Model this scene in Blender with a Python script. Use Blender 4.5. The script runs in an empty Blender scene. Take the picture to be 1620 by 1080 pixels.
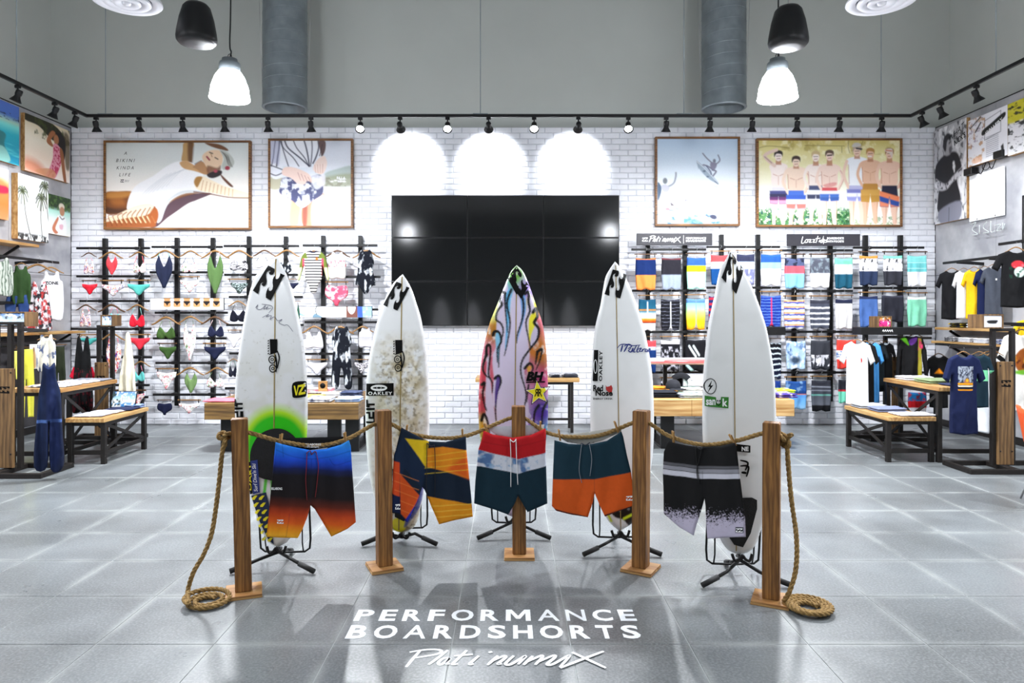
import bpy, bmesh, math, random
import numpy as np
from mathutils import Vector, Matrix
from mathutils.geometry import delaunay_2d_cdt
random.seed(7)
PI = math.pi
SC = bpy.context.scene
COL = SC.collection
# ------------------------------------------------------------------ camera
F, CX, CY, EYE = 1100.0, 805.0, 498.0, 1.6      # focal length and horizon measured on the photograph (1620 x 1080)
D = 10.17                                       # distance of the brick wall
cam = bpy.data.cameras.new('camera'); camo = bpy.data.objects.new('camera', cam); COL.objects.link(camo)
cam.sensor_width = 36; cam.lens = F / 1620 * 36
cam.shift_x = (810 - CX) / 1620; cam.shift_y = (CY - 540) / 1620
cam.clip_start = .05; cam.clip_end = 100
camo.location = (0, 0, EYE); camo.rotation_euler = (PI / 2, 0, 0)
SC.camera = camo
# ------------------------------------------------------------------ world, exposure
SC.view_settings.view_transform = 'Standard'; SC.view_settings.look = 'None'
SC.view_settings.gamma = 1; SC.view_settings.use_curve_mapping = False
SC.view_settings.exposure = 0.0
wd = bpy.data.worlds.new('world'); SC.world = wd; wd.use_nodes = True
wd.node_tree.nodes['Background'].inputs[0].default_value = (.75, .82, .95, 1)
wd.node_tree.nodes['Background'].inputs[1].default_value = .3
# ------------------------------------------------------------------ lights of the room (high-bay pendants, track heads), plus fill lamps
def lamp(name, kind, loc, energy, col=(1, 1, 1), target=None, **kw):
    L = bpy.data.lights.new(name, kind); L.energy = energy; L.color = col
    for k, v in kw.items(): setattr(L, k, v)
    o = bpy.data.objects.new(name, L); COL.objects.link(o); o.location = loc
    if target is not None:
        o.rotation_euler = (Vector(target) - Vector(loc)).to_track_quat('-Z', 'Y').to_euler()
    return o
COOL = (.93, .96, 1.0)
PEND = [(-2.93, 7.3), (2.82, 7.3), (-3.1, 3.6), (3.1, 3.6), (-2.9, .2), (2.9, .2), (-5.2, 4.7), (5.2, 4.7)]  # last pair is added out of view to brighten the walls
PEND_Z = 3.86
PEND_W = [290, 290, 75, 75, 28, 28, 180, 180]
TRACK_Y, TRACK_Z, TRACK_L, TRACK_R = 9.3, 4.263, -5.65, 5.38
SPOT_W = 72
for i, (x, y) in enumerate(PEND):
    lamp('pendant_light', 'AREA', (x, y, PEND_Z - .035), PEND_W[i], COOL, (x, y, 0), shape='DISK', size=.34)
def spot(x, y, tx, ty, tz, w=SPOT_W, ang=62, blend=.6):
    c = Vector((x, y, TRACK_Z - .14)); c = c + (Vector((tx, ty, tz)) - c).normalized() * .125
    lamp('track_light', 'SPOT', c, w, COOL, (tx, ty, tz), spot_size=math.radians(ang), spot_blend=blend, shadow_soft_size=.045)
HEADS = [152, 220, 289, 355, 424, 492, 570, 633, 708, 773, 845, 915, 994, 1054, 1123, 1190, 1261, 1328, 1395]
def trx(px): return (px - CX) * TRACK_Y / F
for px in HEADS:
    x = trx(px)
    if px in (633, 773, 915): spot(x, TRACK_Y - .06, x, D, 3.8, 210, 72, .5)
    elif px in (570, 708, 845, 994): spot(x, TRACK_Y - .06, x * .75, 5.8, 0, 320, 92, .8)
    else: spot(x, TRACK_Y - .06, x, D, .9, SPOT_W, 88, 1.0)
SIDE_HEADS_L = [9.05, 8.65, 8.0, 7.1, 6.2, 5.2]
for i, y in enumerate(SIDE_HEADS_L):
    spot(TRACK_L + .06, y, -6.4, y, 2.2, 55, 90, .9)
    spot(TRACK_R - .06, y, 6.24, y, 2.2, 55, 90, .9)
# soft fill for bounce from the store, an unseen area lamp behind the camera
lamp('store_fill', 'AREA', (0, -1.5, 6.6), 50, COOL, (0, 3.5, 0), shape='RECTANGLE', size=9, size_y=5)
# ------------------------------------------------------------------ helpers: tags
def link(o, parent=None):
    COL.objects.link(o)
    if parent is not None: o.parent = parent
    return o
def tag(o, label=None, cat=None, group=None, kind=None):
    if label: o['label'] = label
    if cat: o['category'] = cat
    if group: o['group'] = group
    if kind: o['kind'] = kind
    return o
def empty(name, loc=(0, 0, 0), label=None, cat=None, group=None, rz=0):
    o = bpy.data.objects.new(name, None); link(o); o.location = loc; o.rotation_euler = (0, 0, rz)
    o.empty_display_size = .05
    return tag(o, label, cat, group)
def copy_tree(o, parent=None):
    c = o.copy(); COL.objects.link(c)
    if parent is not None: c.parent = parent
    for ch in KIDS.get(o.name, []):
        copy_tree(ch, c)
    return c
KIDS = {}
def W(px, py, d): return Vector(((px - CX) * d / F, d, EYE - (py - CY) * d / F))
# ------------------------------------------------------------------ helpers: colour and materials
def lin(c):
    if isinstance(c, str):
        c = c.lstrip('#'); c = [int(c[i:i + 2], 16) / 255 for i in (0, 2, 4)]
        return tuple(x / 12.92 if x <= .04045 else ((x + .055) / 1.055) ** 2.4 for x in c)
    return tuple(c[:3])
MATS = {}
def mat(name, col=None, rough=.6, metal=0, var=0, scale=6, bump=0, bscale=None, attr=False, stretch=(1, 1, 1), col2=None, coat=0, spec=.5, emit=None, estr=0, detail=3, lo=.35, hi=.65):
    """Principled material with procedural variation; attr=True takes the base colour from the mesh's print/dye attribute"""
    if name in MATS: return MATS[name]
    m = bpy.data.materials.new(name); m.use_nodes = True; nt = m.node_tree; N = nt.nodes; Lk = nt.links
    b = N['Principled BSDF']; b.inputs['Roughness'].default_value = rough; b.inputs['Metallic'].default_value = metal
    b.inputs['Specular IOR Level'].default_value = spec
    if coat: b.inputs['Coat Weight'].default_value = coat; b.inputs['Coat Roughness'].default_value = .08
    if emit: b.inputs['Emission Color'].default_value = (*lin(emit), 1); b.inputs['Emission Strength'].default_value = estr
    src = None
    if attr:
        a = N.new('ShaderNodeAttribute'); a.attribute_name = 'Col'; src = a.outputs['Color']; Lk.new(src, b.inputs['Base Color'])
    else: b.inputs['Base Color'].default_value = (*lin(col), 1)
    if var or bump or col2:
        tc = N.new('ShaderNodeTexCoord'); mp = N.new('ShaderNodeMapping'); mp.inputs['Scale'].default_value = stretch
        Lk.new(tc.outputs['Object'], mp.inputs['Vector'])
        nz = N.new('ShaderNodeTexNoise'); nz.inputs['Scale'].default_value = scale; nz.inputs['Detail'].default_value = detail
        Lk.new(mp.outputs[0], nz.inputs['Vector'])
        if col2 or var:
            mx = N.new('ShaderNodeMix'); mx.data_type = 'RGBA'
            rp = N.new('ShaderNodeMapRange'); rp.inputs[1].default_value = lo; rp.inputs[2].default_value = hi
            Lk.new(nz.outputs['Fac'], rp.inputs[0]); Lk.new(rp.outputs[0], mx.inputs[0])
            if attr:
                mx.blend_type = 'MULTIPLY'; Lk.new(src, mx.inputs[6]); mx.inputs[7].default_value = (1 - var, 1 - var, 1 - var, 1)
            else:
                c = lin(col); c2 = lin(col2) if col2 else tuple(x * (1 - var) for x in c)
                mx.inputs[6].default_value = (*c, 1); mx.inputs[7].default_value = (*c2, 1)
            Lk.new(mx.outputs[2], b.inputs['Base Color'])
        if bump:
            bn = N.new('ShaderNodeTexNoise'); bn.inputs['Scale'].default_value = bscale or scale * 4; bn.inputs['Detail'].default_value = 2
            Lk.new(mp.outputs[0], bn.inputs['Vector'])
            bp = N.new('ShaderNodeBump'); bp.inputs['Strength'].default_value = bump; bp.inputs['Distance'].default_value = .01
            Lk.new(bn.outputs['Fac'], bp.inputs['Height']); Lk.new(bp.outputs[0], b.inputs['Normal'])
    MATS[name] = m
    return m
def wood(name, c1, c2, axis='z', scale=5, rough=.5, ring=9):
    if name in MATS: return MATS[name]
    st = {'x': (.12, 1, 1), 'y': (1, .12, 1), 'z': (1, 1, .12)}[axis]
    m = mat(name, c1, rough, col2=c2, scale=scale * 6, stretch=st, bump=.15, bscale=60, detail=6, lo=.3, hi=.7)
    nt = m.node_tree; N = nt.nodes; Lk = nt.links
    b = N['Principled BSDF']; old = b.inputs['Base Color'].links[0].from_socket
    tc = [n for n in N if n.type == 'MAPPING'][0]
    wv = N.new('ShaderNodeTexWave'); wv.wave_type = 'BANDS'; wv.bands_direction = 'X' if axis != 'x' else 'Z'
    wv.inputs['Scale'].default_value = ring; wv.inputs['Distortion'].default_value = 9; wv.inputs['Detail'].default_value = 3; wv.inputs['Detail Scale'].default_value = 1.6
    Lk.new(tc.outputs[0], wv.inputs['Vector'])
    mx = N.new('ShaderNodeMix'); mx.data_type = 'RGBA'; mx.blend_type = 'MULTIPLY'
    mr = N.new('ShaderNodeMapRange'); mr.inputs[3].default_value = 0; mr.inputs[4].default_value = .55
    Lk.new(wv.outputs['Fac'], mr.inputs[0]); Lk.new(mr.outputs[0], mx.inputs[0]); Lk.new(old, mx.inputs[6])
    mx.inputs[7].default_value = (*[x * 1.4 for x in lin(c2)], 1); Lk.new(mx.outputs[2], b.inputs['Base Color'])
    return m
# ------------------------------------------------------------------ helpers: mesh collector
class MB:
    def __init__(s): s.v = []; s.f = []; s.m = []; s.smooth = []
    def add(s, v, f, m=0, sm=False):
        n = len(s.v); s.v += [tuple(p) for p in v]; s.f += [tuple(i + n for i in q) for q in f]; s.m += [m] * len(f); s.smooth += [sm] * len(f)
        return s
    def box(s, lo, hi, m=0, c=0, M=None):
        lo = list(lo); hi = list(hi)
        for i in range(3):
            if lo[i] > hi[i]: lo[i], hi[i] = hi[i], lo[i]
        if c <= 0:
            v = [(x, y, z) for z in (lo[2], hi[2]) for y in (lo[1], hi[1]) for x in (lo[0], hi[0])]
            f = [(0, 2, 3, 1), (4, 5, 7, 6), (0, 1, 5, 4), (2, 6, 7, 3), (0, 4, 6, 2), (1, 3, 7, 5)]
        else:
            c = min(c, *[(hi[i] - lo[i]) * .45 for i in range(3)])
            bm = bmesh.new(); bmesh.ops.create_cube(bm, size=1)
            for q in bm.verts: q.co = Vector([lo[i] + (q.co[i] + .5) * (hi[i] - lo[i]) for i in range(3)])
            bmesh.ops.bevel(bm, geom=bm.edges[:], offset=c, segments=1, affect='EDGES')
            bm.verts.index_update()
            v = [tuple(q.co) for q in bm.verts]; f = [tuple(q.index for q in g.verts) for g in bm.faces]; bm.free()
        if M is not None: v = [tuple(M @ Vector(q)) for q in v]
        return s.add(v, f, m)
    def beam(s, p, q, w, h, m=0, c=0, up=(0, 0, 1)):
        p = Vector(p); q = Vector(q); d = q - p; L = d.length; d.normalize(); u = Vector(up)
        if abs(d.dot(u)) > .98: u = Vector((0, 1, 0))
        x = d.cross(u).normalized(); z = x.cross(d)
        M = Matrix(((x.x, d.x, z.x, p.x), (x.y, d.y, z.y, p.y), (x.z, d.z, z.z, p.z), (0, 0, 0, 1)))
        return s.box((-w / 2, 0, -h / 2), (w / 2, L, h / 2), m, c, M)
    def tube(s, pts, r, n=8, m=0, cap=True, closed=False):
        P = [Vector(p) for p in pts]; k = len(P); rr = r if isinstance(r, (list, tuple)) else [r] * k
        T = []
        for i in range(k):
            a = P[(i - 1) % k] if (i > 0 or closed) else P[i]; b = P[(i + 1) % k] if (i < k - 1 or closed) else P[i]
            t = (b - a); T.append(t.normalized() if t.length > 1e-9 else Vector((0, 0, 1)))
        u = T[0].orthogonal().normalized(); v = []; f = []
        for i in range(k):
            u = (u - T[i] * u.dot(T[i]))
            u = u.normalized() if u.length > 1e-6 else T[i].orthogonal().normalized()
            w = T[i].cross(u)
            for j in range(n):
                a = 2 * PI * j / n; v.append(P[i] + (u * math.cos(a) + w * math.sin(a)) * rr[i])
        for i in range(k if closed else k - 1):
            for j in range(n):
                a = i * n + j; b = i * n + (j + 1) % n; c = ((i + 1) % k) * n
                f.append((a, b, c + (j + 1) % n, c + j))
        if cap and not closed: f.append(tuple(range(n))[::-1]); f.append(tuple((k - 1) * n + j for j in range(n)))
        return s.add(v, f, m, True)
    def lathe(s, prof, n=32, m=0, M=None, close=False):
        v = []; f = []
        for r, z in prof:
            for j in range(n): a = 2 * PI * j / n; v.append((r * math.cos(a), r * math.sin(a), z))
        for i in range(len(prof) - 1):
            for j in range(n): f.append((i * n + j, i * n + (j + 1) % n, (i + 1) * n + (j + 1) % n, (i + 1) * n + j))
        if M is not None: v = [tuple(M @ Vector(q)) for q in v]
        return s.add(v, f, m, True)
    def prism(s, poly, y0, y1, m=0):
        """polygon in the XZ plane extruded along Y"""
        n = len(poly); v = [(x, y0, z) for x, z in poly] + [(x, y1, z) for x, z in poly]
        f = [tuple(range(n)), tuple(range(2 * n - 1, n - 1, -1))] + [(i, i + n, (i + 1) % n + n, (i + 1) % n) for i in range(n)]
        return s.add(v, f, m)
    def build(s, name, mats, parent=None, loc=None, auto=False):
        me = bpy.data.meshes.new(name); me.from_pydata(s.v, [], s.f)
        for q in (mats if isinstance(mats, (list, tuple)) else [mats]): me.materials.append(q)
        me.polygons.foreach_set('material_index', s.m); me.polygons.foreach_set('use_smooth', s.smooth)
        me.update()
        o = bpy.data.objects.new(name, me); link(o, parent)
        if parent is not None: KIDS.setdefault(parent.name, []).append(o)
        if loc is not None: o.location = loc
        return o
def fix_normals(o):
    bm = bmesh.new(); bm.from_mesh(o.data); bmesh.ops.recalc_face_normals(bm, faces=bm.faces[:]); bm.to_mesh(o.data); bm.free(); return o
def catmull(P, per=6, closed=False):
    P = [np.array(p, float) for p in P]; n = len(P); out = []
    rng = n if closed else n - 1
    for i in range(rng):
        if closed: a, b, c, d = P[i - 1], P[i], P[(i + 1) % n], P[(i + 2) % n]
        else: a, b, c, d = P[max(i - 1, 0)], P[i], P[i + 1], P[min(i + 2, n - 1)]
        for k in range(per):
            t = k / per
            out.append(.5 * ((2 * b) + (c - a) * t + (2 * a - 5 * b + 4 * c - d) * t * t + (3 * b - a - 3 * c + d) * t ** 3))
    if not closed: out.append(P[-1])
    return [tuple(p) for p in out]
def resample(P, h, closed=True):
    out = []; n = len(P)
    for i in range(n if closed else n - 1):
        a = np.array(P[i], float); b = np.array(P[(i + 1) % n], float); L = np.linalg.norm(b - a)
        k = max(1, int(round(L / h)))
        for j in range(k): out.append(tuple(a + (b - a) * j / k))
    if not closed: out.append(tuple(P[-1]))
    return out
# ------------------------------------------------------------------ helpers: painting of prints and dyes
def vnoise(x, y, seed=0):
    xi = np.floor(x).astype(np.int64); yi = np.floor(y).astype(np.int64); fx = x - xi; fy = y - yi
    fx = fx * fx * (3 - 2 * fx); fy = fy * fy * (3 - 2 * fy)
    def h(a, b):
        n = (a * 374761393 + b * 668265263 + seed * 974634777) & 0xffffffff
        n = ((n ^ (n >> 13)) * 1274126177) & 0xffffffff
        return ((n ^ (n >> 16)) & 0xffff) / 65535.0
    return (h(xi, yi) * (1 - fx) + h(xi + 1, yi) * fx) * (1 - fy) + (h(xi, yi + 1) * (1 - fx) + h(xi + 1, yi + 1) * fx) * fy
def fnoise(x, y, seed=0, o=3):
    s = 0; a = .5; t = 0
    for i in range(o): s = s + a * vnoise(x * 2 ** i, y * 2 ** i, seed + i); t += a; a *= .5
    return s / t
def inside(X, Y, P):
    c = np.zeros(X.shape, bool); n = len(P)
    for i in range(n):
        x0, y0 = P[i]; x1, y1 = P[(i + 1) % n]
        if y0 == y1: continue
        k = ((y0 > Y) != (y1 > Y)); c ^= k & (X < (x1 - x0) * (Y - y0) / (y1 - y0) + x0)
    return c
def segdist(X, Y, P, closed=True):
    d = np.full(X.shape, 1e9); n = len(P)
    for i in range(n if closed else n - 1):
        x0, y0 = P[i]; x1, y1 = P[(i + 1) % n]; dx = x1 - x0; dy = y1 - y0; L = dx * dx + dy * dy
        t = np.clip(((X - x0) * dx + (Y - y0) * dy) / L, 0, 1) if L > 0 else 0
        d = np.minimum(d, (X - x0 - t * dx) ** 2 + (Y - y0 - t * dy) ** 2)
    return np.sqrt(d)
class Art:
    """colours of a print or a dyed cloth, sampled at points X, Y (source units; px = size of one sample)"""
    def __init__(s, X, Y, bg='ffffff', px=1.0):
        s.X = X; s.Y = Y; s.px = px; s.C = np.tile(np.array(lin(bg)), (len(X), 1))
        s.u = (X - X.min()) / max(np.ptp(X), 1e-9); s.v = (Y - Y.min()) / max(np.ptp(Y), 1e-9)
    def blend(s, idx, m, col):
        c = np.array(lin(col)) if isinstance(col, (str, tuple)) else col
        m = m[:, None]; s.C[idx] = s.C[idx] * (1 - m) + c * m
    def _box(s, P, pad):
        P = np.array(P); a = P.min(0) - pad; b = P.max(0) + pad
        return np.nonzero((s.X >= a[0]) & (s.X <= b[0]) & (s.Y >= a[1]) & (s.Y <= b[1]))[0]
    def poly(s, P, col, a=1, soft=None, sm=True, tex=None):
        if sm and len(P) > 3: P = catmull(P, 4, True)
        w = soft or s.px; i = s._box(P, w)
        if not len(i): return s
        x, y = s.X[i], s.Y[i]; d = segdist(x, y, P); d = np.where(inside(x, y, P), -d, d)
        m = np.clip(.5 - d / w, 0, 1) * a
        if tex is not None: m = m * tex(x, y)
        s.blend(i, m, col); return s
    def line(s, P, w, col, a=1, sm=True):
        if sm and len(P) > 2: P = catmull(P, 4)
        i = s._box(P, w + s.px)
        if not len(i): return s
        d = segdist(s.X[i], s.Y[i], P, False); s.blend(i, np.clip(.5 - (d - w / 2) / s.px, 0, 1) * a, col); return s
    def ell(s, cx, cy, rx, ry, col, a=1, rot=0, soft=None):
        c, n = math.cos(rot), math.sin(rot); x = s.X - cx; y = s.Y - cy
        u = (x * c + y * n) / rx; v = (-x * n + y * c) / ry; d = (np.sqrt(u * u + v * v) - 1) * min(rx, ry)
        w = soft or s.px; m = np.clip(.5 - d / w, 0, 1) * a; i = np.nonzero(m)[0]; s.blend(i, m[i], col); return s
    def bands(s, st, key=None, soft=.0):
        """st: [(v, colour), ...] each colour runs from its v on; soft blends"""
        v = s.v if key is None else key
        for k, (v0, col) in enumerate(st):
            w = max(soft, .012); m = np.clip((v - v0) / w + .5, 0, 1) if k else np.ones(len(v)); s.blend(slice(None), m, col)
        return s
    def grad(s, st, key=None):
        v = s.v if key is None else key; xs = [a for a, _ in st]; cs = np.array([lin(c) for _, c in st])
        s.C = np.stack([np.interp(v, xs, cs[:, k]) for k in range(3)], 1); return s
    def blot(s, col, scale=1, thr=.5, a=1, seed=0, sharp=8, sx=1, sy=1, key=None):
        n = fnoise(s.X * scale * sx, s.Y * scale * sy, seed); m = np.clip((n - thr) * sharp, 0, 1) * a
        if key is not None: m = m * key
        s.blend(slice(None), m, col); return s
def canvas(name, x0, y0, x1, y1, nw, nh, draw, place, mt, parent=None):
    """flat printed sheet: grid of nw x nh samples in source coordinates, place(x, y) -> world point"""
    xs = np.linspace(x0, x1, nw); ys = np.linspace(y0, y1, nh); X, Y = np.meshgrid(xs, ys); X = X.ravel(); Y = Y.ravel()
    A = Art(X, Y, px=(x1 - x0) / nw * 1.9); draw(A); A.C = A.C ** 1.3      # print inks are denser than they look under the lamps
    p0 = np.array(place(x0, y0)); pu = np.array(place(x1, y0)) - p0; pv = np.array(place(x0, y1)) - p0
    U = (X - x0) / (x1 - x0); V = (Y - y0) / (y1 - y0)
    co = p0[None] + U[:, None] * pu[None] + V[:, None] * pv[None]
    i = np.arange(nw * nh).reshape(nh, nw); q = np.stack([i[:-1, :-1], i[1:, :-1], i[1:, 1:], i[:-1, 1:]], -1).reshape(-1, 4)
    o = np_mesh(name, co, q, A.C, mt, parent); return o
def np_mesh(name, co, faces, C, mt, parent=None, smooth=True, loc=None):
    k = faces.shape[1]; me = bpy.data.meshes.new(name); me.vertices.add(len(co)); me.vertices.foreach_set('co', co.astype(np.float32).ravel())
    me.loops.add(faces.size); me.loops.foreach_set('vertex_index', faces.astype(np.int32).ravel())
    me.polygons.add(len(faces)); me.polygons.foreach_set('loop_start', np.arange(0, faces.size, k, dtype=np.int32))
    me.update(calc_edges=True)
    me.polygons.foreach_set('use_smooth', np.full(len(faces), smooth))
    if C is not None:
        at = me.color_attributes.new('Col', 'FLOAT_COLOR', 'POINT'); at.data.foreach_set('color', np.hstack([C, np.ones((len(C), 1))]).astype(np.float32).ravel())
    me.materials.append(mt); me.validate()
    o = bpy.data.objects.new(name, me); link(o, parent)
    if parent is not None: KIDS.setdefault(parent.name, []).append(o)
    if loc is not None: o.location = loc
    return o
def tri(P, h, jitter=.0):
    """fill polygon P with triangles of about size h -> verts, tris, n boundary"""
    B = resample(P, h); B2 = np.array(B); a = B2.min(0); b = B2.max(0)
    xs = np.arange(a[0] + h * .5, b[0], h); ys = np.arange(a[1] + h * .43, b[1], h * .87)
    X, Y = np.meshgrid(xs, ys); X = X + (np.arange(len(ys)) % 2)[:, None] * h * .5; X = X.ravel(); Y = Y.ravel()
    k = inside(X, Y, B); X = X[k]; Y = Y[k]
    if len(X): k = segdist(X, Y, B) > h * .5; X = X[k]; Y = Y[k]
    V = [Vector(p) for p in B] + [Vector((x, y)) for x, y in zip(X, Y)]; n = len(B)
    r = delaunay_2d_cdt(V, [(i, (i + 1) % n) for i in range(n)], [], 1, 1e-7)
    vo = np.array([tuple(p) for p in r[0]]); fo = np.array([t for t in r[2] if len(t) == 3], np.int64).reshape(-1, 3)
    return vo, fo, np.array([tuple(p) for p in B])
def pillow(name, P, h, thick, place, mt, paint=None, parent=None, rim=None, fold=None, back=None, bg='ffffff', loc=None):
    """closed body over outline P (source units): front and back skins that meet at the rim.
    place(x, y, off) -> local point, off = metres towards the viewer; thick in metres; rim = width of the rounding (source units)"""
    v, f, B = tri(P, h); d = segdist(v[:, 0], v[:, 1], B); rim = rim or h * 2.5
    t = np.clip(d / rim, 0, 1); prof = np.sqrt(np.clip(1 - (1 - t) ** 2, 0, 1)) * thick / 2
    fo = fold(v[:, 0], v[:, 1]) * np.minimum(1, .35 + t) if fold is not None else 0 * d
    A = Art(v[:, 0], v[:, 1], bg, px=h)
    if paint: paint(A)
    edge = d < 1e-6 * max(1, h) + 1e-9
    n = len(v); co = np.concatenate([place(v[:, 0], v[:, 1], fo + prof), place(v[:, 0], v[:, 1], fo - prof)])
    idx = np.arange(n) + n; idx[edge] = np.arange(n)[edge]
    g = idx[f][:, ::-1]; faces = np.concatenate([f, g]); C = np.concatenate([A.C, A.C if back is None else np.tile(np.array(lin(back)), (n, 1))])
    # drop unused twins of the rim
    used = np.zeros(2 * n, bool); used[faces.ravel()] = True; mp = np.cumsum(used) - 1
    co = co[used]; C = C[used]; faces = mp[faces]
    # outward orientation: y decreasing is towards the viewer
    p = co[faces[0]]; nn = np.cross(p[1] - p[0], p[2] - p[0])
    pf = place(v[:1, 0], v[:1, 1], np.array([1.0]))[0] - place(v[:1, 0], v[:1, 1], np.array([0.0]))[0]
    if np.dot(nn, pf) < 0: faces = faces[:, ::-1]
    return np_mesh(name, co, np.ascontiguousarray(faces), C, mt, parent, loc=loc)
# ------------------------------------------------------------------ helpers: lettering
_TXT = {}
def text_geo(s, bold=.0, spacing=1.0, shear=0):
    k = (s, bold, spacing, shear)
    if k in _TXT: return _TXT[k]
    cu = bpy.data.curves.new('t', 'FONT'); cu.body = s; cu.offset = bold; cu.space_character = spacing; cu.shear = shear; cu.resolution_u = 3
    ob = bpy.data.objects.new('t', cu); COL.objects.link(ob); dg = bpy.context.evaluated_depsgraph_get()
    me = bpy.data.meshes.new_from_object(ob.evaluated_get(dg)); v = np.array([q.co[:2] for q in me.vertices]); f = [tuple(p.vertices) for p in me.polygons]
    bpy.data.objects.remove(ob); bpy.data.curves.remove(cu); bpy.data.meshes.remove(me)
    a = v.min(0); b = v.max(0); v = (v - a) / (b - a); v[:, 1] = 1 - v[:, 1]
    _TXT[k] = (v, f); return _TXT[k]
def decal(name, geos, place, mt, parent=None, axis=None, step=0.0):
    """geos: list of (verts in source units, faces); place(x, y) arrays -> local points"""
    V = []; Fc = []; K = []; n = 0
    for j, (v, f) in enumerate(geos):      # overlapping strokes are laid one on the other, a hair apart
        V.append(np.asarray(v, float)); Fc += [tuple(i + n for i in q) for q in f]; n += len(v); K.append(np.full(len(v), j * step))
    V = np.concatenate(V); co = place(V[:, 0], V[:, 1])
    if axis is not None: co = co.copy(); co[:, axis] += np.concatenate(K)
    me = bpy.data.meshes.new(name); me.from_pydata([tuple(c) for c in co], [], Fc); me.materials.append(mt); me.update()
    o = bpy.data.objects.new(name, me); link(o, parent)
    if parent is not None: KIDS.setdefault(parent.name, []).append(o)
    return o
def fit(s, x0, y0, x1, y1, **k):
    """text geometry fitted in the box (x0,y0)-(x1,y1), y downwards"""
    v, f = text_geo(s, **k); return (np.array([x0, y0]) + v * np.array([x1 - x0, y1 - y0]), f)
def fitq(s, O, U, V, **k):
    v, f = text_geo(s, **k); O = np.array(O, float); U = np.array(U, float) - O; V = np.array(V, float) - O
    return (O + v[:, :1] * U + v[:, 1:] * V, f)
def ribbon(P, w, taper=.35):
    """brush stroke of width w along polyline P, thinner at both ends"""
    P = np.array(catmull(P, 6) if len(P) > 2 else resample(P, np.linalg.norm(np.array(P[1]) - np.array(P[0])) / 4, False), float)
    T = np.gradient(P, axis=0); T /= np.linalg.norm(T, axis=1)[:, None] + 1e-9; N = np.stack([-T[:, 1], T[:, 0]], 1)
    n = len(P); k = taper + (1 - taper) * np.sin(np.linspace(.12, PI - .12, n)) ** .6
    v = np.concatenate([P + N * (w / 2 * k)[:, None], P - N * (w / 2 * k)[:, None]])
    return v, [(i, i + 1, n + i + 1, n + i) for i in range(n - 1)]
def ring(cx, cy, rx, ry, t, n=28, rot=0):
    a = np.linspace(0, 2 * PI, n, endpoint=False); c, s = math.cos(rot), math.sin(rot)
    def e(k): x = np.cos(a) * (rx - k); y = np.sin(a) * (ry - k); return np.stack([cx + x * c - y * s, cy + x * s + y * c], 1)
    return np.concatenate([e(0), e(t)]), [(i, (i + 1) % n, n + (i + 1) % n, n + i) for i in range(n)]
def fillp(P, h=None, sm=False):
    if sm: P = catmull(P, 4, True)
    P = np.array(P, float)
    h = h or np.ptp(P, axis=0).max() / 4
    v, f, _ = tri([tuple(p) for p in P], h); return v, [tuple(q) for q in f]
# the twin wave emblem: two pieces inside the unit square (u along the top edge, v down the left edge)
def _wave():
    T = np.array([415, 270.]); U = np.array([553, 355.]) - T; V = np.array([287, 485.]) - T
    A = [(415, 270), (445, 286), (472, 301), (470, 325), (460, 345), (445, 355), (430, 350), (422, 336), (430, 320), (416, 322), (403, 340), (399, 370), (402, 400), (396, 425), (384, 440), (370, 448), (360, 440), (357, 428), (372, 398), (375, 395), (357, 410), (348, 430), (345, 470), (335, 516), (310, 500), (287, 485)]
    A = [(415, 270), (472, 301), (470, 325), (458, 348), (440, 352), (425, 345), (424, 330), (438, 320), (425, 316), (408, 326), (399, 348), (400, 378), (405, 405), (400, 430), (388, 446), (372, 447), (362, 436), (366, 422), (378, 418), (366, 414), (354, 424), (346, 445), (342, 480), (333, 514), (287, 485)]
    B = [(520, 338), (553, 355), (440, 570), (398, 545), (398, 515), (404, 488), (414, 465), (430, 455), (420, 470), (424, 486), (440, 488), (453, 474), (458, 448), (454, 418), (456, 390), (466, 366), (482, 354), (474, 368), (478, 384), (492, 388), (507, 378), (516, 358)]
    Mi = np.linalg.inv(np.stack([U, V], 1))
    return [[tuple(Mi @ (np.array(p, float) - T)) for p in q] for q in (A, B)]
WAVE = _wave()
def wave(T, R, L, h=None):
    T = np.array(T, float); U = np.array(R, float) - T; V = np.array(L, float) - T; out = []
    for q in WAVE:
        P = [tuple(T + p[0] * U + p[1] * V) for p in q]; out.append(fillp(P, h))
    return out
_pl = [[(478, 285), (445, 322), (412, 362)], [(428, 294), (500, 283), (558, 283), (574, 292), (545, 305), (455, 320)], [(603, 285), (556, 322), (514, 352)],
       [(612, 320), (582, 323), (560, 342), (572, 352), (614, 322), (596, 348), (612, 346)], [(690, 286), (655, 320), (625, 350), (650, 348)], [(632, 313), (718, 305)],
       [(745, 312), (702, 350), (722, 348)], [(790, 298), (806, 293)], [(832, 312), (785, 355)], [(800, 340), (858, 314), (866, 322), (832, 350), (850, 348)],
       [(905, 313), (868, 348), (892, 352), (960, 313), (925, 352)], [(992, 314), (950, 355)], [(962, 343), (1028, 314), (1034, 322), (1003, 355)], [(1015, 343), (1086, 313), (1092, 322), (1058, 352), (1085, 352), (1160, 312), (1116, 366)],
       [(1172, 298), (1245, 332), (1326, 370)], [(1316, 294), (1220, 330), (1118, 370)]]
def hwave(x0, y0, x1, y1): return wave((x0, y1), (x0, y0), (x1, y1))
def plat(x0, y0, x1, y1, w=None):
    """the script lettering, fitted in a box"""
    sx = (x1 - x0) / (1326 - 412); sy = (y1 - y0) / (370 - 283); w = w or (y1 - y0) * .13
    return [ribbon([(x0 + (x - 412) * sx, y0 + (y - 283) * sy) for x, y in q], w) for q in _pl]
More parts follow.
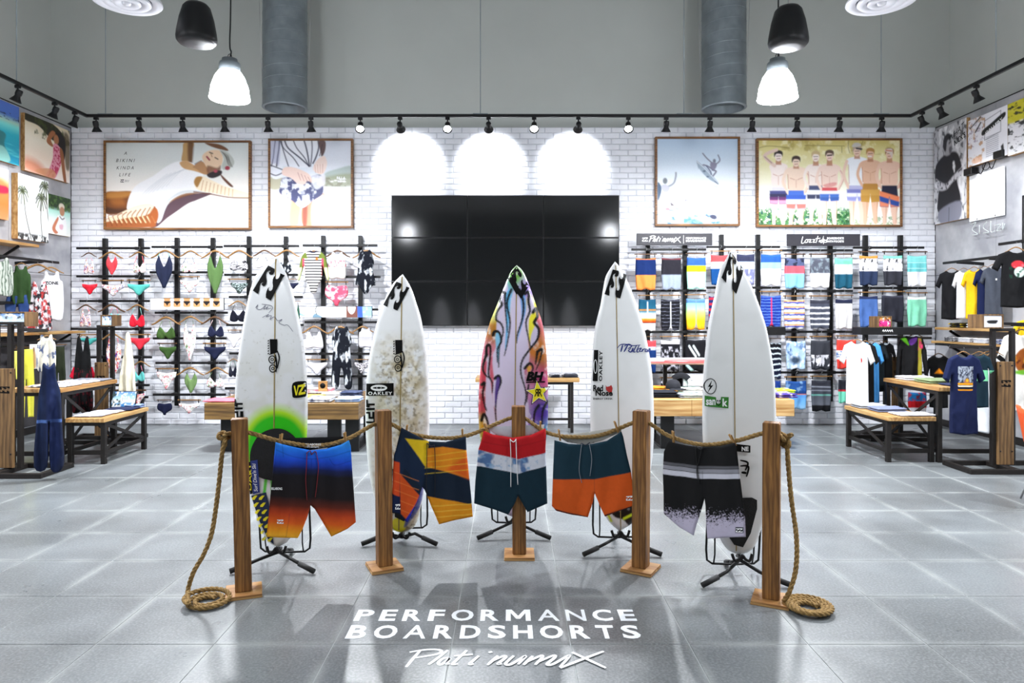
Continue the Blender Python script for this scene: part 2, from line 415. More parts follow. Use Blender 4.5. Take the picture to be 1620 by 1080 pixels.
# ================================================================== MATERIALS
m_brick = mat('white_painted_brick', 'e9eaf0', .62, var=.05, scale=9, bump=.25, bscale=45)
m_mortar = mat('painted_mortar', 'd2d3da', .8, var=.1, scale=8, bump=.3, bscale=80)
m_paint = mat('grey_wall_paint', 'b9bcb7', .85, var=.03, scale=2, bump=.05, bscale=90)
m_ceil = mat('ceiling_paint', 'b0b2b2', .9, var=.05, scale=2)
m_conc = mat('concrete_plaster', 'b4b4b8', .7, col2='8f9096', scale=2.2, detail=8, bump=.15, bscale=14, lo=.38, hi=.62)
m_black = mat('black_powder_coat', '0c0c0e', .45, var=.2, scale=20, bump=.05, spec=.35)
m_steel = mat('dark_bronze_steel', '1c1816', .5, var=.25, scale=14, bump=.08, bscale=60, spec=.35)
m_galv = mat('galvanised_steel', '8f989d', .42, metal=.45, var=.25, scale=5, bump=.05, bscale=30)
m_rubber = mat('black_rubber', '0c0c0d', .7, var=.1, scale=20)
m_chrome = mat('brushed_metal', 'a8a8aa', .3, metal=1, var=.1, scale=20)
m_screen = mat('screen_glass', '040508', .09, var=.1, scale=3, spec=.6)
m_bezel = mat('screen_bezel', '0a0a0b', .35, var=.1, scale=10)
m_frame = wood('oak_frame', '9a6a34', '6b431c', 'x', 4)
m_oak = wood('light_oak', 'd2b27c', 'ac8650', 'x', 3, ring=6)
m_oaky = wood('light_oak_long', 'd0ac74', 'a67e48', 'y', 3, ring=6)
m_post = wood('brown_stained_post', 'a8763c', '6d4820', 'z', 5, .55, ring=14)
m_plank = wood('reclaimed_plank', '8a6a42', '5d4325', 'z', 4, .6, ring=7)
m_box = wood('dark_oak_box', '8d6c3a', '604722', 'x', 4, .5, ring=6)
m_plate = wood('pale_plywood', 'c39a61', '9d7340', 'x', 4, .6, ring=8)
m_hang = wood('honey_hanger_wood', 'a8804c', '7d5a2c', 'x', 6, .4, ring=10)
m_hangd = wood('walnut_hanger_wood', '6e4a28', '4a2f17', 'x', 6, .4, ring=10)
m_print = mat('photo_print', None, .5, attr=True, var=.03, scale=60)
m_cloth = mat('dyed_cloth', None, .85, attr=True, var=.06, scale=40, bump=.12, bscale=420, spec=.25)
m_white = mat('white_vinyl', 'f2f3f5', .5, var=.02, scale=10)
m_inkb = mat('black_vinyl', '050506', .5, var=.1, scale=30, spec=.15)
m_sign = mat('sign_enamel', '26242c', .45, var=.1, scale=12)
# ================================================================== FLOOR
TS = .577
def floor_mat():
    m = bpy.data.materials.new('polished_concrete_tile'); m.use_nodes = True; nt = m.node_tree; N = nt.nodes; L = nt.links
    b = N['Principled BSDF']; b.inputs['Specular IOR Level'].default_value = .8
    g = N.new('ShaderNodeNewGeometry'); tc = N.new('ShaderNodeTexCoord')
    def noise(sc, det, src=g.outputs['Position']):
        n = N.new('ShaderNodeTexNoise'); n.inputs['Scale'].default_value = sc; n.inputs['Detail'].default_value = det; L.new(src, n.inputs['Vector']); return n.outputs['Fac']
    def mr(src, a, b_, c, d):
        n = N.new('ShaderNodeMapRange'); n.inputs[1].default_value = a; n.inputs[2].default_value = b_; n.inputs[3].default_value = c; n.inputs[4].default_value = d; L.new(src, n.inputs[0]); return n.outputs[0]
    def mix(f, a, c):
        n = N.new('ShaderNodeMix'); n.data_type = 'RGBA'; L.new(f, n.inputs[0])
        for k, q in ((6, a), (7, c)):
            if isinstance(q, tuple): n.inputs[k].default_value = (*q, 1)
            else: L.new(q, n.inputs[k])
        return n.outputs[2]
    big = mix(mr(noise(1.1, 5), .35, .65, 0, 1), lin('515557'), lin('6c7174'))
    fine = mix(mr(noise(80, 1), .4, .8, 0, .35), big, lin('a9adaf'))
    # lime haze left along the joints
    sx = N.new('ShaderNodeSeparateXYZ'); L.new(tc.outputs['Object'], sx.inputs[0])
    def ab(s):
        n = N.new('ShaderNodeMath'); n.operation = 'ABSOLUTE'; L.new(s, n.inputs[0]); return n.outputs[0]
    mxn = N.new('ShaderNodeMath'); mxn.operation = 'MAXIMUM'; L.new(ab(sx.outputs[0]), mxn.inputs[0]); L.new(ab(sx.outputs[1]), mxn.inputs[1])
    e = mr(mxn.outputs[0], TS / 2 - .055, TS / 2, 0, 1); p = N.new('ShaderNodeMath'); p.operation = 'POWER'; L.new(e, p.inputs[0]); p.inputs[1].default_value = 1.6
    q = N.new('ShaderNodeMath'); q.operation = 'MULTIPLY'; L.new(p.outputs[0], q.inputs[0]); L.new(mr(noise(2.2, 3), .35, .65, .05, .75), q.inputs[1])
    L.new(mix(q.outputs[0], fine, lin('999d9c')), b.inputs['Base Color'])
    L.new(mr(noise(3, 4), .3, .7, .27, .4), b.inputs['Roughness'])
    bp = N.new('ShaderNodeBump'); bp.inputs['Strength'].default_value = .03; bp.inputs['Distance'].default_value = .01
    L.new(noise(5, 1), bp.inputs['Height']); L.new(bp.outputs[0], b.inputs['Normal'])
    return m
m_floor = floor_mat()
m_joint = mat('floor_joint', 'a9acad', .7, var=.1, scale=6)
XL, XR, YB, YF, ZC = -6.8, 6.55, 10.32, -5.2, 7.6
floor = MB().box((XL - .1, YF - .1, -.12), (XR + .1, YB + .1, -.003)).build('floor', m_joint); tag(floor, kind='structure')
tmb = MB(); a = TS / 2 - .0018; c = .002
tmb.add([(-a, -a, -.003), (a, -a, -.003), (a, a, -.003), (-a, a, -.003), (-a + c, -a + c, 0), (a - c, -a + c, 0), (a - c, a - c, 0), (-a + c, a - c, 0)],
        [(4, 5, 6, 7), (0, 1, 5, 4), (1, 2, 6, 5), (2, 3, 7, 6), (3, 0, 4, 7)])
tile0 = tmb.build('floor_tile', m_floor, floor); rest = MB(); first = True; ntile = 0
for j in range(-20, 30):
    cy = 3.38 + TS * (j + .5)
    if cy < YF + .3 or cy > YB: continue
    for i in range(-14, 14):
        cx = .3 + TS * (i + .5)
        if cx < XL or cx > XR: continue
        far = cy + TS / 2
        if far > 2.95 and cy - TS / 2 < D and cx - TS / 2 < .745 * far and cx + TS / 2 > -.74 * far and ntile < 300:
            t = tile0 if first else tile0.copy()
            if not first: link(t, floor)
            first = False; t.location = (cx, cy, 0); ntile += 1
        else:
            rest.add([(x + cx, y + cy, z) for x, y, z in tmb.v], tmb.f)
ro = rest.build('floor_tile', m_floor, floor); tag(ro, kind='stuff')
print('tiles', ntile)
# ================================================================== WALLS
def struct(name, mb, m, parent=None): return tag(mb.build(name, m, parent), kind='structure')
struct('wall_back', MB().box((XL - .1, YB, 0), (XR + .1, YB + .1, ZC)), m_paint)
struct('wall_left', MB().box((XL - .1, YF, 0), (XL, YB, ZC)), m_paint)
struct('wall_right', MB().box((XR, YF, 0), (XR + .1, YB, ZC)), m_paint)
struct('wall_front', MB().box((XL - .1, YF - .1, 0), (XR + .1, YF, ZC)), m_paint)
struct('ceiling', MB().box((XL - .1, YF - .1, ZC), (XR + .1, YB + .1, ZC + .1)), m_ceil)
BH = 4.345; WL, WR = -6.405, 6.24
clad = struct('wall_back_cladding', MB().box((WL, D + .012, 0), (WR, YB, BH)), m_mortar)
RH = BH / 52; BL = .2432; variants = []
for k in range(4):
    r = random.Random(k); a = BL / 2 - .006; h = RH / 2 - .0055; c = .005
    v = [(-a, 0.013, -h), (a, .013, -h), (a, .013, h), (-a, .013, h)]
    v += [(x * 1 - math.copysign(c, x) + r.uniform(-.0015, .0015), r.uniform(-.004, .0), z - math.copysign(c, z) + r.uniform(-.0015, .0015)) for x, y, z in v]
    mb = MB().add(v, [(4, 5, 6, 7), (0, 1, 5, 4), (1, 2, 6, 5), (2, 3, 7, 6), (3, 0, 4, 7)]); variants.append(mb)
protos = []; nb = 0; rest = MB()
for row in range(52):
    z = RH * (row + .5); off = (row % 2) * BL / 2
    i = 0; x = WL - off + BL / 2
    while x - BL / 2 < WR - .01:
        k = random.randrange(4); x0 = max(x - BL / 2, WL); x1 = min(x + BL / 2, WR)
        if x1 - x0 > .05:
            full = x1 - x0 > BL - .01
            if full and abs(x) < 2.15 and z < 1.52 and nb < 300:
                if len([p for p in protos if p[0] == k]) == 0:
                    o = variants[k].build('brick', m_brick, clad); protos.append((k, o))
                else:
                    o = [p for p in protos if p[0] == k][0][1].copy(); link(o, clad)
                o.location = (x, D, z); nb += 1
            else:
                s = (x1 - x0) / BL; mid = (x0 + x1) / 2
                rest.add([(mid + q[0] * s, D + q[1] + 0, z + q[2]) for q in variants[k].v], variants[k].f)
        x += BL
tag(rest.build('brick', m_brick, clad), kind='stuff'); print('bricks', nb)
# side claddings: grey plaster panels
def side_clad(name, xin, xout, y0, n):
    base = struct(name, MB().box((xin + (.012 if xin > 0 else -.012), y0, 0), (xout, D - .001 if False else YB, BH)), m_steel)
    w = (D - y0) / n
    for i in range(n):
        a = y0 + i * w + .003; b = y0 + (i + 1) * w - .003
        MB().box((xin, a, .1), (xin + (.0119 if xin > 0 else -.0119), b, 2.17), c=.002).build('wall_panel', m_conc, base)
        MB().box((xin, a, 2.176), (xin + (.0119 if xin > 0 else -.0119), b, BH - .02), c=.002).build('wall_panel', m_conc, base)
    return base
side_clad('wall_left_cladding', WL, XL, 3.85, 5)
side_clad('wall_right_cladding', WR, XR, 3.85, 5)
struct('baseboard_back', MB().box((WL, D - .012, 0), (WR, D + .004, .07), c=.003), m_paint) if False else None
# ================================================================== VIDEO WALL
xs = [619, 739.3, 859.8, 980]; ys = [308.5, 376, 445, 515.5]; d = D - .1; names = [['top left', 'top centre', 'top right'], ['middle left', 'central', 'middle right'], ['bottom left', 'bottom centre', 'bottom right']]
for r in range(3):
    for c in range(3):
        a = W(xs[c] + .2, ys[r + 1] - .3, d); b = W(xs[c + 1] - .2, ys[r] + .3, d); ctr = (a + b) / 2
        e = empty('wall_screen', (ctr.x, D, a.z), names[r][c] + ' black glossy screen of the nine-screen video wall on white brick', 'screen', 'screens of the video wall')
        w = (b.x - a.x) / 2; h = b.z - a.z
        MB().box((-w, -.1, 0), (w, -.012, h), c=.003).box((-.2, -.012, h / 2 - .1), (.2, 0, h / 2 + .1)).build('housing', m_bezel, e)
        MB().box((-w + .009, -.1035, .009), (w - .009, -.1005, h - .009), c=.001).build('screen_panel', m_screen, e)
# ================================================================== TRACK LIGHTING
tr = empty('light_track', (0, TRACK_Y, TRACK_Z), 'long black suspended lighting track running round the wall display', 'track light')
MB().box((TRACK_L, -.018, -.02), (TRACK_R, .018, .02), c=.004).build('track_rail', m_black, tr)
MB().box((TRACK_L - .018, -5.5, -.02), (TRACK_L + .018, .018, .02), c=.004).build('track_rail', m_black, tr)
MB().box((TRACK_R - .018, -5.5, -.02), (TRACK_R + .018, .018, .02), c=.004).build('track_rail', m_black, tr)
for px, d in ((167, 9.3), (760, 9.3), (1082, 9.3), (1394, 9.3)):
    x = (px - CX) * d / F; MB().tube([(x, 0, .02), (x, 0, ZC - TRACK_Z)], .006, 6).box((x - .1, -.02, .02), (x + .1, .02, .03), c=.003).build('suspension_rod', m_galv, tr)
for x, y in ((TRACK_L, 7.98 - TRACK_Y), (TRACK_R, 7.68 - TRACK_Y)):
    MB().tube([(x, y, .02), (x, y, ZC - TRACK_Z)], .006, 6).build('suspension_rod', m_galv, tr)
m_lens = mat('lit_lamp_lens', 'ffffff', .4, emit='f2f6ff', estr=22)
m_lens2 = mat('lit_lamp_lens_bright', 'ffffff', .4, emit='f2f6ff', estr=60)
def head(x, y, tgt, lens, label):
    """track spotlight: adaptor, yoke and flared black can"""
    e = empty('track_spotlight', (x, y, TRACK_Z - .02), label, 'spotlight', 'spotlights on the lighting track')
    MB().box((-.03, -.018, -.035), (.03, .018, 0), c=.004).tube([(0, 0, -.03), (0, 0, -.085)], .009, 8).build('mounting_arm', m_black, e)
    dr = (Vector(tgt) - Vector((x, y, TRACK_Z - .13))).normalized(); M = Matrix.Translation((0, 0, -.12)) @ dr.to_track_quat('Z', 'Y').to_matrix().to_4x4()
    prof = [(0, -.07), (.03, -.068), (.036, -.055), (.036, -.01), (.03, 0), (.034, .02), (.062, .068), (.064, .075), (.058, .074), (.03, .03), (0, .028)]
    MB().lathe(prof, 20, M=M).build('lamp_can', m_black, e)
    MB().lathe([(0, .055), (.05, .055), (.05, .06), (0, .062)], 20, M=M).build('lens', lens, e)
ordn = ['first', 'second', 'third', 'fourth', 'fifth', 'sixth', 'seventh', 'eighth', 'ninth', 'tenth', 'eleventh', 'twelfth', 'thirteenth', 'fourteenth', 'fifteenth', 'sixteenth', 'seventeenth', 'eighteenth', 'nineteenth']
for i, px in enumerate(HEADS):
    x = trx(px)
    tgt = (x, D, 3.8) if px in (633, 773, 915) else ((x * .75, 5.8, 0) if px in (570, 708, 845, 994) else (x + .01, D, 1.2))
    wh = 'glaring towards the room' if px in (570, 708, 845, 994) else ('washing the brick above the screens' if px in (633, 773, 915) else 'aimed at the back wall')
    head(x, TRACK_Y, tgt, m_lens2 if px in (570, 708, 845, 994) else m_lens, 'black track spotlight %s, %s from the left' % (wh, ordn[i]))
for i, y in enumerate(SIDE_HEADS_L):
    n = ['nearest the back corner', 'second from the back corner', 'third from the back corner', 'fourth from the back corner', 'fifth from the back corner', 'sixth from the back corner'][i]
    head(TRACK_L, y, (-6.4, y - .1, 2.2), m_lens, 'black spotlight on the left side rail, ' + n)
    head(TRACK_R, y, (6.24, y - .1, 2.2), m_lens, 'black spotlight on the right side rail, ' + n)
# ================================================================== PENDANTS, SPEAKERS, DUCTS, DIFFUSERS
m_dome = mat('lit_frosted_dome', 'ffffff', .3, emit='f4f8ff', estr=46)
pl_lab = ['glowing frosted dome pendant lamp above the left racks, beside the left duct', 'glowing frosted dome pendant lamp above the right racks, beside the right duct']
for i, (x, y) in enumerate(PEND):
    lab = pl_lab[i] if i < 2 else 'high-bay dome pendant lamp hung over the shop floor, ' + ['left of the surfboards', 'right of the surfboards', 'left beside the entrance path', 'right beside the entrance path', 'added as wall fill, far left', 'added as wall fill, far right'][i - 2]
    e = empty('pendant_lamp', (x, y, PEND_Z), lab, 'pendant lamp', 'high-bay pendant lamps')
    MB().lathe([(.2, 0), (.205, .01), (.198, .03), (.185, .13), (.15, .23), (.11, .29), (.095, .305)], 40).lathe([(.2, 0), (.186, .004), (0, .006)], 40).build('dome_shade', m_dome, e)
    MB().lathe([(.095, .28), (.106, .29), (.106, .37), (.1, .385), (.08, .39), (.078, .425), (.05, .435), (0, .437)], 28).build('ballast_housing', m_galv, e)
    cb = [(.0, 0, .43), (.015, 0, .5), (0.0, 0, .6), (.01, 0, 1.2), (.0, 0, ZC - PEND_Z)]
    MB().tube(catmull(cb, 6), .008, 8).tube([(.02 * math.cos(t), 0, .455 + .022 * math.sin(t)) for t in np.linspace(0, 2 * PI, 13)], .004, 6).build('power_cable', m_rubber, e)
for px, py, d, lab in ((311, 70, 6.6, 'black bell-shaped hanging speaker left of the left pendant lamp'), (1247, 75, 6.6, 'black bell-shaped hanging speaker above the right pendant lamp')):
    p = W(px, py, d); e = empty('hanging_speaker', p, lab, 'speaker', 'black hanging speakers')
    MB().lathe([(0, .0), (.12, .004), (.165, .012), (.18, .03), (.184, .06), (.178, .11), (.155, .24), (.125, .345), (.1, .375), (.06, .385), (0, .387)], 36).build('enclosure', m_black, e)
    MB().lathe([(0, -.012), (.1, -.006), (.158, .004), (.163, .013)], 36).build('grille', mat('speaker_grille', '1b1b20', .5, var=.4, scale=120), e)
    MB().tube([(.016 * math.cos(t), 0, .4 + .016 * math.sin(t)) for t in np.linspace(0, 2 * PI, 13)], .004, 6).tube([(0, 0, .41), (0, 0, ZC - p.z)], .003, 6).build('hanging_cable', m_chrome, e)
for px, lab in ((451, 'grey galvanised spiral duct dropping behind the left half of the track'), (1145, 'grey galvanised spiral duct dropping behind the right half of the track')):
    d = 9.62; x = (px - CX) * d / F; z0 = EYE + (CY - 172) * d / F; r = .298
    e = empty('spiral_duct', (x, d, z0), lab, 'duct', 'spiral ventilation ducts'); prof = []; z = 0
    MB().lathe([(r - .03, .0), (r, .0), (r + .008, .008), (r, .016), (r, ZC - z0)], 40).build('duct_pipe', m_galv, e)
    hx = [(r * math.cos(t) * 1.0, r * math.sin(t), .1 + t / (2 * PI) * .155) for t in np.arange(0, 2 * PI * (ZC - z0 - .15) / .155, .26)]
    MB().tube(hx, .0045, 4).build('spiral_seam', m_galv, e)
    for s in (-1, 1):
        MB().tube([(s * (r + .01), 0, .12), (s * (r + .12), 0, ZC - z0)], .003, 5).build('hanging_wire', m_chrome, e)
for px, lab in ((200, 'white round ceiling diffuser at the top left'), (1395, 'white round ceiling diffuser at the top right')):
    d = 6.3; p = W(px, 4, d); e = empty('air_diffuser', p, lab, 'air vent', 'round air diffusers'); m_dif = mat('white_diffuser', 'd9d9df', .35, var=.04, scale=10)
    for k, (r0, r1, z0) in enumerate(((.3, .21, .0), (.205, .125, -.012), (.12, .045, -.02))):
        MB().lathe([(r0 - .005, .03 + z0), (r0, z0 + .012), (r0 - .012, z0 + .0), (r1 + .01, z0 - .012 + .02), (r1, z0 + .045), (r1 - .004, z0 + .045)], 40).build('ring_vane', m_dif, e)
    MB().lathe([(.0, -.025), (.035, -.02), (.04, .0), (0.03, .03)], 24).build('centre_cap', m_dif, e)
    MB().lathe([(.21, .05), (.22, .1), (.22, ZC - p.z)], 30).build('duct_neck', m_galv, e)
# ================================================================== PICTURES ON THE BACK WALL
def skin(A, x, y): pass
def art_bikini(A):
    A.grad([(0, 'd9dedd'), (.3, 'e9ebe8'), (.55, 'f8f3ee'), (1, 'fffdfa')])
    A.poly([(560, 100), (870, 100), (850, 250), (600, 300), (380, 200)], 'e6eaea', .5, soft=140)
    # sand and leaf shadow at the lower right
    for k in range(16):
        A.line([(640 + 44 * k, 905 - 8 * k), (900 + 36 * k, 640 + 10 * k)], 5, 'b9b4b2', .5 - .02 * k)
    A.poly([(540, 915), (640, 800), (700, 700), (820, 620), (960, 590), (1130, 590), (1000, 650), (900, 690), (800, 760), (700, 830), (600, 915)], '6e5560')
    A.poly([(700, 690), (790, 620), (900, 580), (1000, 585), (900, 610), (780, 650)], '9a6a3a', .8)
    # background thigh
    A.poly([(95, 590), (220, 572), (360, 575), (345, 660), (320, 760), (220, 790), (95, 775)], '8d5a26'); A.poly([(95, 585), (200, 572), (350, 575), (320, 620), (200, 640), (95, 630)], 'c99550', .9, soft=30)
    A.poly([(95, 720), (200, 740), (310, 740), (260, 785), (95, 778)], '4a2c1a', .8, soft=30); A.poly([(150, 650), (260, 640), (280, 700), (180, 700)], 'b77c3c', .7, soft=40)
    # raised arm
    A.poly([(862, 95), (955, 95), (945, 170), (935, 300), (880, 310), (838, 270), (850, 180)], 'c9a878'); A.poly([(900, 95), (955, 95), (940, 300), (905, 290)], '6d4a2e', .8, soft=24)
    A.poly([(940, 320), (985, 290), (1035, 268), (1010, 320), (960, 345)], '8e8f96')
    # arm over head
    A.poly([(1070, 95), (1200, 110), (1280, 150), (1285, 175), (1180, 150), (1100, 120)], '8a6446')
    # white swimsuit
    A.poly([(400, 510), (560, 420), (700, 320), (820, 275), (960, 300), (1050, 410), (1000, 440), (965, 500), (990, 545), (1070, 580), (880, 585), (740, 650), (680, 740), (640, 850), (600, 870), (600, 760), (520, 700), (400, 700), (310, 750), (330, 620)], 'f8f8fa')
    A.poly([(990, 560), (1070, 580), (880, 585), (740, 650), (680, 740), (640, 850), (600, 870), (620, 760), (700, 650), (830, 570)], 'd5d9dc', .9, soft=14)
    for k in range(7): A.line([(420 + k * 45, 640 - k * 20), (540 + 50 * k, 520 - 26 * k), (700 + 40 * k, 400 - 10 * k)], 5, 'd9dde2', .6)
    # near thigh with striped shadow
    A.poly([(95, 850), (220, 790), (380, 720), (520, 695), (590, 730), (612, 800), (590, 880), (540, 920), (95, 925)], 'b0703f')
    A.poly([(95, 850), (220, 790), (380, 720), (520, 695), (570, 720), (500, 800), (300, 830), (95, 870)], 'f6ead6', .9)
    for k in range(10):
        x = 105 + 46 * k; A.line([(x + 60, 800 - 9 * k), (x + 20, 812), (x + 58, 905 - 4 * k)], 10, '94552c', .9); A.line([(x + 30, 815), (x + 62, 872)], 12, 'fbe6c0', .9)
    A.poly([(540, 760), (600, 740), (612, 810), (580, 890), (530, 915)], 'b86f35', .9, soft=30)
    # shoulder, arm on the sand
    A.poly([(820, 290), (880, 270), (940, 300), (1020, 360), (1060, 400), (960, 370), (860, 345)], 'd9b386')
    A.poly([(960, 480), (980, 430), (1050, 425), (1150, 470), (1260, 520), (1400, 560), (1490, 590), (1490, 635), (1300, 620), (1150, 585), (1040, 570), (980, 540)], 'f7ead4')
    A.poly([(960, 480), (985, 430), (1040, 430), (1020, 480), (990, 530)], 'b98f52')
    for k in range(9): A.line([(1050 + 36 * k, 465 + 11 * k), (1030 + 38 * k, 560 + 7 * k)], 6, 'c79a66', .8)
    A.line([(960, 575), (1100, 592), (1300, 628), (1490, 635)], 12, '7a4a30', .9)
    # neck, face, hair
    A.poly([(950, 330), (1030, 275), (1090, 330), (1100, 400), (1050, 400), (980, 350)], 'c49b74')
    A.poly([(1040, 240), (1070, 190), (1140, 165), (1220, 175), (1240, 250), (1220, 320), (1130, 370), (1080, 330)], 'ecd3b8'); A.poly([(1090, 320), (1180, 340), (1220, 320), (1200, 390), (1100, 400)], '8f6448', .9, soft=20)
    A.line([(1085, 232), (1110, 262)], 16, 'a8425a'); A.line([(1112, 190), (1140, 200)], 9, '4a3a38'); A.line([(1165, 240), (1192, 255)], 9, '4a3a38'); A.line([(1125, 205), (1135, 232)], 6, 'b98a6c')
    A.poly([(1210, 165), (1290, 190), (1350, 270), (1330, 330), (1250, 360), (1230, 320), (1250, 250)], 'c9ccc6')
    for k in range(8): A.line([(1225 + 8 * k, 180 + 8 * k), (1290, 220 + 12 * k), (1300 + 5 * k, 260 + 10 * k)], 5, '77746e', .7)
    A.poly([(1090, 400), (1170, 370), (1230, 370), (1220, 410), (1150, 440), (1100, 430)], '3b2c30'); A.ell(1285, 342, 24, 20, 'b5485e'); A.ell(1170, 372, 18, 14, 'c05a70')
    A.poly([(1215, 400), (1260, 440), (1340, 520), (1310, 520), (1240, 450)], '7a4a2c')
    # lettering
def art_stripes(A):
    A.grad([(0, 'dfe2ec'), (.4, 'eef1f6'), (.55, 'f4f4f8'), (1, 'fffefe')])
    A.poly([(700, 420), (820, 380), (965, 350), (965, 480), (680, 480)], 'b9c7c0', .8, soft=20); A.poly([(650, 480), (965, 430), (965, 560), (660, 560)], 'b3b79a', .8, soft=30)
    A.blot('8f8a78', .03, .55, .5, 3, key=((A.Y > 470) & (A.Y < 565) & (A.X > 640)).astype(float)); A.poly([(110, 470), (240, 480), (210, 590), (110, 590)], 'c9c4a4', .8, soft=20)
    # legs
    A.poly([(200, 640), (430, 700), (430, 880), (410, 990), (195, 990), (190, 800)], 'f3ddd2'); A.poly([(330, 720), (430, 760), (425, 900), (405, 990), (300, 990)], 'edb890', .8, soft=50)
    A.poly([(450, 780), (560, 700), (680, 640), (670, 800), (640, 990), (455, 990)], 'e9a88c'); A.poly([(450, 800), (500, 760), (490, 990), (455, 990)], 'a8604c', .9, soft=20); A.poly([(560, 720), (680, 660), (660, 990), (560, 990)], 'fbe9e0', .9, soft=40)
    # shirt
    A.poly([(110, 80), (640, 80), (650, 230), (560, 330), (500, 360), (400, 370), (240, 350), (230, 470), (110, 450)], 'f3f4fa')
    for k, (x0, x1, x2, x3) in enumerate([(160, 150, 140, 120), (205, 200, 185, 175), (215, 250, 350, 410), (262, 300, 420, 520), (355, 390, 470, 515), (468, 490, 510, 522), (548, 552, 545, 535), (615, 620, 590, 560), (225, 240, 270, 300)]):
        A.line([(x0, 82), (x1, 160), (x2, 260), (x3, 350 if x0 < 600 else 320)], 14 if k % 2 else 10, '3b3b58', .95)
    A.poly([(110, 85), (210, 85), (200, 330), (170, 320), (115, 300)], 'a9aacb', .45, soft=20); A.line([(110, 340), (240, 390)], 9, '3b3b58'); A.line([(110, 430), (170, 450), (240, 420)], 9, '3b3b58')
    A.poly([(620, 80), (690, 85), (690, 180), (655, 250), (640, 200)], '6d4f4c', .95); A.line([(660, 120), (630, 240)], 7, '57404a')
    # bottoms
    A.poly([(235, 480), (330, 470), (480, 500), (560, 450), (650, 450), (668, 560), (660, 650), (560, 720), (470, 790), (420, 790), (340, 720), (210, 640), (215, 560)], '5a5f8a')
    A.blot('eef0f6', .016, .5, .95, 5, 7, key=(inside(A.X, A.Y, catmull([(235, 480), (330, 470), (480, 500), (560, 450), (650, 450), (668, 560), (660, 650), (560, 720), (470, 790), (420, 790), (340, 720), (210, 640), (215, 560)], 4, True))).astype(float))
    A.poly([(520, 440), (600, 440), (655, 470), (660, 560), (590, 600), (540, 520)], 'f4f4fb', .8, soft=20)
    # hands
    A.poly([(235, 440), (250, 370), (330, 360), (430, 390), (520, 440), (555, 520), (500, 510), (470, 545), (400, 540), (330, 480)], 'f6dfd6')
    for k in range(4): A.line([(400 + 36 * k, 420 + 16 * k), (430 + 36 * k, 500 + 8 * k)], 5, 'c08f86', .8)
    A.poly([(560, 380), (600, 290), (680, 240), (710, 330), (670, 430), (610, 430)], 'f8e6de')
    for k in range(4): A.line([(580 + 28 * k, 340 - 4 * k), (590 + 24 * k, 420)], 4, 'c89a8e', .7)
    A.poly([(600, 540), (650, 440), (690, 450), (680, 560)], 'f2eff6', .8, soft=16)
    for (x, y) in ((760, 515), (800, 505), (850, 490), (890, 490), (850, 515), (890, 515)): A.ell(x, y, 18, 8, 'ffffff', .9)
def art_surfer(A):
    A.grad([(0, 'c3d5e8'), (.3, 'dde8f3'), (.55, 'f3f7fb'), (.8, 'fdfeff'), (1, 'eaf3f8')])
    k = (A.Y > 840).astype(float) * np.clip((A.Y - 840) / 60, 0, 1)
    A.blot('7fb2cf', .022, .52, .9, 3, 8, sx=.5, sy=1.6, key=k); A.blot('3f86b5', .03, .6, .9, 8, 8, sx=.5, sy=1.6, key=k); A.blot('ffffff', .03, .58, .9, 12, 9, sx=.6, key=k)
    A.poly([(360, 940), (470, 930), (560, 970), (530, 992), (380, 980)], '4f97c2', .7, soft=20)
    A.blot('dfe6ee', .012, .55, .8, 21, 6, key=((A.Y > 590) & (A.Y < 850)).astype(float))
    # board and rider
    A.poly([(492, 330), (520, 345), (600, 410), (660, 480), (730, 572), (640, 530), (560, 460), (510, 390)], 'aebccb'); A.line([(495, 335), (600, 430), (725, 570)], 5, 'e8eef4')
    A.ell(575, 438, 14, 10, '6f7f92'); A.ell(612, 495, 12, 8, '6f7f92'); A.line([(515, 410), (508, 380)], 5, '9fb0c0'); A.line([(690, 545), (720, 572)], 8, '6a7890')
    s = '8b8ba0'
    A.line([(560, 252), (600, 300), (650, 345)], 12, s); A.line([(722, 270), (740, 325), (700, 365)], 12, s); A.ell(682, 330, 16, 20, '8f93a3')
    A.poly([(645, 345), (705, 355), (700, 400), (670, 430), (640, 400)], '9c9aae'); A.line([(650, 410), (610, 385), (565, 372)], 15, s); A.line([(660, 425), (700, 440), (670, 485)], 16, s)
    A.line([(600, 385), (640, 440), (650, 470)], 14, '78809a')
    # man in the corner
    A.ell(160, 540, 24, 32, '8a8f98'); A.line([(190, 600), (250, 565), (272, 500), (275, 455)], 17, 'a5a9b6'); A.poly([(120, 590), (170, 580), (205, 610), (190, 655), (140, 650)], 'cfcfdc')
    A.poly([(80, 560), (115, 590), (120, 650), (95, 735), (80, 730)], '55708f'); A.poly([(215, 760), (235, 775), (262, 802), (222, 802)], '70646e', sm=False); A.ell(185, 835, 26, 16, 'e79aa2'); A.line([(205, 845), (245, 850)], 10, '4e6d96'); A.line([(275, 825), (300, 838)], 9, '4e6d96')
    A.line([(370, 745), (420, 740)], 8, '8d8d9c'); A.line([(380, 728), (375, 750)], 7, '8d8d9c')
    A.ell(672, 918, 40, 24, '4d5270', rot=.3); A.line([(595, 902), (620, 915)], 8, '5a5f7a'); A.poly([(460, 700), (510, 700), (530, 760), (500, 770)], 'b8c9d0', .7, soft=18); A.line([(560, 755), (625, 790)], 8, 'c3ccd4')
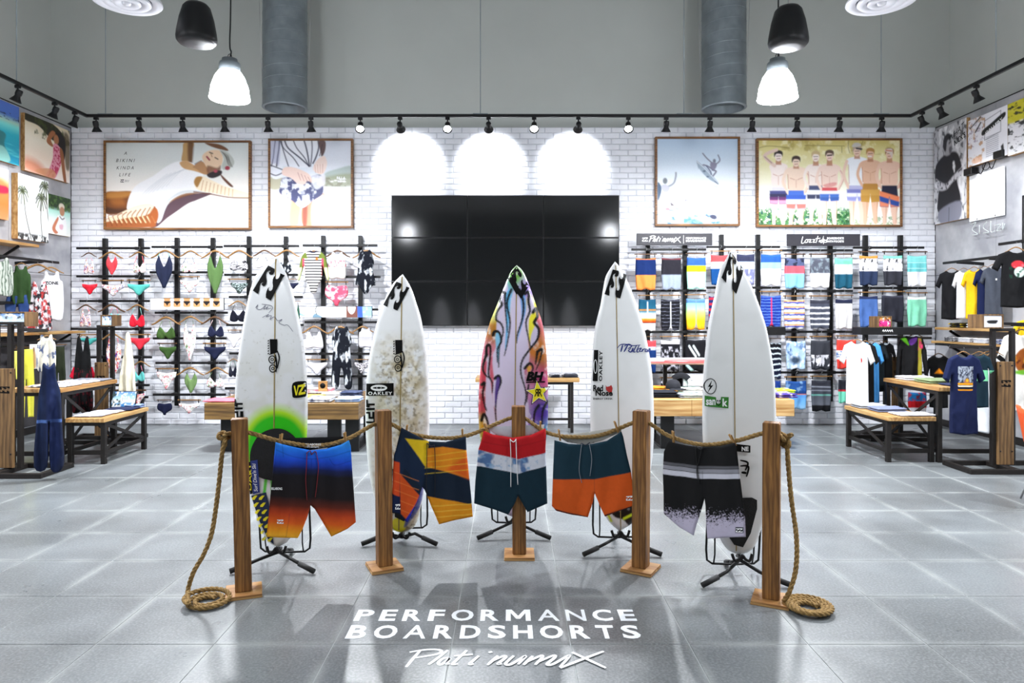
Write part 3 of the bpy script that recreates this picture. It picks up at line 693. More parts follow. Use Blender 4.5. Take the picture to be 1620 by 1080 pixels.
def art_crew(A):
    A.grad([(0, 'dccf8a'), (.12, 'e9e0a8'), (.3, 'f3edc6'), (.55, 'faf8ea'), (.8, 'fdfdf8'), (1, 'f6f3e4')])
    k = (A.Y < 420).astype(float); A.blot('b9a860', .012, .6, .6, 2, 6, key=k * (A.Y < 230)); A.blot('fffce8', .02, .55, .5, 6, 5, key=k)
    for p in ([(560, 135), (960, 140)], [(935, 150), (935, 205)], [(1005, 90), (1000, 150), (1015, 210)], [(1150, 90), (1130, 140)], [(90, 160), (200, 140), (400, 160)]): A.line(p, 5, '8f8040', .8)
    kk = ((A.Y > 740) & (A.X < 1040)).astype(float) * np.clip((A.Y - 740) / 70, 0, 1); g = fnoise(A.X * .006, A.Y * .006, 9)
    kk = kk * (g > .35); A.blot('5a9a58', .035, .32, .95, 4, 8, key=kk); A.blot('256a38', .05, .48, .95, 14, 9, key=kk); A.blot('3b6f86', .05, .62, .7, 17, 9, key=kk); A.blot('f2f6e0', .05, .62, .8, 19, 9, key=kk)
    k3 = ((A.Y > 850) & (A.X > 1040)).astype(float); A.blot('9fb48a', .04, .5, .7, 24, 8, key=k3); A.blot('4f7a72', .06, .62, .8, 27, 8, key=k3 * (A.X > 1310))
    S = 'efd2c0'; S2 = 'c98f70'; HR = '4d3a30'
    def man(cx, head, sh, waist, hem, foot, w, skin=S, hair=HR, shorts=None, shade=S2, arms=True, top=None):
        A.poly([(cx - w * .5, hem - 20), (cx - w * .06, hem - 20), (cx - w * .2, foot - 60), (cx - w * .22, foot), (cx - w * .4, foot), (cx - w * .42, (hem + foot) / 2)], skin)
        A.poly([(cx + w * .06, hem - 20), (cx + w * .5, hem - 20), (cx + w * .42, (hem + foot) / 2), (cx + w * .42, foot), (cx + w * .22, foot), (cx + w * .16, foot - 60)], skin)
        A.line([(cx - w * .2, hem), (cx - w * .2, foot - 20)], 6, shade, .7); A.line([(cx + w * .44, hem), (cx + w * .4, foot - 20)], 6, shade, .7)
        A.poly([(cx - w * .62, sh + 10), (cx - w * .2, sh - 20), (cx + w * .2, sh - 20), (cx + w * .62, sh + 10), (cx + w * .5, sh + 90), (cx + w * .42, waist), (cx - w * .42, waist), (cx - w * .5, sh + 90)], top or skin)
        if not top:
            A.line([(cx - w * .35, sh + 95), (cx - w * .1, sh + 110)], 5, shade, .7); A.line([(cx + w * .1, sh + 110), (cx + w * .38, sh + 90)], 5, shade, .7); A.line([(cx, sh + 110), (cx, waist - 30)], 5, shade, .5)
        if arms:
            A.line([(cx - w * .6, sh + 25), (cx - w * .78, (sh + waist) / 2 + 20), (cx - w * .5, waist + 20)], w * .17, skin); A.line([(cx + w * .6, sh + 25), (cx + w * .8, (sh + waist) / 2 + 20), (cx + w * .5, waist + 20)], w * .17, skin)
            A.line([(cx + w * .68, sh + 50), (cx + w * .88, (sh + waist) / 2 + 20), (cx + w * .58, waist + 20)], 5, shade, .8); A.line([(cx - w * .5, sh + 60), (cx - w * .46, waist - 20)], 5, shade, .8)
        A.poly([(cx - 24, head + 20), (cx + 24, head + 20), (cx + 30, sh), (cx - 30, sh)], shade, .8, sm=False)
        A.ell(cx, head, 36, 50, skin); A.line([(cx - 14, head + 25), (cx + 14, head + 22)], 6, 'a8584e', .8); A.line([(cx - 20, head - 2), (cx + 20, head - 4)], 6, '6b4c40', .8)
        A.poly([(cx - 42, head + 5), (cx - 40, head - 45), (cx, head - 62), (cx + 40, head - 45), (cx + 40, head), (cx + 26, head - 22), (cx - 20, head - 26)], hair)
        if shorts: shorts(cx, waist, hem, w)
    def sh_(top, cols, slant=0):
        def f(cx, a, b, w):
            P = [(cx - w * .45, a), (cx + w * .45, a), (cx + w * .56, b), (cx + w * .08, b + 6), (cx, a + (b - a) * .55), (cx - w * .08, b + 6), (cx - w * .56, b)]
            A.poly(P, cols[0], sm=False); n = len(cols)
            for k in range(1, n):
                y = a + (b - a) * k / n; A.poly([(cx - w * .6, y), (cx + w * .6, y + slant), (cx + w * .56, b), (cx + w * .08, b + 6), (cx, max(y, a + (b - a) * .55)), (cx - w * .08, b + 6), (cx - w * .56, b)], cols[k], sm=False, soft=14 if n > 3 else None)
        return f
    man(290, 245, 330, 560, 720, 930, 150, 'faeee8', '3d2f2c', sh_(0, ['e8e4f2', '5a5f96', '3f3a66', '7d3f80', 'f0b0c8']), arms=False)
    A.line([(250, 340), (150, 240), (270, 180)], 34, 'ecd6ca'); A.line([(150, 250), (220, 310)], 12, 'a98a80', .6); A.line([(365, 360), (360, 540)], 22, 'f7e8e0')
    man(470, 300, 370, 590, 770, 930, 170, 'f9e4d3', '54403a', sh_(0, ['5d86d8', '4a74cc', 'f6f6fa', 'e88f86']))
    man(670, 250, 340, 540, 720, 920, 150, 'fbefe8', 'd9c49a', sh_(0, ['5c6488', 'f4f4f8', '4a5070', 'f2f2f6']))
    man(810, 240, 340, 560, 690, 930, 165, 'f8e2d6', '7a6656', sh_(0, ['e06a70', 'f6f6fa', '5a86cc', '4a74b8'])); A.line([(790, 235), (835, 230)], 12, '4a3a3a')
    man(1090, 195, 270, 540, 690, 930, 175, 'f3d9c8', 'c9b8a8', sh_(0, ['c4c4e2', '8f92cc', 'eeeef8', 'a5a8d8']), top='f8f9fd'); A.line([(1085, 165), (1135, 172)], 16, '3a3a48'); A.poly([(1040, 150), (1060, 112), (1110, 112), (1130, 140)], 'd8d4d0')
    man(1225, 220, 300, 520, 700, 920, 165, 'edc9b0', 'c49a5c', sh_(0, ['c99a4e', 'd9b060', 'cfa450'])); A.line([(1205, 245), (1235, 245)], 10, 'ffffff')
    man(1420, 220, 310, 540, 750, 930, 170, 'f2d3c0', 'a8764e', sh_(0, ['24264a', 'f29a70', '2f62b0', 'f0a080'], 60)); A.poly([(1370, 190), (1400, 168), (1450, 175), (1445, 260), (1420, 215)], 'e8dcd4'); A.line([(1385, 185), (1440, 190)], 10, 'd97a50')
    A.poly([(745, 535), (830, 510), (880, 510), (870, 540), (790, 560)], 'e08a8a', .6)
def framed(name, lab, x0, y0, x1, y1, src, n, art, extra=None, t=.07):
    """oak tray frame with a printed sheet on the brick wall"""
    d = D - t; a = W(x0, y1, d); b = W(x1, y0, d); cx, w, h = (a.x + b.x) / 2, (b.x - a.x) / 2, b.z - a.z
    e = empty(name, (cx, D - .001, a.z), lab, 'picture', 'framed pictures on the brick wall'); fw = .028
    mb = MB()
    for lo, hi in (((-w, -t, 0), (w, 0, fw)), ((-w, -t, h - fw), (w, 0, h)), ((-w, -t, fw), (-w + fw, 0, h - fw)), ((w - fw, -t, fw), (w, 0, h - fw))): mb.box(lo, hi, c=.002)
    mb.build('frame', m_frame, e)
    MB().box((-w + fw, -t + .03, fw), (w - fw, -.01, h - fw)).build('backing_board', m_white, e)
    pl = lambda x, y: (-w + fw + (x - src[0]) / (src[2] - src[0]) * 2 * (w - fw), -t + .024, h - fw - (y - src[1]) / (src[3] - src[1]) * (h - 2 * fw))
    canvas('photo_print', *src, n[0], n[1], art, pl, m_print, e)
    if extra: extra(e, lambda X, Y: np.stack([-w + fw + (X - src[0]) / (src[2] - src[0]) * 2 * (w - fw), np.full(len(X), -t + .023), h - fw - (Y - src[1]) / (src[3] - src[1]) * (h - 2 * fw)], 1))
def bik_text(e, pl):
    g = [fit(t, x0, y0, x1, y1, spacing=1.5, shear=.3) for t, x0, y0, x1, y1 in (('A', 278, 183, 306, 212), ('BIKINI', 200, 252, 385, 284), ('KINDA', 205, 324, 372, 355), ('LIFE', 230, 392, 345, 422))]
    g += hwave(244, 455, 278, 482) + [fit('BILLA', 288, 458, 330, 466), fit('BONG', 288, 470, 326, 478)]
    decal('printed_words', g, pl, m_inkb, e)
def bong_text(e, pl):
    decal('printed_words', [fit('BILLA', 812, 462, 905, 490, bold=.02), fit('BONG', 822, 500, 905, 524, bold=.02)], pl, m_white, e)
framed('framed_picture', 'wide framed photo of a reclining woman in a white swimsuit with printed words', 163.5, 222, 396, 363, (105, 95, 1495, 925), (232, 140), art_bikini, bik_text)
framed('framed_picture', 'square framed photo of a striped shirt and leafy bikini bottoms on a beach', 424, 219, 558, 360, (110, 80, 965, 990), (140, 148), art_stripes, bong_text)
framed('framed_picture', 'square framed photo of a surfer flying above a white wave', 1037, 216, 1171, 357, (75, 100, 930, 992), (140, 148), art_surfer)
framed('framed_picture', 'wide framed photo of seven men in boardshorts lined up by a yellow wall', 1197.5, 218.5, 1428, 358.5, (85, 85, 1525, 938), (240, 146), art_crew)
# ================================================================== POSTS
POSTS = [dict(d=4.0, top=378.8, bot=385.5, z=1.005, rz=20), dict(d=4.4, top=606, bot=608, z=.998, rz=24), dict(d=4.62, top=820, bot=821.5, z=.995, rz=0),
         dict(d=4.37, top=1015, bot=1013.5, z=1.0, rz=-30), dict(d=3.89, top=1221, bot=1220, z=1.0, rz=-26)]
PN = ['far left', 'second from the left', 'middle', 'second from the right', 'far right']
for i, p in enumerate(POSTS):
    d = p['d']; xb = (p['bot'] - CX) * d / F; xt = (p['top'] - CX) * d / F
    e = empty('wooden_post', (xb, d, 0), 'square brown timber post on a plywood base, %s in the rope line' % PN[i], 'post', 'timber posts of the rope line', math.radians(p['rz']))
    R = Matrix.Rotation(-math.radians(p['rz']), 3, 'Z'); lean = R @ Vector((xt - xb, 0, 0)); s = .045; mb = MB()
    bm = bmesh.new(); bmesh.ops.create_cube(bm, size=1)
    for v in bm.verts: v.co = Vector((v.co.x * 2 * s, v.co.y * 2 * s, 0 if v.co.z < 0 else p['z'] - .022)) + (lean if v.co.z > 0 else Vector((0, 0, 0)))
    bmesh.ops.bevel(bm, geom=bm.edges[:], offset=.004, segments=2, affect='EDGES'); bm.verts.index_update()
    mb.add([v.co + Vector((0, 0, .022)) for v in bm.verts], [tuple(v.index for v in f.verts) for f in bm.faces]); bm.free()
    mb.build('timber_shaft', m_post, e)
    MB().box((-.1, -.1, 0), (.1, .1, .01), c=.0015).build('base_plate', m_plate, e)
    MB().box((-.098, -.099, .0105), (.099, .098, .0215), c=.0015).build('base_plate', m_plate, e)
# ================================================================== ROPE (one continuous laid rope)
m_rope = mat('manila_rope', 'a5854f', .85, col2='6f5429', scale=60, bump=.5, bscale=300, lo=.3, hi=.7)
def laid(mb, pts, R=.0135, pitch=.085, m=0):
    P = np.array(resample([tuple(p) for p in catmull(pts, 8)], .011, False)); L = np.concatenate([[0], np.cumsum(np.linalg.norm(np.diff(P, axis=0), axis=1))])
    u = None; T = np.gradient(P, axis=0); T /= np.linalg.norm(T, axis=1)[:, None]; fr = []
    for t in T:
        u = np.cross(t, [0, 0, 1.]) if u is None else u - t * np.dot(u, t)
        if np.linalg.norm(u) < 1e-4: u = np.cross(t, [0, 1., 0])
        u = u / np.linalg.norm(u); fr.append((u, np.cross(t, u)))
    for k in range(3):
        q = [P[i] + (fr[i][0] * math.cos(2 * PI * L[i] / pitch + k * 2 * PI / 3) + fr[i][1] * math.sin(2 * PI * L[i] / pitch + k * 2 * PI / 3)) * R * .5 for i in range(len(P))]
        mb.tube(q, R * .56, 6, m)
    return mb
def rp(px, py, d): return tuple(W(px, py, d))
r = []
cx, cy, cz = W(327, 953, 3.87); cz = .0
def coil(cx, cy, turns, r0, r1, z0, z1, a0, n=14):
    return [(cx + (r0 + (r1 - r0) * t) * math.cos(a0 + 2 * PI * turns * t), cy + (r0 + (r1 - r0) * t) * math.sin(a0 + 2 * PI * turns * t), z0 + (z1 - z0) * t) for t in np.linspace(0, 1, int(n * abs(turns)))]
Lc = (W(327, 955, 1760 / 457).x, 3.86); Rc = (W(1281, 967, 1760 / 469).x, 3.765)
left = coil(*Lc, 1.9, .05, .115, .016, .018, 1.0) + coil(*Lc, .55, .112, .118, .032, .045, 1.0 + 2 * PI * 1.9 + .4)
left += [rp(297, 935, 3.9), rp(306, 905, 3.9), rp(323, 875, 3.92), rp(336, 838, 3.94), rp(345, 776, 3.96), rp(351, 720, 3.97), rp(355, 700, 3.97)]
span = [rp(357, 688, 4.0), rp(372, 685, 4.0), rp(393, 684, 4.02), rp(440, 697, 4.09), rp(497, 705, 4.18), rp(545, 696, 4.27), rp(588, 673, 4.37), rp(606, 668, 4.4), rp(622, 672, 4.41), rp(650, 686, 4.45), rp(700, 693, 4.5), rp(742, 688, 4.54), rp(785, 670, 4.59), rp(808, 661, 4.62), rp(821, 659, 4.62), rp(833, 663, 4.6), rp(865, 684, 4.57), rp(905, 691, 4.51), rp(950, 688, 4.46), rp(1000, 669, 4.38), rp(1014, 666, 4.37), rp(1030, 671, 4.35), rp(1060, 690, 4.28), rp(1110, 703, 4.15), rp(1160, 698, 4.03), rp(1203, 686, 3.92), rp(1222, 684, 3.89), rp(1240, 688, 3.88)]
right = [rp(1245, 702, 3.87), rp(1247, 735, 3.85), rp(1252, 790, 3.84), rp(1260, 850, 3.82), rp(1259, 900, 3.8), rp(1249, 935, 3.79)] + coil(*Rc, -3.4, .125, .055, .03, .018, PI * .85)
mb = MB(); laid(mb, left + span + right)
rope = mb.build('rope', m_rope); tag(rope, 'thick twisted manila rope strung through the posts with both ends coiled on the floor', 'rope')
for (px, py, d) in ((356, 692, 3.99), (1243, 694, 3.87)):
    c = W(px, py, d); mb = MB(); k = []
    for t in np.linspace(0, 2 * PI, 26, endpoint=False):
        k.append((c.x + .024 * (math.sin(t) + 1.35 * math.sin(2 * t)) * .62, c.y - .0 + .024 * math.sin(3 * t), c.z + .024 * (math.cos(t) - 1.35 * math.cos(2 * t)) * .75))
    laid(mb, k + k[:2], R=.0125, pitch=.07); mb.build('knot', m_rope, rope)
# ================================================================== CLOTHES PEGS
m_peg = wood('pale_peg_wood', 'c9a468', 'a67f45', 'z', 8, .6)
peg0 = None
PEGS = [(445, 697, 4.1, -6, 'left peg of the blue to orange boardshorts'), (547, 694, 4.27, 6, 'right peg of the blue to orange boardshorts'), (643.5, 682, 4.44, -6, 'left peg of the navy and orange panelled boardshorts'), (732, 688, 4.53, 3, 'right peg of the navy and orange panelled boardshorts'),
        (770, 678, 4.57, 28, 'left peg of the red, white and teal boardshorts'), (854.5, 676, 4.58, -3, 'right peg of the red, white and teal boardshorts'), (885, 689, 4.54, 8, 'left peg of the teal over orange boardshorts'), (975, 676, 4.42, 18, 'right peg of the teal over orange boardshorts'),
        (1064.5, 692, 4.27, 4, 'left peg of the black and white speckled boardshorts'), (1159, 697, 4.03, 28, 'right peg of the black and white speckled boardshorts')]
for px, py, d, a, lab in PEGS:
    p = W(px, py, d); e = empty('clothes_peg', (p.x, p.y - .012, p.z), 'wooden spring clothes peg, ' + lab, 'clothes peg', 'wooden clothes pegs on the rope'); e.rotation_euler = (0, math.radians(-a), 0)
    for s in (-1, 1):
        m = MB(); m.add([(-.0055, s * .012, .042), (.0055, s * .012, .042), (.0055, s * .004, -.03), (-.0055, s * .004, -.03), (-.0055, s * .02, .042), (.0055, s * .02, .042), (.0055, s * .014, .0), (-.0055, s * .014, .0), (.0055, s * .008, -.03), (-.0055, s * .008, -.03)],
              [(0, 1, 2, 3), (4, 7, 6, 5), (7, 9, 8, 6), (0, 4, 5, 1), (3, 2, 8, 9), (0, 3, 9, 7, 4), (1, 5, 6, 8, 2)]); o = m.build('peg_half', m_peg, e); fix_normals(o)
    MB().tube([(-.007, -.01, .006), (-.007, .012, .006), (.007, .012, .006), (.007, -.01, .006)], .0012, 5).build('spring', m_chrome, e)
# ================================================================== SURFBOARDS
m_board = mat('glassed_surfboard', None, .28, attr=True, var=.02, scale=8, coat=.15, spec=.4)
m_string = mat('stringer_wood', 'a08a50', .4, var=.2, scale=30)
m_stick = mat('print_sticker', None, .35, attr=True, var=.02, scale=20)
m_pad = mat('black_traction_foam', '121214', .85, var=.4, scale=60, bump=.6, bscale=180)
m_yel = mat('yellow_vinyl', 'f0e21c', .45, var=.03, scale=10)
m_green = mat('green_vinyl', '2f7d26', .45, var=.05, scale=10)
m_navyv = mat('navy_ink', '1a2a78', .45, var=.05, scale=10)
m_inkg = mat('grey_pen_ink', '5a5a72', .5, var=.1, scale=20)
BOARDS = {}
def board(key, lab, d, L, R, paint, bg, thick=.062):
    """L, R: outline points from the nose down (photo pixels), left and right"""
    P = catmull(L, 5) + catmull(R[::-1], 5)
    Pm = [P[0]]
    for q in P[1:]:
        if math.dist(q, Pm[-1]) > 1.0: Pm.append(q)
    Bd = np.array(resample(Pm, 4)); tip = L[0]; bot = max(q[1] for q in Pm); org = W(tip[0], bot, d)
    sc = d / F; y0, y1 = tip[1], bot
    def rocker(y): t = (y - y0) / (y1 - y0); return .10 * np.clip(1 - t / .45, 0, 1) ** 2.2 + .02 * np.clip((t - .75) / .25, 0, 1) ** 2
    def place(x, y, off):
        x = np.asarray(x, float); y = np.asarray(y, float); r = rocker(y); q = (d + r) / F      # the nose curves away from the viewer
        return np.stack([(x - CX) * q - (tip[0] - CX) * sc, r - off, -(y - CY) * q + (bot - CY) * sc], 1)
    e = empty('surfboard', (W(tip[0], bot, d).x, d, W(0, bot, d).z), lab, 'surfboard', 'surfboards on stands behind the rope line')
    rim = 8
    pillow('board_body', Pm, 1.75, thick, place, m_board, paint, e, rim=rim, bg=bg)
    def deck(X, Y, k=.0012):
        X = np.asarray(X, float); Y = np.asarray(Y, float); dd = segdist(X, Y, [tuple(q) for q in Bd]); ins = inside(X, Y, [tuple(q) for q in Bd])
        t = np.clip(np.where(ins, dd, 0) / rim, 0, 1); return place(X, Y, np.sqrt(1 - (1 - t) ** 2) * thick / 2 + k)
    BOARDS[key] = dict(e=e, deck=deck, d=d, place=place)
    return e, deck
def clipb(geo, P):
    return geo
def stick(e, deck, name, geos, mt, lift=.0016):
    lift = lift + .0012 if 'letters' not in name else max(lift, .005) + .001
    o = decal(name, geos, lambda X, Y: deck(X, Y, lift), mt, e, 1, -.00012); return o
def stringer(e, deck, x0, y0, x1, y1, w=1.7, wob=0):
    P = resample([(x0, y0), (x1, y1)], 6, False); V = np.array(P); n = len(V); v = np.concatenate([V - [w / 2, 0], V + [w / 2, 0]])
    stick(e, deck, 'stringer', [(v, [(i, i + 1, n + i + 1, n + i) for i in range(n - 1)])], m_string, .0009)
def shaper_mark(e, deck, cx, cy, s):
    """block print and two small wheels, the shaper's mark on the stringer"""
    g = [fillp([(cx - 6 * s, cy - 26 * s), (cx + 6 * s, cy - 26 * s), (cx + 6 * s, cy - 6 * s), (cx - 5 * s, cy - 3 * s)], 3 * s)]
    for k in range(6): g.append(fillp([(cx - 9 * s, cy - (24 - 4 * k) * s), (cx - 7 * s, cy - (25 - 4 * k) * s), (cx - 7 * s, cy - (23 - 4 * k) * s), (cx - 9 * s, cy - (22 - 4 * k) * s)], 3))
    g += [ring(cx - 2 * s, cy + 6 * s, 6 * s, 6.5 * s, 1.6 * s), ring(cx - 1 * s, cy + 20 * s, 6 * s, 6.5 * s, 1.6 * s), ring(cx - 1 * s, cy + 20 * s, 2.5 * s, 2.6 * s, 1.2 * s, 12), ring(cx - 2 * s, cy + 6 * s, 2.5 * s, 2.6 * s, 1.2 * s, 12)]
    g += [ribbon([(cx + 6 * s, cy - 8 * s), (cx + 9 * s, cy + 4 * s), (cx + 6 * s, cy + 20 * s)], 2 * s), ribbon([(cx + 3 * s, cy - 2 * s), (cx + 5 * s, cy + 12 * s), (cx + 4 * s, cy + 26 * s)], 2.4 * s), ribbon([(cx - 7 * s, cy - 2 * s), (cx + 6 * s, cy - 6 * s)], 2 * s)]
    stick(e, deck, 'shaper_mark', g, m_inkb)
def js(e, deck, x, y, s=1.0):
    g = [fillp(q, 2) for q in ([(x, y), (x + 3, y), (x + 3, y + 6), (x + 14, y + 6), (x + 14, y + 9), (x + 6, y + 9), (x + 6, y + 12), (x, y + 12)],
        [(x, y + 13), (x + 14, y + 13), (x + 14, y + 16), (x, y + 17)], [(x, y + 19), (x + 7, y + 19), (x + 7, y + 27), (x + 10, y + 27), (x + 10, y + 19), (x + 15, y + 19), (x + 15, y + 37), (x, y + 37), (x, y + 34), (x + 12, y + 34), (x + 12, y + 30), (x + 4, y + 30), (x + 4, y + 22), (x, y + 22)])]
    stick(e, deck, 'shaper_letters', g, m_inkb)
# --- board 1
def paint1(A):
    g = fnoise(A.X * .05, A.Y * .05, 3); A.blend(slice(None), np.clip((g - .45) * 1.6, 0, .35) * np.clip((A.Y - 520) / 120, 0, 1), 'cfcdb8')
    A.blot('8a8464', .3, .74, .35, 5, 8, key=((A.Y > 520) & (A.Y < 700)).astype(float))
    r = np.sqrt(((A.X - 440) / 1.0) ** 2 + ((A.Y - 705) / 1.1) ** 2); A.blend(slice(None), np.clip((64 - r) / 14, 0, 1) * (A.Y < 745), 'b8e82c'); A.blend(slice(None), np.clip((50 - r) / 8, 0, 1) * (A.Y < 745), '2fc61c')
    A.poly([(398, 690), (425, 690), (440, 860), (425, 850), (412, 820), (400, 770)], '4fd63a', .0)
    A.line([(424, 752), (420, 790), (422, 830)], 5, '57c93a'); A.line([(432, 752), (434, 800)], 4, '57c93a')
e1, dk1 = board(1, 'white surfboard with a green airbrushed arc and pen signature, far left', 4.42,
    [(438, 405.5), (424, 417), (407, 433), (400, 446), (391.5, 476), (381.5, 533), (373.8, 591), (371.5, 640), (375, 690), (385, 740), (397, 783), (409, 828), (425, 856), (440, 865)],
    [(438, 405.5), (446, 420), (453, 433), (460, 452), (466.7, 476), (479, 533), (485.4, 591), (487, 640), (485.5, 690), (482, 740), (476, 783), (468, 828), (457, 854), (440, 865)], paint1, 'e9eaec')
stringer(e1, dk1, 438.5, 410, 436, 682)
stick(e1, dk1, 'wave_logo', wave((426.9, 420), (452.4, 435.7), (403.1, 459.8), 5), m_inkb, .0028)
shaper_mark(e1, dk1, 435.5, 562, 1.0)
sg = [[(407, 487), (411, 482), (409, 488), (416, 489), (423, 483), (420, 489), (427, 485), (424, 489), (432, 487)], [(417, 481), (430, 483), (434, 487), (428, 495)], [(418, 502), (428, 497), (424, 501), (432, 499), (430, 505), (437, 501), (442, 507), (449, 505), (444, 510), (452, 514), (458, 514), (466, 524)]]
stick(e1, dk1, 'pen_signature', [ribbon(q, .8, .8) for q in sg], m_inkg)
vz = [fillp([(466, 605), (483, 602), (486, 606), (486, 624), (482, 627), (468, 628), (465, 623)], 4, True)]; stick(e1, dk1, 'square_sticker', vz, m_inkb, .0022)
stick(e1, dk1, 'sticker_letters', [fillp(q, 5) for q in ([(467.5, 609), (469.5, 609), (472, 620), (474, 608), (476, 608), (472.5, 624), (470.5, 624)], [(475.5, 608), (485, 606), (484.5, 609), (479, 619.5), (485, 618.5), (485, 622), (475, 624), (475, 621), (480.5, 610.5), (475, 611.5)])], m_yel, .004)
js(e1, dk1, 373.5, 630)
pad = [fillp([(402, 740), (399, 718), (404, 700), (415, 685), (432, 677), (450, 677), (466, 686), (476, 700), (480, 720), (478, 745), (470, 760), (420, 755)], 6, True)]; stick(e1, dk1, 'traction_pad', pad, m_pad, .006)
stick(e1, dk1, 'black_sticker', [fillp([(396, 729), (401, 728), (403, 778), (398, 780)], 12)], m_inkb, .005); stick(e1, dk1, 'sticker_letters', [fitq('DAKI', (396, 774), (397, 735), (401, 773), bold=.02)], m_yel, .0065)
stick(e1, dk1, 'blue_sticker', [fillp([(400, 727), (411, 725), (414.5, 776), (404, 779)], 12)], mat('blue_vinyl', '20337e', .45, var=.05, scale=10), .008); stick(e1, dk1, 'sticker_letters', [fitq("Surf Dive'n Ski", (405.5, 775), (402, 731), (411.5, 774.5), shear=.2, bold=.01)], m_white, .0095)
zz = []
for k in range(7):
    for c in range(2):
        x = 402 + c * 11 + k * 2.2; y = 785 + k * 11; zz.append(fillp([(x, y), (x + 5, y - 4), (x + 9, y - 4), (x + 4, y + 3), (x + 0, y + 3)], 12))
stick(e1, dk1, 'tail_pad', [fillp([(400, 782), (424, 776), (430, 800), (436, 858), (428, 852), (414, 822)], 8)], mat('blue_foam', '1c2c50', .8, var=.2, scale=40), .005); stick(e1, dk1, 'pad_stripes', zz, m_yel, .0065)
# --- board 2
def paint2(A):
    k = np.clip((A.Y - 520) / 60, 0, 1); k2 = np.clip((A.X - 585) / 25, 0, 1) * np.clip((680 - A.X) / 20, 0, 1)
    A.blot('cbbfa0', .06, .36, .85, 3, 4, key=k * k2); A.blot('9c8c66', .12, .5, .8, 9, 5, key=k * k2); A.blot('6d6044', .25, .6, .7, 13, 8, key=k * k2); A.blot('efeadc', .2, .6, .7, 17, 8, key=k * k2)
    A.poly([(622, 820), (640, 818), (642, 835), (626, 840)], 'e8dc2a')
    A.poly([(655, 780), (672, 720), (668, 790), (650, 822), (640, 830)], '2540a8', .8)
e2, dk2 = board(2, 'white surfboard with brown wax grime and a black goggle-brand sticker, second from the left', 4.93,
    [(637, 433.5), (624, 446), (615, 459), (608, 476), (597.6, 505), (588, 545), (583, 572), (578.5, 620), (578, 660), (580, 710), (586, 760), (597, 800), (612, 832), (636, 843)],
    [(637, 433.5), (645, 445), (652, 459), (659, 480), (666.5, 505), (673, 545), (676, 572), (679, 620), (679.5, 660), (678, 710), (673, 760), (666, 800), (656, 832), (636, 843)], paint2, 'e9eaec')
e2['label'] = 'white surfboard stained with brown wax below a black wave logo, second from the left'
stringer(e2, dk2, 637, 438, 632, 840)
stick(e2, dk2, 'wave_logo', wave((628.1, 445.6), (648.7, 455.2), (607, 482), 5), m_inkb, .0028)
shaper_mark(e2, dk2, 632, 562, .95)
stick(e2, dk2, 'black_sticker', [fillp([(580.5, 606), (624, 605), (624, 624.5), (580.5, 625)], 2.5)], m_inkb, .0025)
stick(e2, dk2, 'sticker_emblem', [ring(601, 612.5, 13, 5, 3.4, 32), ring(601, 612.5, 4, 2.2, .6, 16), fit('OAKLEY', 584, 618.5, 622, 623.5, bold=.03, spacing=1.25)], m_white, .004)
js(e2, dk2, 580.5, 631)
stick(e2, dk2, 'tail_pad', [fillp([(622, 740), (656, 735), (660, 760), (652, 812), (640, 822), (626, 815)], 7)], m_pad, .006)
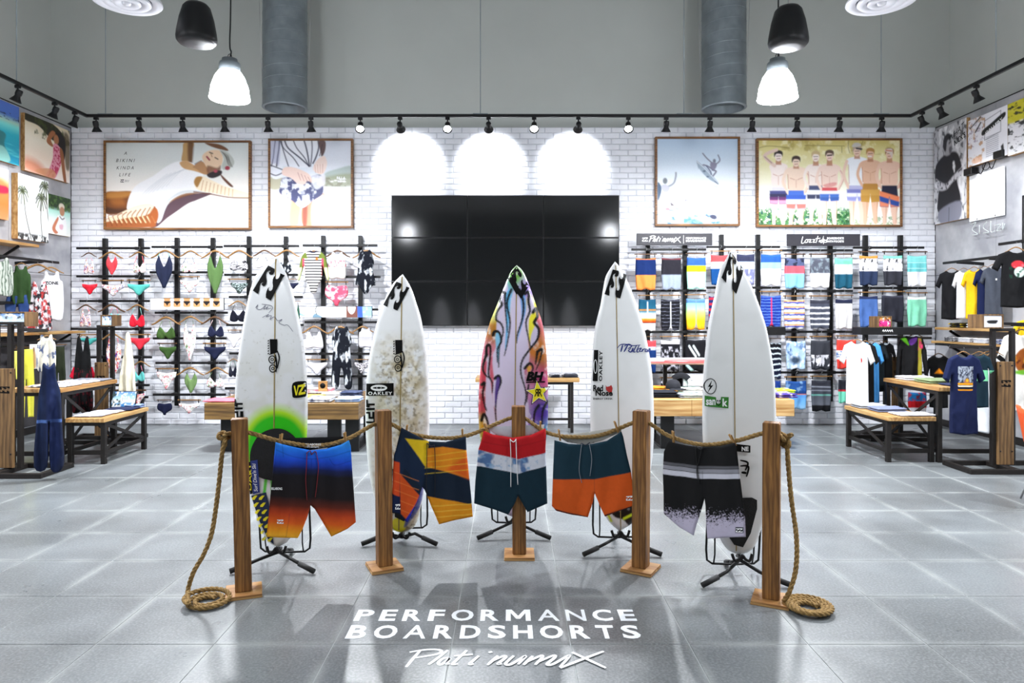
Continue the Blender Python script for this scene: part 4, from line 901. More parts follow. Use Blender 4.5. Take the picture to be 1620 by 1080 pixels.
# --- board 3, painted with flames
def paint3(A):
    x, y = A.X, A.Y
    def blob(cx, cy, r, col, a=1): A.ell(cx, cy, r, r * 1.1, col, a, soft=r * 1.1)
    A.C[:] = np.array(lin('dccfe2')); n = fnoise(x * .08, y * .08, 5); 
    for cx, cy, r, c in ((812, 438, 18, '8fd05a'), (795, 470, 22, '86c8ea'), (840, 462, 20, 'b79ae6'), (786, 505, 24, 'e2dc4c'), (776, 525, 22, 'c9903a'), (846, 488, 16, 'f0f03a'), (856, 515, 22, 'e0788a'), (850, 555, 26, 'd98f2e'), (864, 590, 22, 'b8752c'), (768, 565, 24, 'e08aa0'), (764, 600, 24, 'd9596a'), (762, 640, 22, 'c84a5a'), (764, 690, 26, '5f9a3a'), (770, 675, 16, 'd3a23a'), (855, 600, 18, 'd86aa0'), (845, 625, 16, 'e0a0c8'), (858, 650, 20, '5a3aa8'), (848, 690, 24, '7a4ac0'), (864, 690, 20, '3f9ab0'), (778, 490, 14, 'e4ec8a'), (833, 580, 14, 'd98aa8')): blob(cx, cy, r, c, .95)
    A.blot('ffffff', .12, .62, .6, 31, 6); A.blot('6a4a30', .1, .68, .25, 37, 6)
    W3 = 'dfd6ea'
    # pale flame licks
    for P in ([(817, 470), (810, 500), (806, 545), (812, 600), (830, 640), (829, 560), (838, 520), (826, 470)], [(808, 470), (795, 500), (797, 540), (812, 640), (780, 640), (786, 560), (786, 520), (800, 460)],
              [(818, 460), (838, 560), (824, 600), (822, 680), (790, 690), (785, 620), (780, 560), (806, 520), (808, 480)], [(800, 440), (808, 520), (790, 560), (786, 500)], [(772, 560), (777, 610), (785, 680), (775, 690), (768, 640)], [(826, 620), (836, 640), (832, 690), (815, 690)]): A.poly(P, W3, .95)
    A.ell(839, 488, 6, 18, W3); A.poly([(841, 505), (852, 515), (850, 540), (838, 548)], W3)
    for P, c in (([(800, 466), (808, 460), (806, 500), (803, 530), (799, 555), (801, 500)], '7cc4ea'), ([(822, 460), (830, 466), (832, 490), (824, 520), (818, 538), (825, 500)], '8ab8ea'), ([(784, 528), (792, 528), (790, 560), (788, 572), (785, 550)], '9ad0ea'), ([(838, 500), (846, 494), (848, 508), (840, 530), (838, 545), (836, 520)], 'f0e848'), ([(832, 578), (842, 578), (836, 592)], 'f0c060')): A.poly(P, c, .95)
    K = '060506'
    for P, w in (([(809, 458), (802, 480), (807, 510), (803, 540), (798, 562)], 2.6), ([(799, 464), (793, 462), (791, 475), (794, 482), (787, 492), (785, 505), (793, 512), (796, 525), (790, 550), (789, 580)], 3.2), ([(799, 464), (799, 480), (801, 505), (803, 525)], 2.4),
                 ([(822, 458), (828, 480), (826, 505), (818, 530), (817, 542)], 2.8), ([(830, 465), (836, 462), (836, 478), (838, 492), (832, 510), (836, 535), (839, 548)], 3.2), ([(843, 494), (848, 488), (850, 500), (845, 510), (852, 520), (850, 536), (838, 552), (826, 570), (824, 590), (832, 620), (830, 640)], 3.6),
                 ([(780, 530), (783, 524), (790, 526), (793, 540), (787, 552), (787, 572)], 3.2), ([(770, 562), (770, 548), (775, 546), (776, 560), (773, 590), (779, 605), (779, 620)], 3.2), ([(770, 560), (764, 580), (768, 592), (777, 598)], 3), ([(783, 598), (789, 594), (792, 604), (786, 622), (784, 648), (785, 664)], 3.2),
                 ([(762, 608), (767, 605), (764, 622), (767, 640), (770, 648)], 3), ([(762, 664), (766, 654), (771, 664), (774, 682), (770, 700)], 3.4), ([(850, 556), (857, 552), (854, 568), (848, 584)], 3), ([(850, 556), (847, 575)], 3), ([(830, 582), (838, 574), (843, 582), (838, 592)], 3), ([(852, 640), (846, 650), (843, 672), (838, 690)], 3), ([(866, 634), (858, 650), (857, 680)], 3), ([(828, 648), (831, 672)], 2), ([(836, 608), (833, 635)], 2)):
        Q = catmull(P, 4); n = len(Q) - 1
        for i in range(n): A.line([Q[i], Q[i + 1]], w * (1.35 - .95 * i / n), K, sm=False)
    A.poly([(786, 597), (791, 600), (787, 625), (784, 640), (783, 620)], '6a4aa0', .9); A.C = A.C ** 1.35
e3, dk3 = board(3, 'surfboard covered in colourful outlined flames, in the centre of the row', 5.06,
    [(817.5, 419.5), (808, 430), (797, 455), (785, 485), (774.7, 511), (766, 545), (761, 575), (757.5, 622), (757.5, 670), (762, 710), (772, 755), (786, 795), (800, 812), (813, 818)],
    [(817.5, 419.5), (828, 430), (838.6, 455), (849, 485), (858, 511), (863, 545), (865.5, 575), (867, 622), (866.5, 670), (862, 710), (853, 755), (840, 795), (826, 812), (813, 818)], paint3, 'dccfe2')
stringer(e3, dk3, 817, 455, 812, 816, 1.6)
stick(e3, dk3, 'wave_logo', wave((817, 421), (837, 452), (802, 440), 5) + [fillp([(802.5, 440), (812, 438), (823, 460), (817, 466)], 6)], m_inkb, .0028)
stick(e3, dk3, 'retailer_letters', [fit('BH', 832, 587, 860, 602, bold=.06, shear=.25), fillp([(832, 603), (862, 602), (862, 604), (832, 605)], 8)], m_inkb, .0028)
def star(cx, cy, R, r, ph=-PI / 2): return [(cx + (R if k % 2 == 0 else r) * math.cos(ph + k * PI / 5), cy + (R if k % 2 == 0 else r) * math.sin(ph + k * PI / 5)) for k in range(10)]
stick(e3, dk3, 'star_outline', [fillp(star(851, 620, 22, 9.5, -PI / 2 - .12), 6)], m_inkb, .0032); stick(e3, dk3, 'star_border', [fillp(star(851, 620, 19.8, 8.6, -PI / 2 - .12), 6)], m_white, .0042); stick(e3, dk3, 'star_sticker', [fillp(star(851, 620, 18, 7.6, -PI / 2 - .12), 6)], m_yel, .0052)
v_, f_ = fit('R', 845, 614, 851, 626, bold=.02); v2 = v_.copy(); v2[:, 0] = 851 - (v_[:, 0] - 845); v3 = v_ + [6.3, 0]
stick(e3, dk3, 'star_letters', [(v2, [q[::-1] for q in f_]), (v3, f_)], m_inkb, .0064)
# --- board 4
def paint4(A):
    g = fnoise(A.X * .03, A.Y * .03, 7); A.blend(slice(None), np.clip((g - .5), 0, .3), 'd5d6d6')
    A.poly([(958, 778), (1000, 778), (1000, 832), (985, 820), (968, 812)], '101012', soft=1.5)
    for a in range(12): A.ell(965 + (a * 7) % 36, 783 + (a * 11) % 24, 2, 2, '77797c')
    A.line([(961, 812), (966, 822)], 4, 'd8ee30'); A.line([(986, 818), (998, 812)], 4, 'd8ee30')
e4, dk4 = board(4, 'plain white surfboard with blue script and two black side logos, second from the right', 4.72,
    [(973, 413.5), (965, 425), (957, 441.7), (949.7, 483), (943, 510), (938.6, 539), (935.5, 590), (933.8, 650), (935, 700), (940, 745), (949, 790), (961, 822), (980, 840)],
    [(973, 413.5), (983, 426), (991.5, 441.7), (1000, 462), (1008, 483), (1018, 515), (1024.7, 545), (1032, 594), (1034.5, 650), (1034, 700), (1029, 745), (1018, 790), (1003, 824), (980, 840)], paint4, 'e6e7e8')
stringer(e4, dk4, 973, 420, 981, 836, 1.3)
stick(e4, dk4, 'wave_logo', wave((968.3, 426.4), (990.8, 433.9), (955.3, 465.3), 5), m_inkb, .0028)
stick(e4, dk4, 'blue_script', [ribbon(q, w) for q, w in (([(975, 551), (980, 545), (988, 544), (1000, 546), (1012, 545)], 1.4), ([(984, 545), (981, 556)], 2.4), ([(992, 545), (986, 556)], 2.2), ([(986, 547), (993, 544), (998, 547), (992, 551)], 1.8), ([(997, 550), (993, 554), (997, 556), (1000, 550), (999, 556)], 1.8), ([(1006, 545), (1001, 555), (1004, 556)], 1.8), ([(1010, 545), (1006, 555), (1009, 556)], 1.8), ([(1008, 552), (1013, 550), (1010, 555), (1014, 555)], 1.6), ([(1016, 551), (1014, 556)], 2), ([(1016, 552), (1020, 551)], 1.6), ([(1021, 551), (1019, 555), (1023, 555), (1022, 551)], 1.6), ([(1026, 551), (1024, 556), (1028, 551), (1028, 556)], 1.6))], m_navyv)
stick(e4, dk4, 'black_sticker', [fillp([(939, 553), (945.5, 553), (944.5, 602), (936.8, 602)], 2)], m_inkb, .0025); stick(e4, dk4, 'sticker_emblem', [ring(941, 579, 2.8, 11, 1.0, 30)], m_white, .0045)
stick(e4, dk4, 'sticker_letters', [fitq('OAKLEY', (946.5, 602), (947, 554), (951.5, 602), bold=.03, spacing=1.2)], m_inkb, .0028)
stick(e4, dk4, 'sponsor_letters', [fit('Red', 937.5, 608, 953, 618, bold=.03), fit('Nose', 941, 616, 968, 625, bold=.03), fit('ENERGY DRINK', 937.5, 628, 968, 631, bold=.02)], m_inkb)
stick(e4, dk4, 'sponsor_emblem', [fillp([(957, 608), (959, 611), (963, 610), (966, 608), (968, 613), (967, 619), (963, 620), (958, 616)], 4)], mat('red_vinyl', 'b52a2a', .45, var=.1, scale=12), .0026)
# --- board 5
def paint5(A):
    g = fnoise(A.X * .03, A.Y * .03, 9); A.blend(slice(None), np.clip((g - .5), 0, .3), 'd5d6d6')
e5, dk5 = board(5, 'tall white surfboard with a round bolt emblem and green side sticker, far right', 4.2,
    [(1155, 397), (1147, 412), (1138.5, 427), (1130, 469), (1123, 500), (1118.7, 528), (1112.7, 587), (1111, 647), (1112, 700), (1116, 750), (1124, 800), (1135, 842), (1150, 868), (1170, 877)],
    [(1155, 397), (1166, 412), (1175.6, 427), (1187, 448), (1196, 469), (1207, 500), (1215, 530), (1224, 587), (1227.4, 647), (1226.5, 700), (1222, 750), (1213, 800), (1202, 842), (1190, 868), (1170, 877)], paint5, 'e6e7e8')
stringer(e5, dk5, 1157, 402, 1162, 874, 1.6)
stick(e5, dk5, 'wave_logo', wave((1154.2, 399.2), (1175, 424.4), (1139, 439.3), 5), m_inkb, .0028)
stick(e5, dk5, 'round_emblem', [ring(1121.5, 610, 9.7, 12.5, 1.2, 36), fillp([(1124, 600), (1117.5, 611), (1121, 610.5), (1117, 620), (1126, 608), (1121.5, 609)], 9)], m_inkb)
stick(e5, dk5, 'green_sticker', [fillp([(1113, 624.5), (1130, 627), (1131, 637), (1137, 637), (1138, 626.5), (1150, 627), (1149.5, 644.5), (1113, 641)], 2.5)], m_green, .0024)
stick(e5, dk5, 'sticker_letters', [fit('san', 1114.5, 630.5, 1129, 639.5, bold=.03), fit('k', 1140, 629, 1148, 641.5, bold=.03)], m_white, .004); stick(e5, dk5, 'smile_mark', [ribbon([(1130, 635), (1134, 640), (1138.5, 635)], 1.2), ring(1132.5, 632.5, 1.2, 1.2, 1, 8), ring(1136, 632.5, 1.2, 1.2, 1, 8)], m_inkb, .003)
stick(e5, dk5, 'black_sticker', [fillp([(1136, 697), (1184, 703), (1184, 714), (1138, 710)], 8)], m_inkb, .0025); stick(e5, dk5, 'sticker_letters', [fit('NE', 1170, 704.5, 1181, 711.5, bold=.04)], m_white, .004)
stick(e5, dk5, 'tribal_mark', [ribbon([(1168, 726), (1180, 730), (1176, 742)], 3), ribbon([(1168, 735), (1181, 736), (1178, 752)], 3), ribbon([(1170, 745), (1178, 746)], 4)], m_inkb)
stick(e5, dk5, 'tail_pad', [fillp([(1140, 790), (1150, 785), (1186, 784), (1194, 788), (1194, 802), (1184, 840), (1172, 862), (1158, 858), (1146, 840)], 6)], m_pad, .008)
# ================================================================== BOARD STANDS
def stand(px, py, d, lab, rz=0, s=1.0):
    x = (px - CX) * d / F; zt = EYE - (py - CY) * d / F          # zt: underside of the board
    e = empty('board_stand', (x, d, 0), lab, 'display stand', 'folding surfboard stands', rz)
    for sgn, nm in ((-1, 'leg'), (1, 'leg')):
        MB().tube([(0, .0, zt - .03), (sgn * .10, -.06, .07), (sgn * .24, -.12, .022)], .011, 8).build('leg', m_black, e)
        a = Vector((sgn * .155, -.085, .05)); b = Vector((sgn * .26, -.128, .018)); MB().tube([a, b], .0165, 10).build('rubber_foot', m_rubber, e)
    MB().tube([(0, .0, zt - .03), (0, .16, .05), (0, .24, .016)], .011, 8).build('leg', m_black, e)
    MB().tube([(0, .17, .045), (0, .26, .016)], .0165, 10).build('rubber_foot', m_rubber, e)
    MB().tube(catmull([(-.06, -.045, zt + .02), (-.045, -.05, zt - .018), (-.02, -.05, zt - .012), (0, -.05, zt + .012), (.02, -.05, zt - .012), (.045, -.05, zt - .018), (.06, -.045, zt + .02)], 5), .009, 8).tube([(0, -.05, zt), (0, .04, zt - .02)], .012, 8).build('cradle', m_black, e)
    fr = [(-.165, .07, .6), (-.165, .13, .14), (-.16, .13, .075), (-.13, .125, .055), (0, .11, .055), (.13, .125, .055), (.16, .13, .075), (.165, .13, .14), (.165, .07, .6)]
    MB().tube(fr, .007, 8).build('back_frame', m_black, e)
    for sgn in (-1, 1):
        MB().tube([(sgn * .165, .075, .59), (sgn * .18, -.02, .615)], .0115, 8).build('rubber_tip', m_rubber, e)
        MB().tube([(sgn * .12, .125, .055), (sgn * .12, .1, .12), (sgn * .13, .06, .56)], .005, 6).build('brace_rod', m_black, e)
for k, (px, py, d, lab) in enumerate(((441, 865, 4.42, 'far left surfboard with the green arc'), (636, 843, 4.93, 'waxy surfboard second from the left'), (813, 818, 5.06, 'flame-painted centre surfboard'), (980, 840, 4.72, 'white surfboard with the blue script'), (1170, 877, 4.2, 'far right tall surfboard'))):
    stand(px, py, d, 'black folding tube stand holding the ' + lab)
# ================================================================== BOARDSHORTS ON THE ROPE
def folds(seed, amp=.006, sc=.07):
    return lambda x, y: amp * (np.sin(x * sc * 2.2 + 2.5 * vnoise(x * .02, y * .012, seed)) * .6 + 1.6 * (fnoise(x * sc * .6, y * sc * .28, seed) - .5))
m_cord = {}
def hero(lab, P, dl, dr, xl, xr, paint, seed, cords, inner=None, bg='222222', thick=.02, logo=None, creases=None):
    """shorts pegged on the rope: outline P in photo pixels on a plane running from depth dl (x = xl) to dr (x = xr)"""
    dep = lambda x: dl + (dr - dl) * (x - xl) / (xr - xl) - .03
    xm = (xl + xr) / 2; yt = min(q[1] for q in P); o = W(xm, yt, dep(xm)); e = empty('boardshorts', o, lab, 'shorts', 'boardshorts pegged on the rope')
    t = Vector((1, (dr - dl) / ((xr - xl) * (dl + dr) / 2 / F), 0)).normalized(); n = np.array([t.y, -t.x, 0])
    def place(x, y, off):
        x = np.asarray(x, float); y = np.asarray(y, float); dd = dep(x)
        return np.stack([(x - CX) * dd / F - o.x, dd - o.y, EYE - (y - CY) * dd / F - o.z], 1) + np.asarray(off)[:, None] * n[None]
    fo = folds(seed)
    pillow('cloth_body', P, 1.25, thick, place, m_cloth, paint, e, rim=5, fold=fo, bg=bg)
    if inner:
        Pi, ci, pi = inner
        pillow('inner_waistband', Pi, 2.5, .006, lambda x, y, off: place(x, y, off - .045), m_cloth, pi, e, rim=3, bg=ci)
    f2 = lambda X, Y, k: place(X, Y, fo(np.asarray(X, float), np.asarray(Y, float)) + thick / 2 + k)
    for pts, r, col in cords:
        q = np.array(catmull(pts, 5)); c3 = f2(q[:, 0], q[:, 1], np.full(len(q), .005)); m = m_cord.setdefault(col, mat('cord_' + col, col, .7, var=.1, scale=60))
        MB().tube([tuple(c) for c in c3], r, 6).build('drawstring', m, e)
    if logo:
        for nm, geos, mt in logo: decal(nm, geos, lambda X, Y: f2(X, Y, np.full(len(X), .0025)), mt, e)
    return e
# 1 blue to black to orange
def ps1(A):
    x, y = A.X, A.Y; yy = y + (x - 491) * .05 * -1 + 6 * (fnoise(x * .03, y * .03, 4) - .5)
    A.grad([(697, '2f86d8'), (712, '1f70e0'), (728, '1a48c8'), (742, '141e50'), (752, '17151b'), (786, '1c1517'), (800, '5a2216'), (815, 'b8401a'), (828, 'd85c1c'), (842, 'e8961e'), (852, 'ecae30')], key=yy)
    for q in ([(437, 711), (465, 722), (492, 725), (520, 722), (554, 713)], [(446, 700), (448, 722)], [(492, 725), (491, 798)], [(452, 850), (458, 812)], [(521, 725), (530, 735), (556, 728)]): A.line(q, .8, '0c1430', .5)
P1 = [(436, 699), (445, 702), (470, 708), (492, 712), (515, 710), (540, 703), (552, 696), (555, 705), (557, 740), (560, 780), (563, 826), (550, 836), (524, 848.5), (510, 825), (498, 805), (491.5, 799), (486, 818), (478, 838), (471, 851), (450, 850.5), (421.5, 849), (425, 815), (429, 770), (433, 730)]
hero('boardshorts fading from blue through black to orange, first on the rope from the left', P1, 4.08, 4.28, 436, 554, ps1, 3,
     [([(485, 716), (484, 740), (483, 760), (485, 790)], .0022, '7c1420'), ([(499, 713), (503, 735), (501, 760), (498, 785)], .0022, '7c1420'), ([(484, 716), (490, 712), (492, 718), (497, 713), (500, 716)], .0026, '5c1018')],
     inner=([(440, 695), (553, 692), (552, 699), (530, 708), (492, 714), (460, 708)], '101014', None),
     logo=[('hem_logo', hwave(438, 821, 448, 827) + [fit('BILLABONG', 429, 770, 446, 774, bold=.03)], m_white)])
# waistband print sits on the inner panel
b1 = hero  # (kept for readability)
# 2 navy with yellow and orange panels
def ps2(A):
    A.poly([(638, 690), (675, 735), (668, 772), (640, 740), (632, 760), (624, 740), (624, 712)], '12243e', sm=False)
    A.poly([(641, 693), (678, 697), (674, 740), (662, 722)], 'e0bc1e', sm=False, soft=1.5)
    A.poly([(676, 709), (700, 706), (741, 712), (742, 757), (700, 744), (674, 738)], 'e0861c', sm=False); A.poly([(706, 742), (741, 716), (742, 757)], 'de5a1c', .9, sm=False, soft=6)
    for k in range(4): A.line([(672, 722 + 9 * k), (742, 712 + 10 * k)], .8, 'f0cc3a', .9)
    A.poly([(620, 728), (632, 731), (632, 786), (620, 780)], 'd0481e', sm=False); A.poly([(632, 748), (665, 785), (642, 820), (634, 812)], 'd0501c', sm=False)
    for k in range(5): A.line([(624, 746 + 14 * k), (662, 760 + 14 * k)], .6, 'ef9040', .8)
    A.poly([(620, 782), (633, 785), (633, 812), (620, 808)], '101c40', sm=False); A.poly([(662, 790), (668, 772), (645, 826), (640, 822)], '1c2c9c', sm=False)
    A.poly([(674, 784), (746, 797), (750, 820), (690, 832)], 'e0901c', sm=False)
    for k in range(3): A.line([(682, 800 + 9 * k), (748, 796 + 8 * k)], .8, 'f4d050', .9)
P2 = [(635, 676), (650, 684), (678, 698), (705, 699), (737, 690), (738, 713), (741, 742), (745, 780), (748, 817), (722, 822), (694.5, 829), (682, 800), (672, 775), (668, 770), (662, 790), (651, 815), (645, 826), (634, 820), (632, 813), (619.5, 811), (621, 770), (623, 720), (626, 712), (630, 695)]
hero('navy boardshorts with yellow and orange angular panels, second on the rope', P2, 4.43, 4.54, 636, 737, ps2, 5,
     [([(675, 700), (675, 730), (674, 765), (676, 784)], .0022, '0a0a14'), ([(687, 704), (688, 740), (687, 785)], .0022, '0a0a14'), ([(675, 700), (681, 705), (687, 703)], .003, '201830')], bg='0f1e30',
     logo=[('hem_logo', hwave(625, 797, 633, 805), m_white)])
# 3 red, floral white, teal
def ps3(A):
    k = A.Y; A.bands([(0, 'b4161e'), (0.0001, 'b4161e')], key=k * 0)
    dip = 14 * np.clip(1 - np.abs(A.X - 820) / 60, 0, 1)
    v = A.Y - dip; m1 = np.clip(v - 711, 0, 1); m2 = np.clip(v - 736 + .04 * (A.X - 760), 0, 1)
    A.blend(slice(None), m1, 'd3d6e2'); A.blot('2c5f98', .07, .55, .9, 5, 7, key=m1); A.blot('7fa6cc', .14, .58, .8, 8, 7, key=m1)
    A.blend(slice(None), m2, '0f2c3a'); A.line([(819, 700), (819.5, 784)], .8, '0a1420', .5); A.line([(757, 696), (790, 703), (820, 705), (862, 695)], .8, '7a0e14', .7)
P3 = [(765, 681), (780, 687), (811, 692), (840, 688), (863, 677), (864, 690), (863, 710), (864, 735), (866, 796), (850, 803), (834.7, 810), (826, 795), (819.5, 784), (814, 797), (804, 814), (780, 805), (750, 796), (752, 760), (755, 730), (757, 710), (762, 695)]
hero('red, palm print white and dark teal boardshorts in front of the middle post', P3, 4.575, 4.585, 765, 863, ps3, 8,
     [([(807, 693), (808, 720), (808, 745), (808, 769)], .0026, 'e8e8ea'), ([(816, 693), (817, 725), (819, 765)], .0026, 'e8e8ea'), ([(807, 694), (812, 698), (816, 694)], .003, 'f4f4f4')], thick=.03,
     inner=([(768, 677), (862, 673), (861, 681), (840, 690), (811, 695), (785, 690)], 'c8ccd6', None), bg='b4161e')
# 4 teal over orange
def ps4(A):
    k = A.Y - 757 + np.abs(A.X - 940) * 0 + np.clip(A.X - 940, 0, 99) * .19
    A.blend(slice(None), np.clip(k / 1.2, 0, 1), 'd2561a'); A.line([(940, 700), (941, 780)], .8, '0a1a24', .5)
    A.line([(873, 800), (876, 805), (930, 818)], 2.4, '0e1c26'); A.line([(957, 815), (1000, 801)], 2.2, '0e1c26')
P4 = [(877, 696), (900, 702), (930, 703), (960, 697), (983, 682), (986, 690), (992, 720), (998, 745), (1002, 775), (1001, 801), (980, 808), (957, 817), (949, 800), (941, 780), (936, 800), (930, 818), (905, 814), (880, 808), (873, 800), (874, 770), (875, 740)]
hero('dark teal over bright orange boardshorts, fourth on the rope', P4, 4.55, 4.41, 877, 984, ps4, 11,
     [([(921, 701), (918, 725), (917, 745), (921, 763)], .002, '8a8f98'), ([(933, 701), (937, 725), (934, 752)], .002, '8a8f98'), ([(920, 700), (927, 703), (934, 699)], .003, '23283a')], bg='12303e',
     inner=([(879, 692), (982, 677), (981, 685), (950, 699), (925, 706), (895, 701)], 'b9b8b2', None),
     logo=[('hem_logo', hwave(991, 784, 1001, 791), m_white)])
# 5 black, grey stripes, speckled fade
def ps5(A):
    x, y = A.X, A.Y; s = y + (1115 - x) * .10 * -1 - .0; b = lambda a: 3.5 * np.clip(1 - np.abs(x - 1112) / 60, 0, 1) + a + (x - 1050) * .06
    A.blend(slice(None), np.clip(y - b(729), 0, 1) * np.clip(b(734) - y, 0, 1), '5a5a60'); A.blend(slice(None), np.clip(y - b(734), 0, 1) * np.clip(b(741) - y, 0, 1), '8f8f98'); A.blend(slice(None), np.clip(y - b(741), 0, 1) * np.clip(b(750) - y, 0, 1), 'ccccd8')
    t = np.clip((y - 795 - (x < 1110) * -6) / 46, 0, 1); n = vnoise(x * 1.1, y * 1.1, 3) * .6 + vnoise(x * .5, y * .5, 8) * .4
    A.blend(slice(None), np.clip((t - n * .9 + .02) * 6, 0, 1) * (y > 780), 'bdb6cc'); A.line([(1112, 745), (1113, 790)], .8, '000000', .6)
    A.poly([(1164, 833), (1177, 833), (1177, 842), (1164, 842)], '101c20', sm=False)
P5 = [(1057, 698), (1085, 704), (1110, 707), (1140, 705), (1162, 700), (1165, 705), (1169, 740), (1174, 780), (1179, 820), (1180, 849), (1150, 850), (1119, 852), (1117, 825), (1116, 800), (1114.5, 789), (1108, 812), (1102, 830), (1097.6, 847), (1075, 834), (1050, 812), (1049.5, 780), (1048.5, 745), (1050, 715)]
hero('black boardshorts with grey chest-high stripes and white speckled hems, last on the rope', P5, 4.3, 4.02, 1057, 1164, ps5, 15,
     [([(1102, 706), (1104, 730), (1106, 750), (1108, 764)], .0022, '08080a'), ([(1112, 706), (1108, 725), (1104, 742), (1105, 756)], .0022, '08080a'), ([(1103, 705), (1110, 710), (1114, 706)], .0034, '101010')], bg='121214',
     logo=[('hem_logo', hwave(1165, 835, 1176, 841), m_white)])['label'] = 'black boardshorts with grey stripes and white speckled hems, last on the rope'
o = W(497, 697, 4.18)
decal('waistband_print', [fit('BILLABONG', 482, 700, 509, 703.5, bold=.03), ] + hwave(476, 700, 481, 703.6) + plat(484, 704, 506, 707, .7), lambda X, Y: np.stack([(X - CX) * 4.17 / F, np.full(len(X), 4.15), EYE - (Y - CY) * 4.17 / F], 1) - np.array(bpy.data.objects['boardshorts'].location), m_white, bpy.data.objects['boardshorts'])
# ================================================================== FLOOR LETTERING
def fl(px, py): d = 1760 / (py - CY); return ((px - CX) * d / F, d)
fe = empty('floor_lettering', (0, 3.4, 0), 'white vinyl words PERFORMANCE BOARDSHORTS and a script line on the floor', 'lettering')
m_fl = mat('floor_vinyl', 'eef2f6', .5, var=.04, scale=30)
def flp(X, Y): return np.stack([X, Y - 3.4, np.full(len(X), .0012)], 1)
def word(s, x0, x1, y0, y1):
    """letters one by one with wide tracking, x0..x1 and baseline y0 to cap height y1 (metres)"""
    ws = {'M': 1.28, 'O': 1.16, 'N': 1.02, 'A': 1.12, 'E': .84, 'F': .82, 'P': .92, 'R': .95, 'C': 1.02, 'B': .95, 'D': 1.02, 'S': .9, 'H': .98, 'T': .9}
    tot = sum(ws[c] for c in s); gap = .36; k = (x1 - x0) / (tot + gap * (len(s) - 1)); x = x0; g = []
    for c in s:
        v, f = text_geo(c, bold=.012 if c in 'NA' else .03); w = ws[c] * k
        if c == 'M': v, f = fillp([(0, 0), (.24, 0), (.5, .56), (.76, 0), (1, 0), (1, 1), (.8, 1), (.8, .32), (.58, .82), (.42, .82), (.2, .32), (.2, 1), (0, 1)], .5)
        g.append((np.stack([x + v[:, 0] * w, y1 + (y0 - y1) * v[:, 1]], 1), f)); x += w + gap * k
    return g
for s, a in (('PERFORMANCE', (-.815, .672, 3.636, 3.775)), ('BOARDSHORTS', (-.812, .66, 3.437, 3.585))):
    for v, f in word(s, *a): decal('letter', [(v, f)], flp, m_fl, fe)
g = []
for q in _pl:
    P = [fl(500 + x / 2.893, 930 + y / 2.893) for x, y in q]; g.append(ribbon(P, .017, .6))
decal('script_word', g, flp, m_fl, fe, 2, .0003)
# ================================================================== GARMENT TOOLS
def sol(c, c2=None, a=.35, s=3):
    def f(A): A.grad([(0, c), (1, c)]); A.blot(c2 or 'ffffff', s, .5, a if c2 else .08, 3, 3)
    return f
def flo(bg, *cols, s=9, thr=.56, seed=0):
    def f(A):
        A.grad([(0, bg), (1, bg)])
        for k, c in enumerate(cols): A.blot(c, s, thr + .02 * k, .95, seed + 11 * k + 5, 9)
    return f
def bnd(*st, soft=.0, floral=None):
    def f(A):
        A.bands([(st[i], st[i + 1]) for i in range(0, len(st), 2)], soft=soft)
        if floral: A.blot(floral[0], 9, .52, .9, 4, 9, key=((A.v > floral[1]) & (A.v < floral[2])).astype(float))
    return f
def grd(*st, line=None):
    def f(A):
        A.grad([(st[i], st[i + 1]) for i in range(0, len(st), 2)])
        if line: A.line([(.5, .1), (.5, .82), (.42, 1)], .045, line, sm=False); A.line([(.5, .82), (.58, 1)], .045, line, sm=False)
    return f
def stp(bg, c, n=9, w=.35, wob=0, hor=True, line=None, top=None):
    def f(A):
        A.grad([(0, bg), (1, bg)]); k = (A.v if hor else A.u) * n + wob * (fnoise(A.X * 5, A.Y * 5, 2) - .5)
        A.blend(slice(None), np.clip((w / 2 - np.abs(k % 1 - .5)) * 8 + .5, 0, 1), c)
        if top: A.blend(slice(None), (A.v < .12).astype(float), top)
        if line: A.line([(.5, .1), (.5, .85), (.42, 1)], .045, line, sm=False); A.line([(.5, .85), (.58, 1)], .045, line, sm=False)
    return f
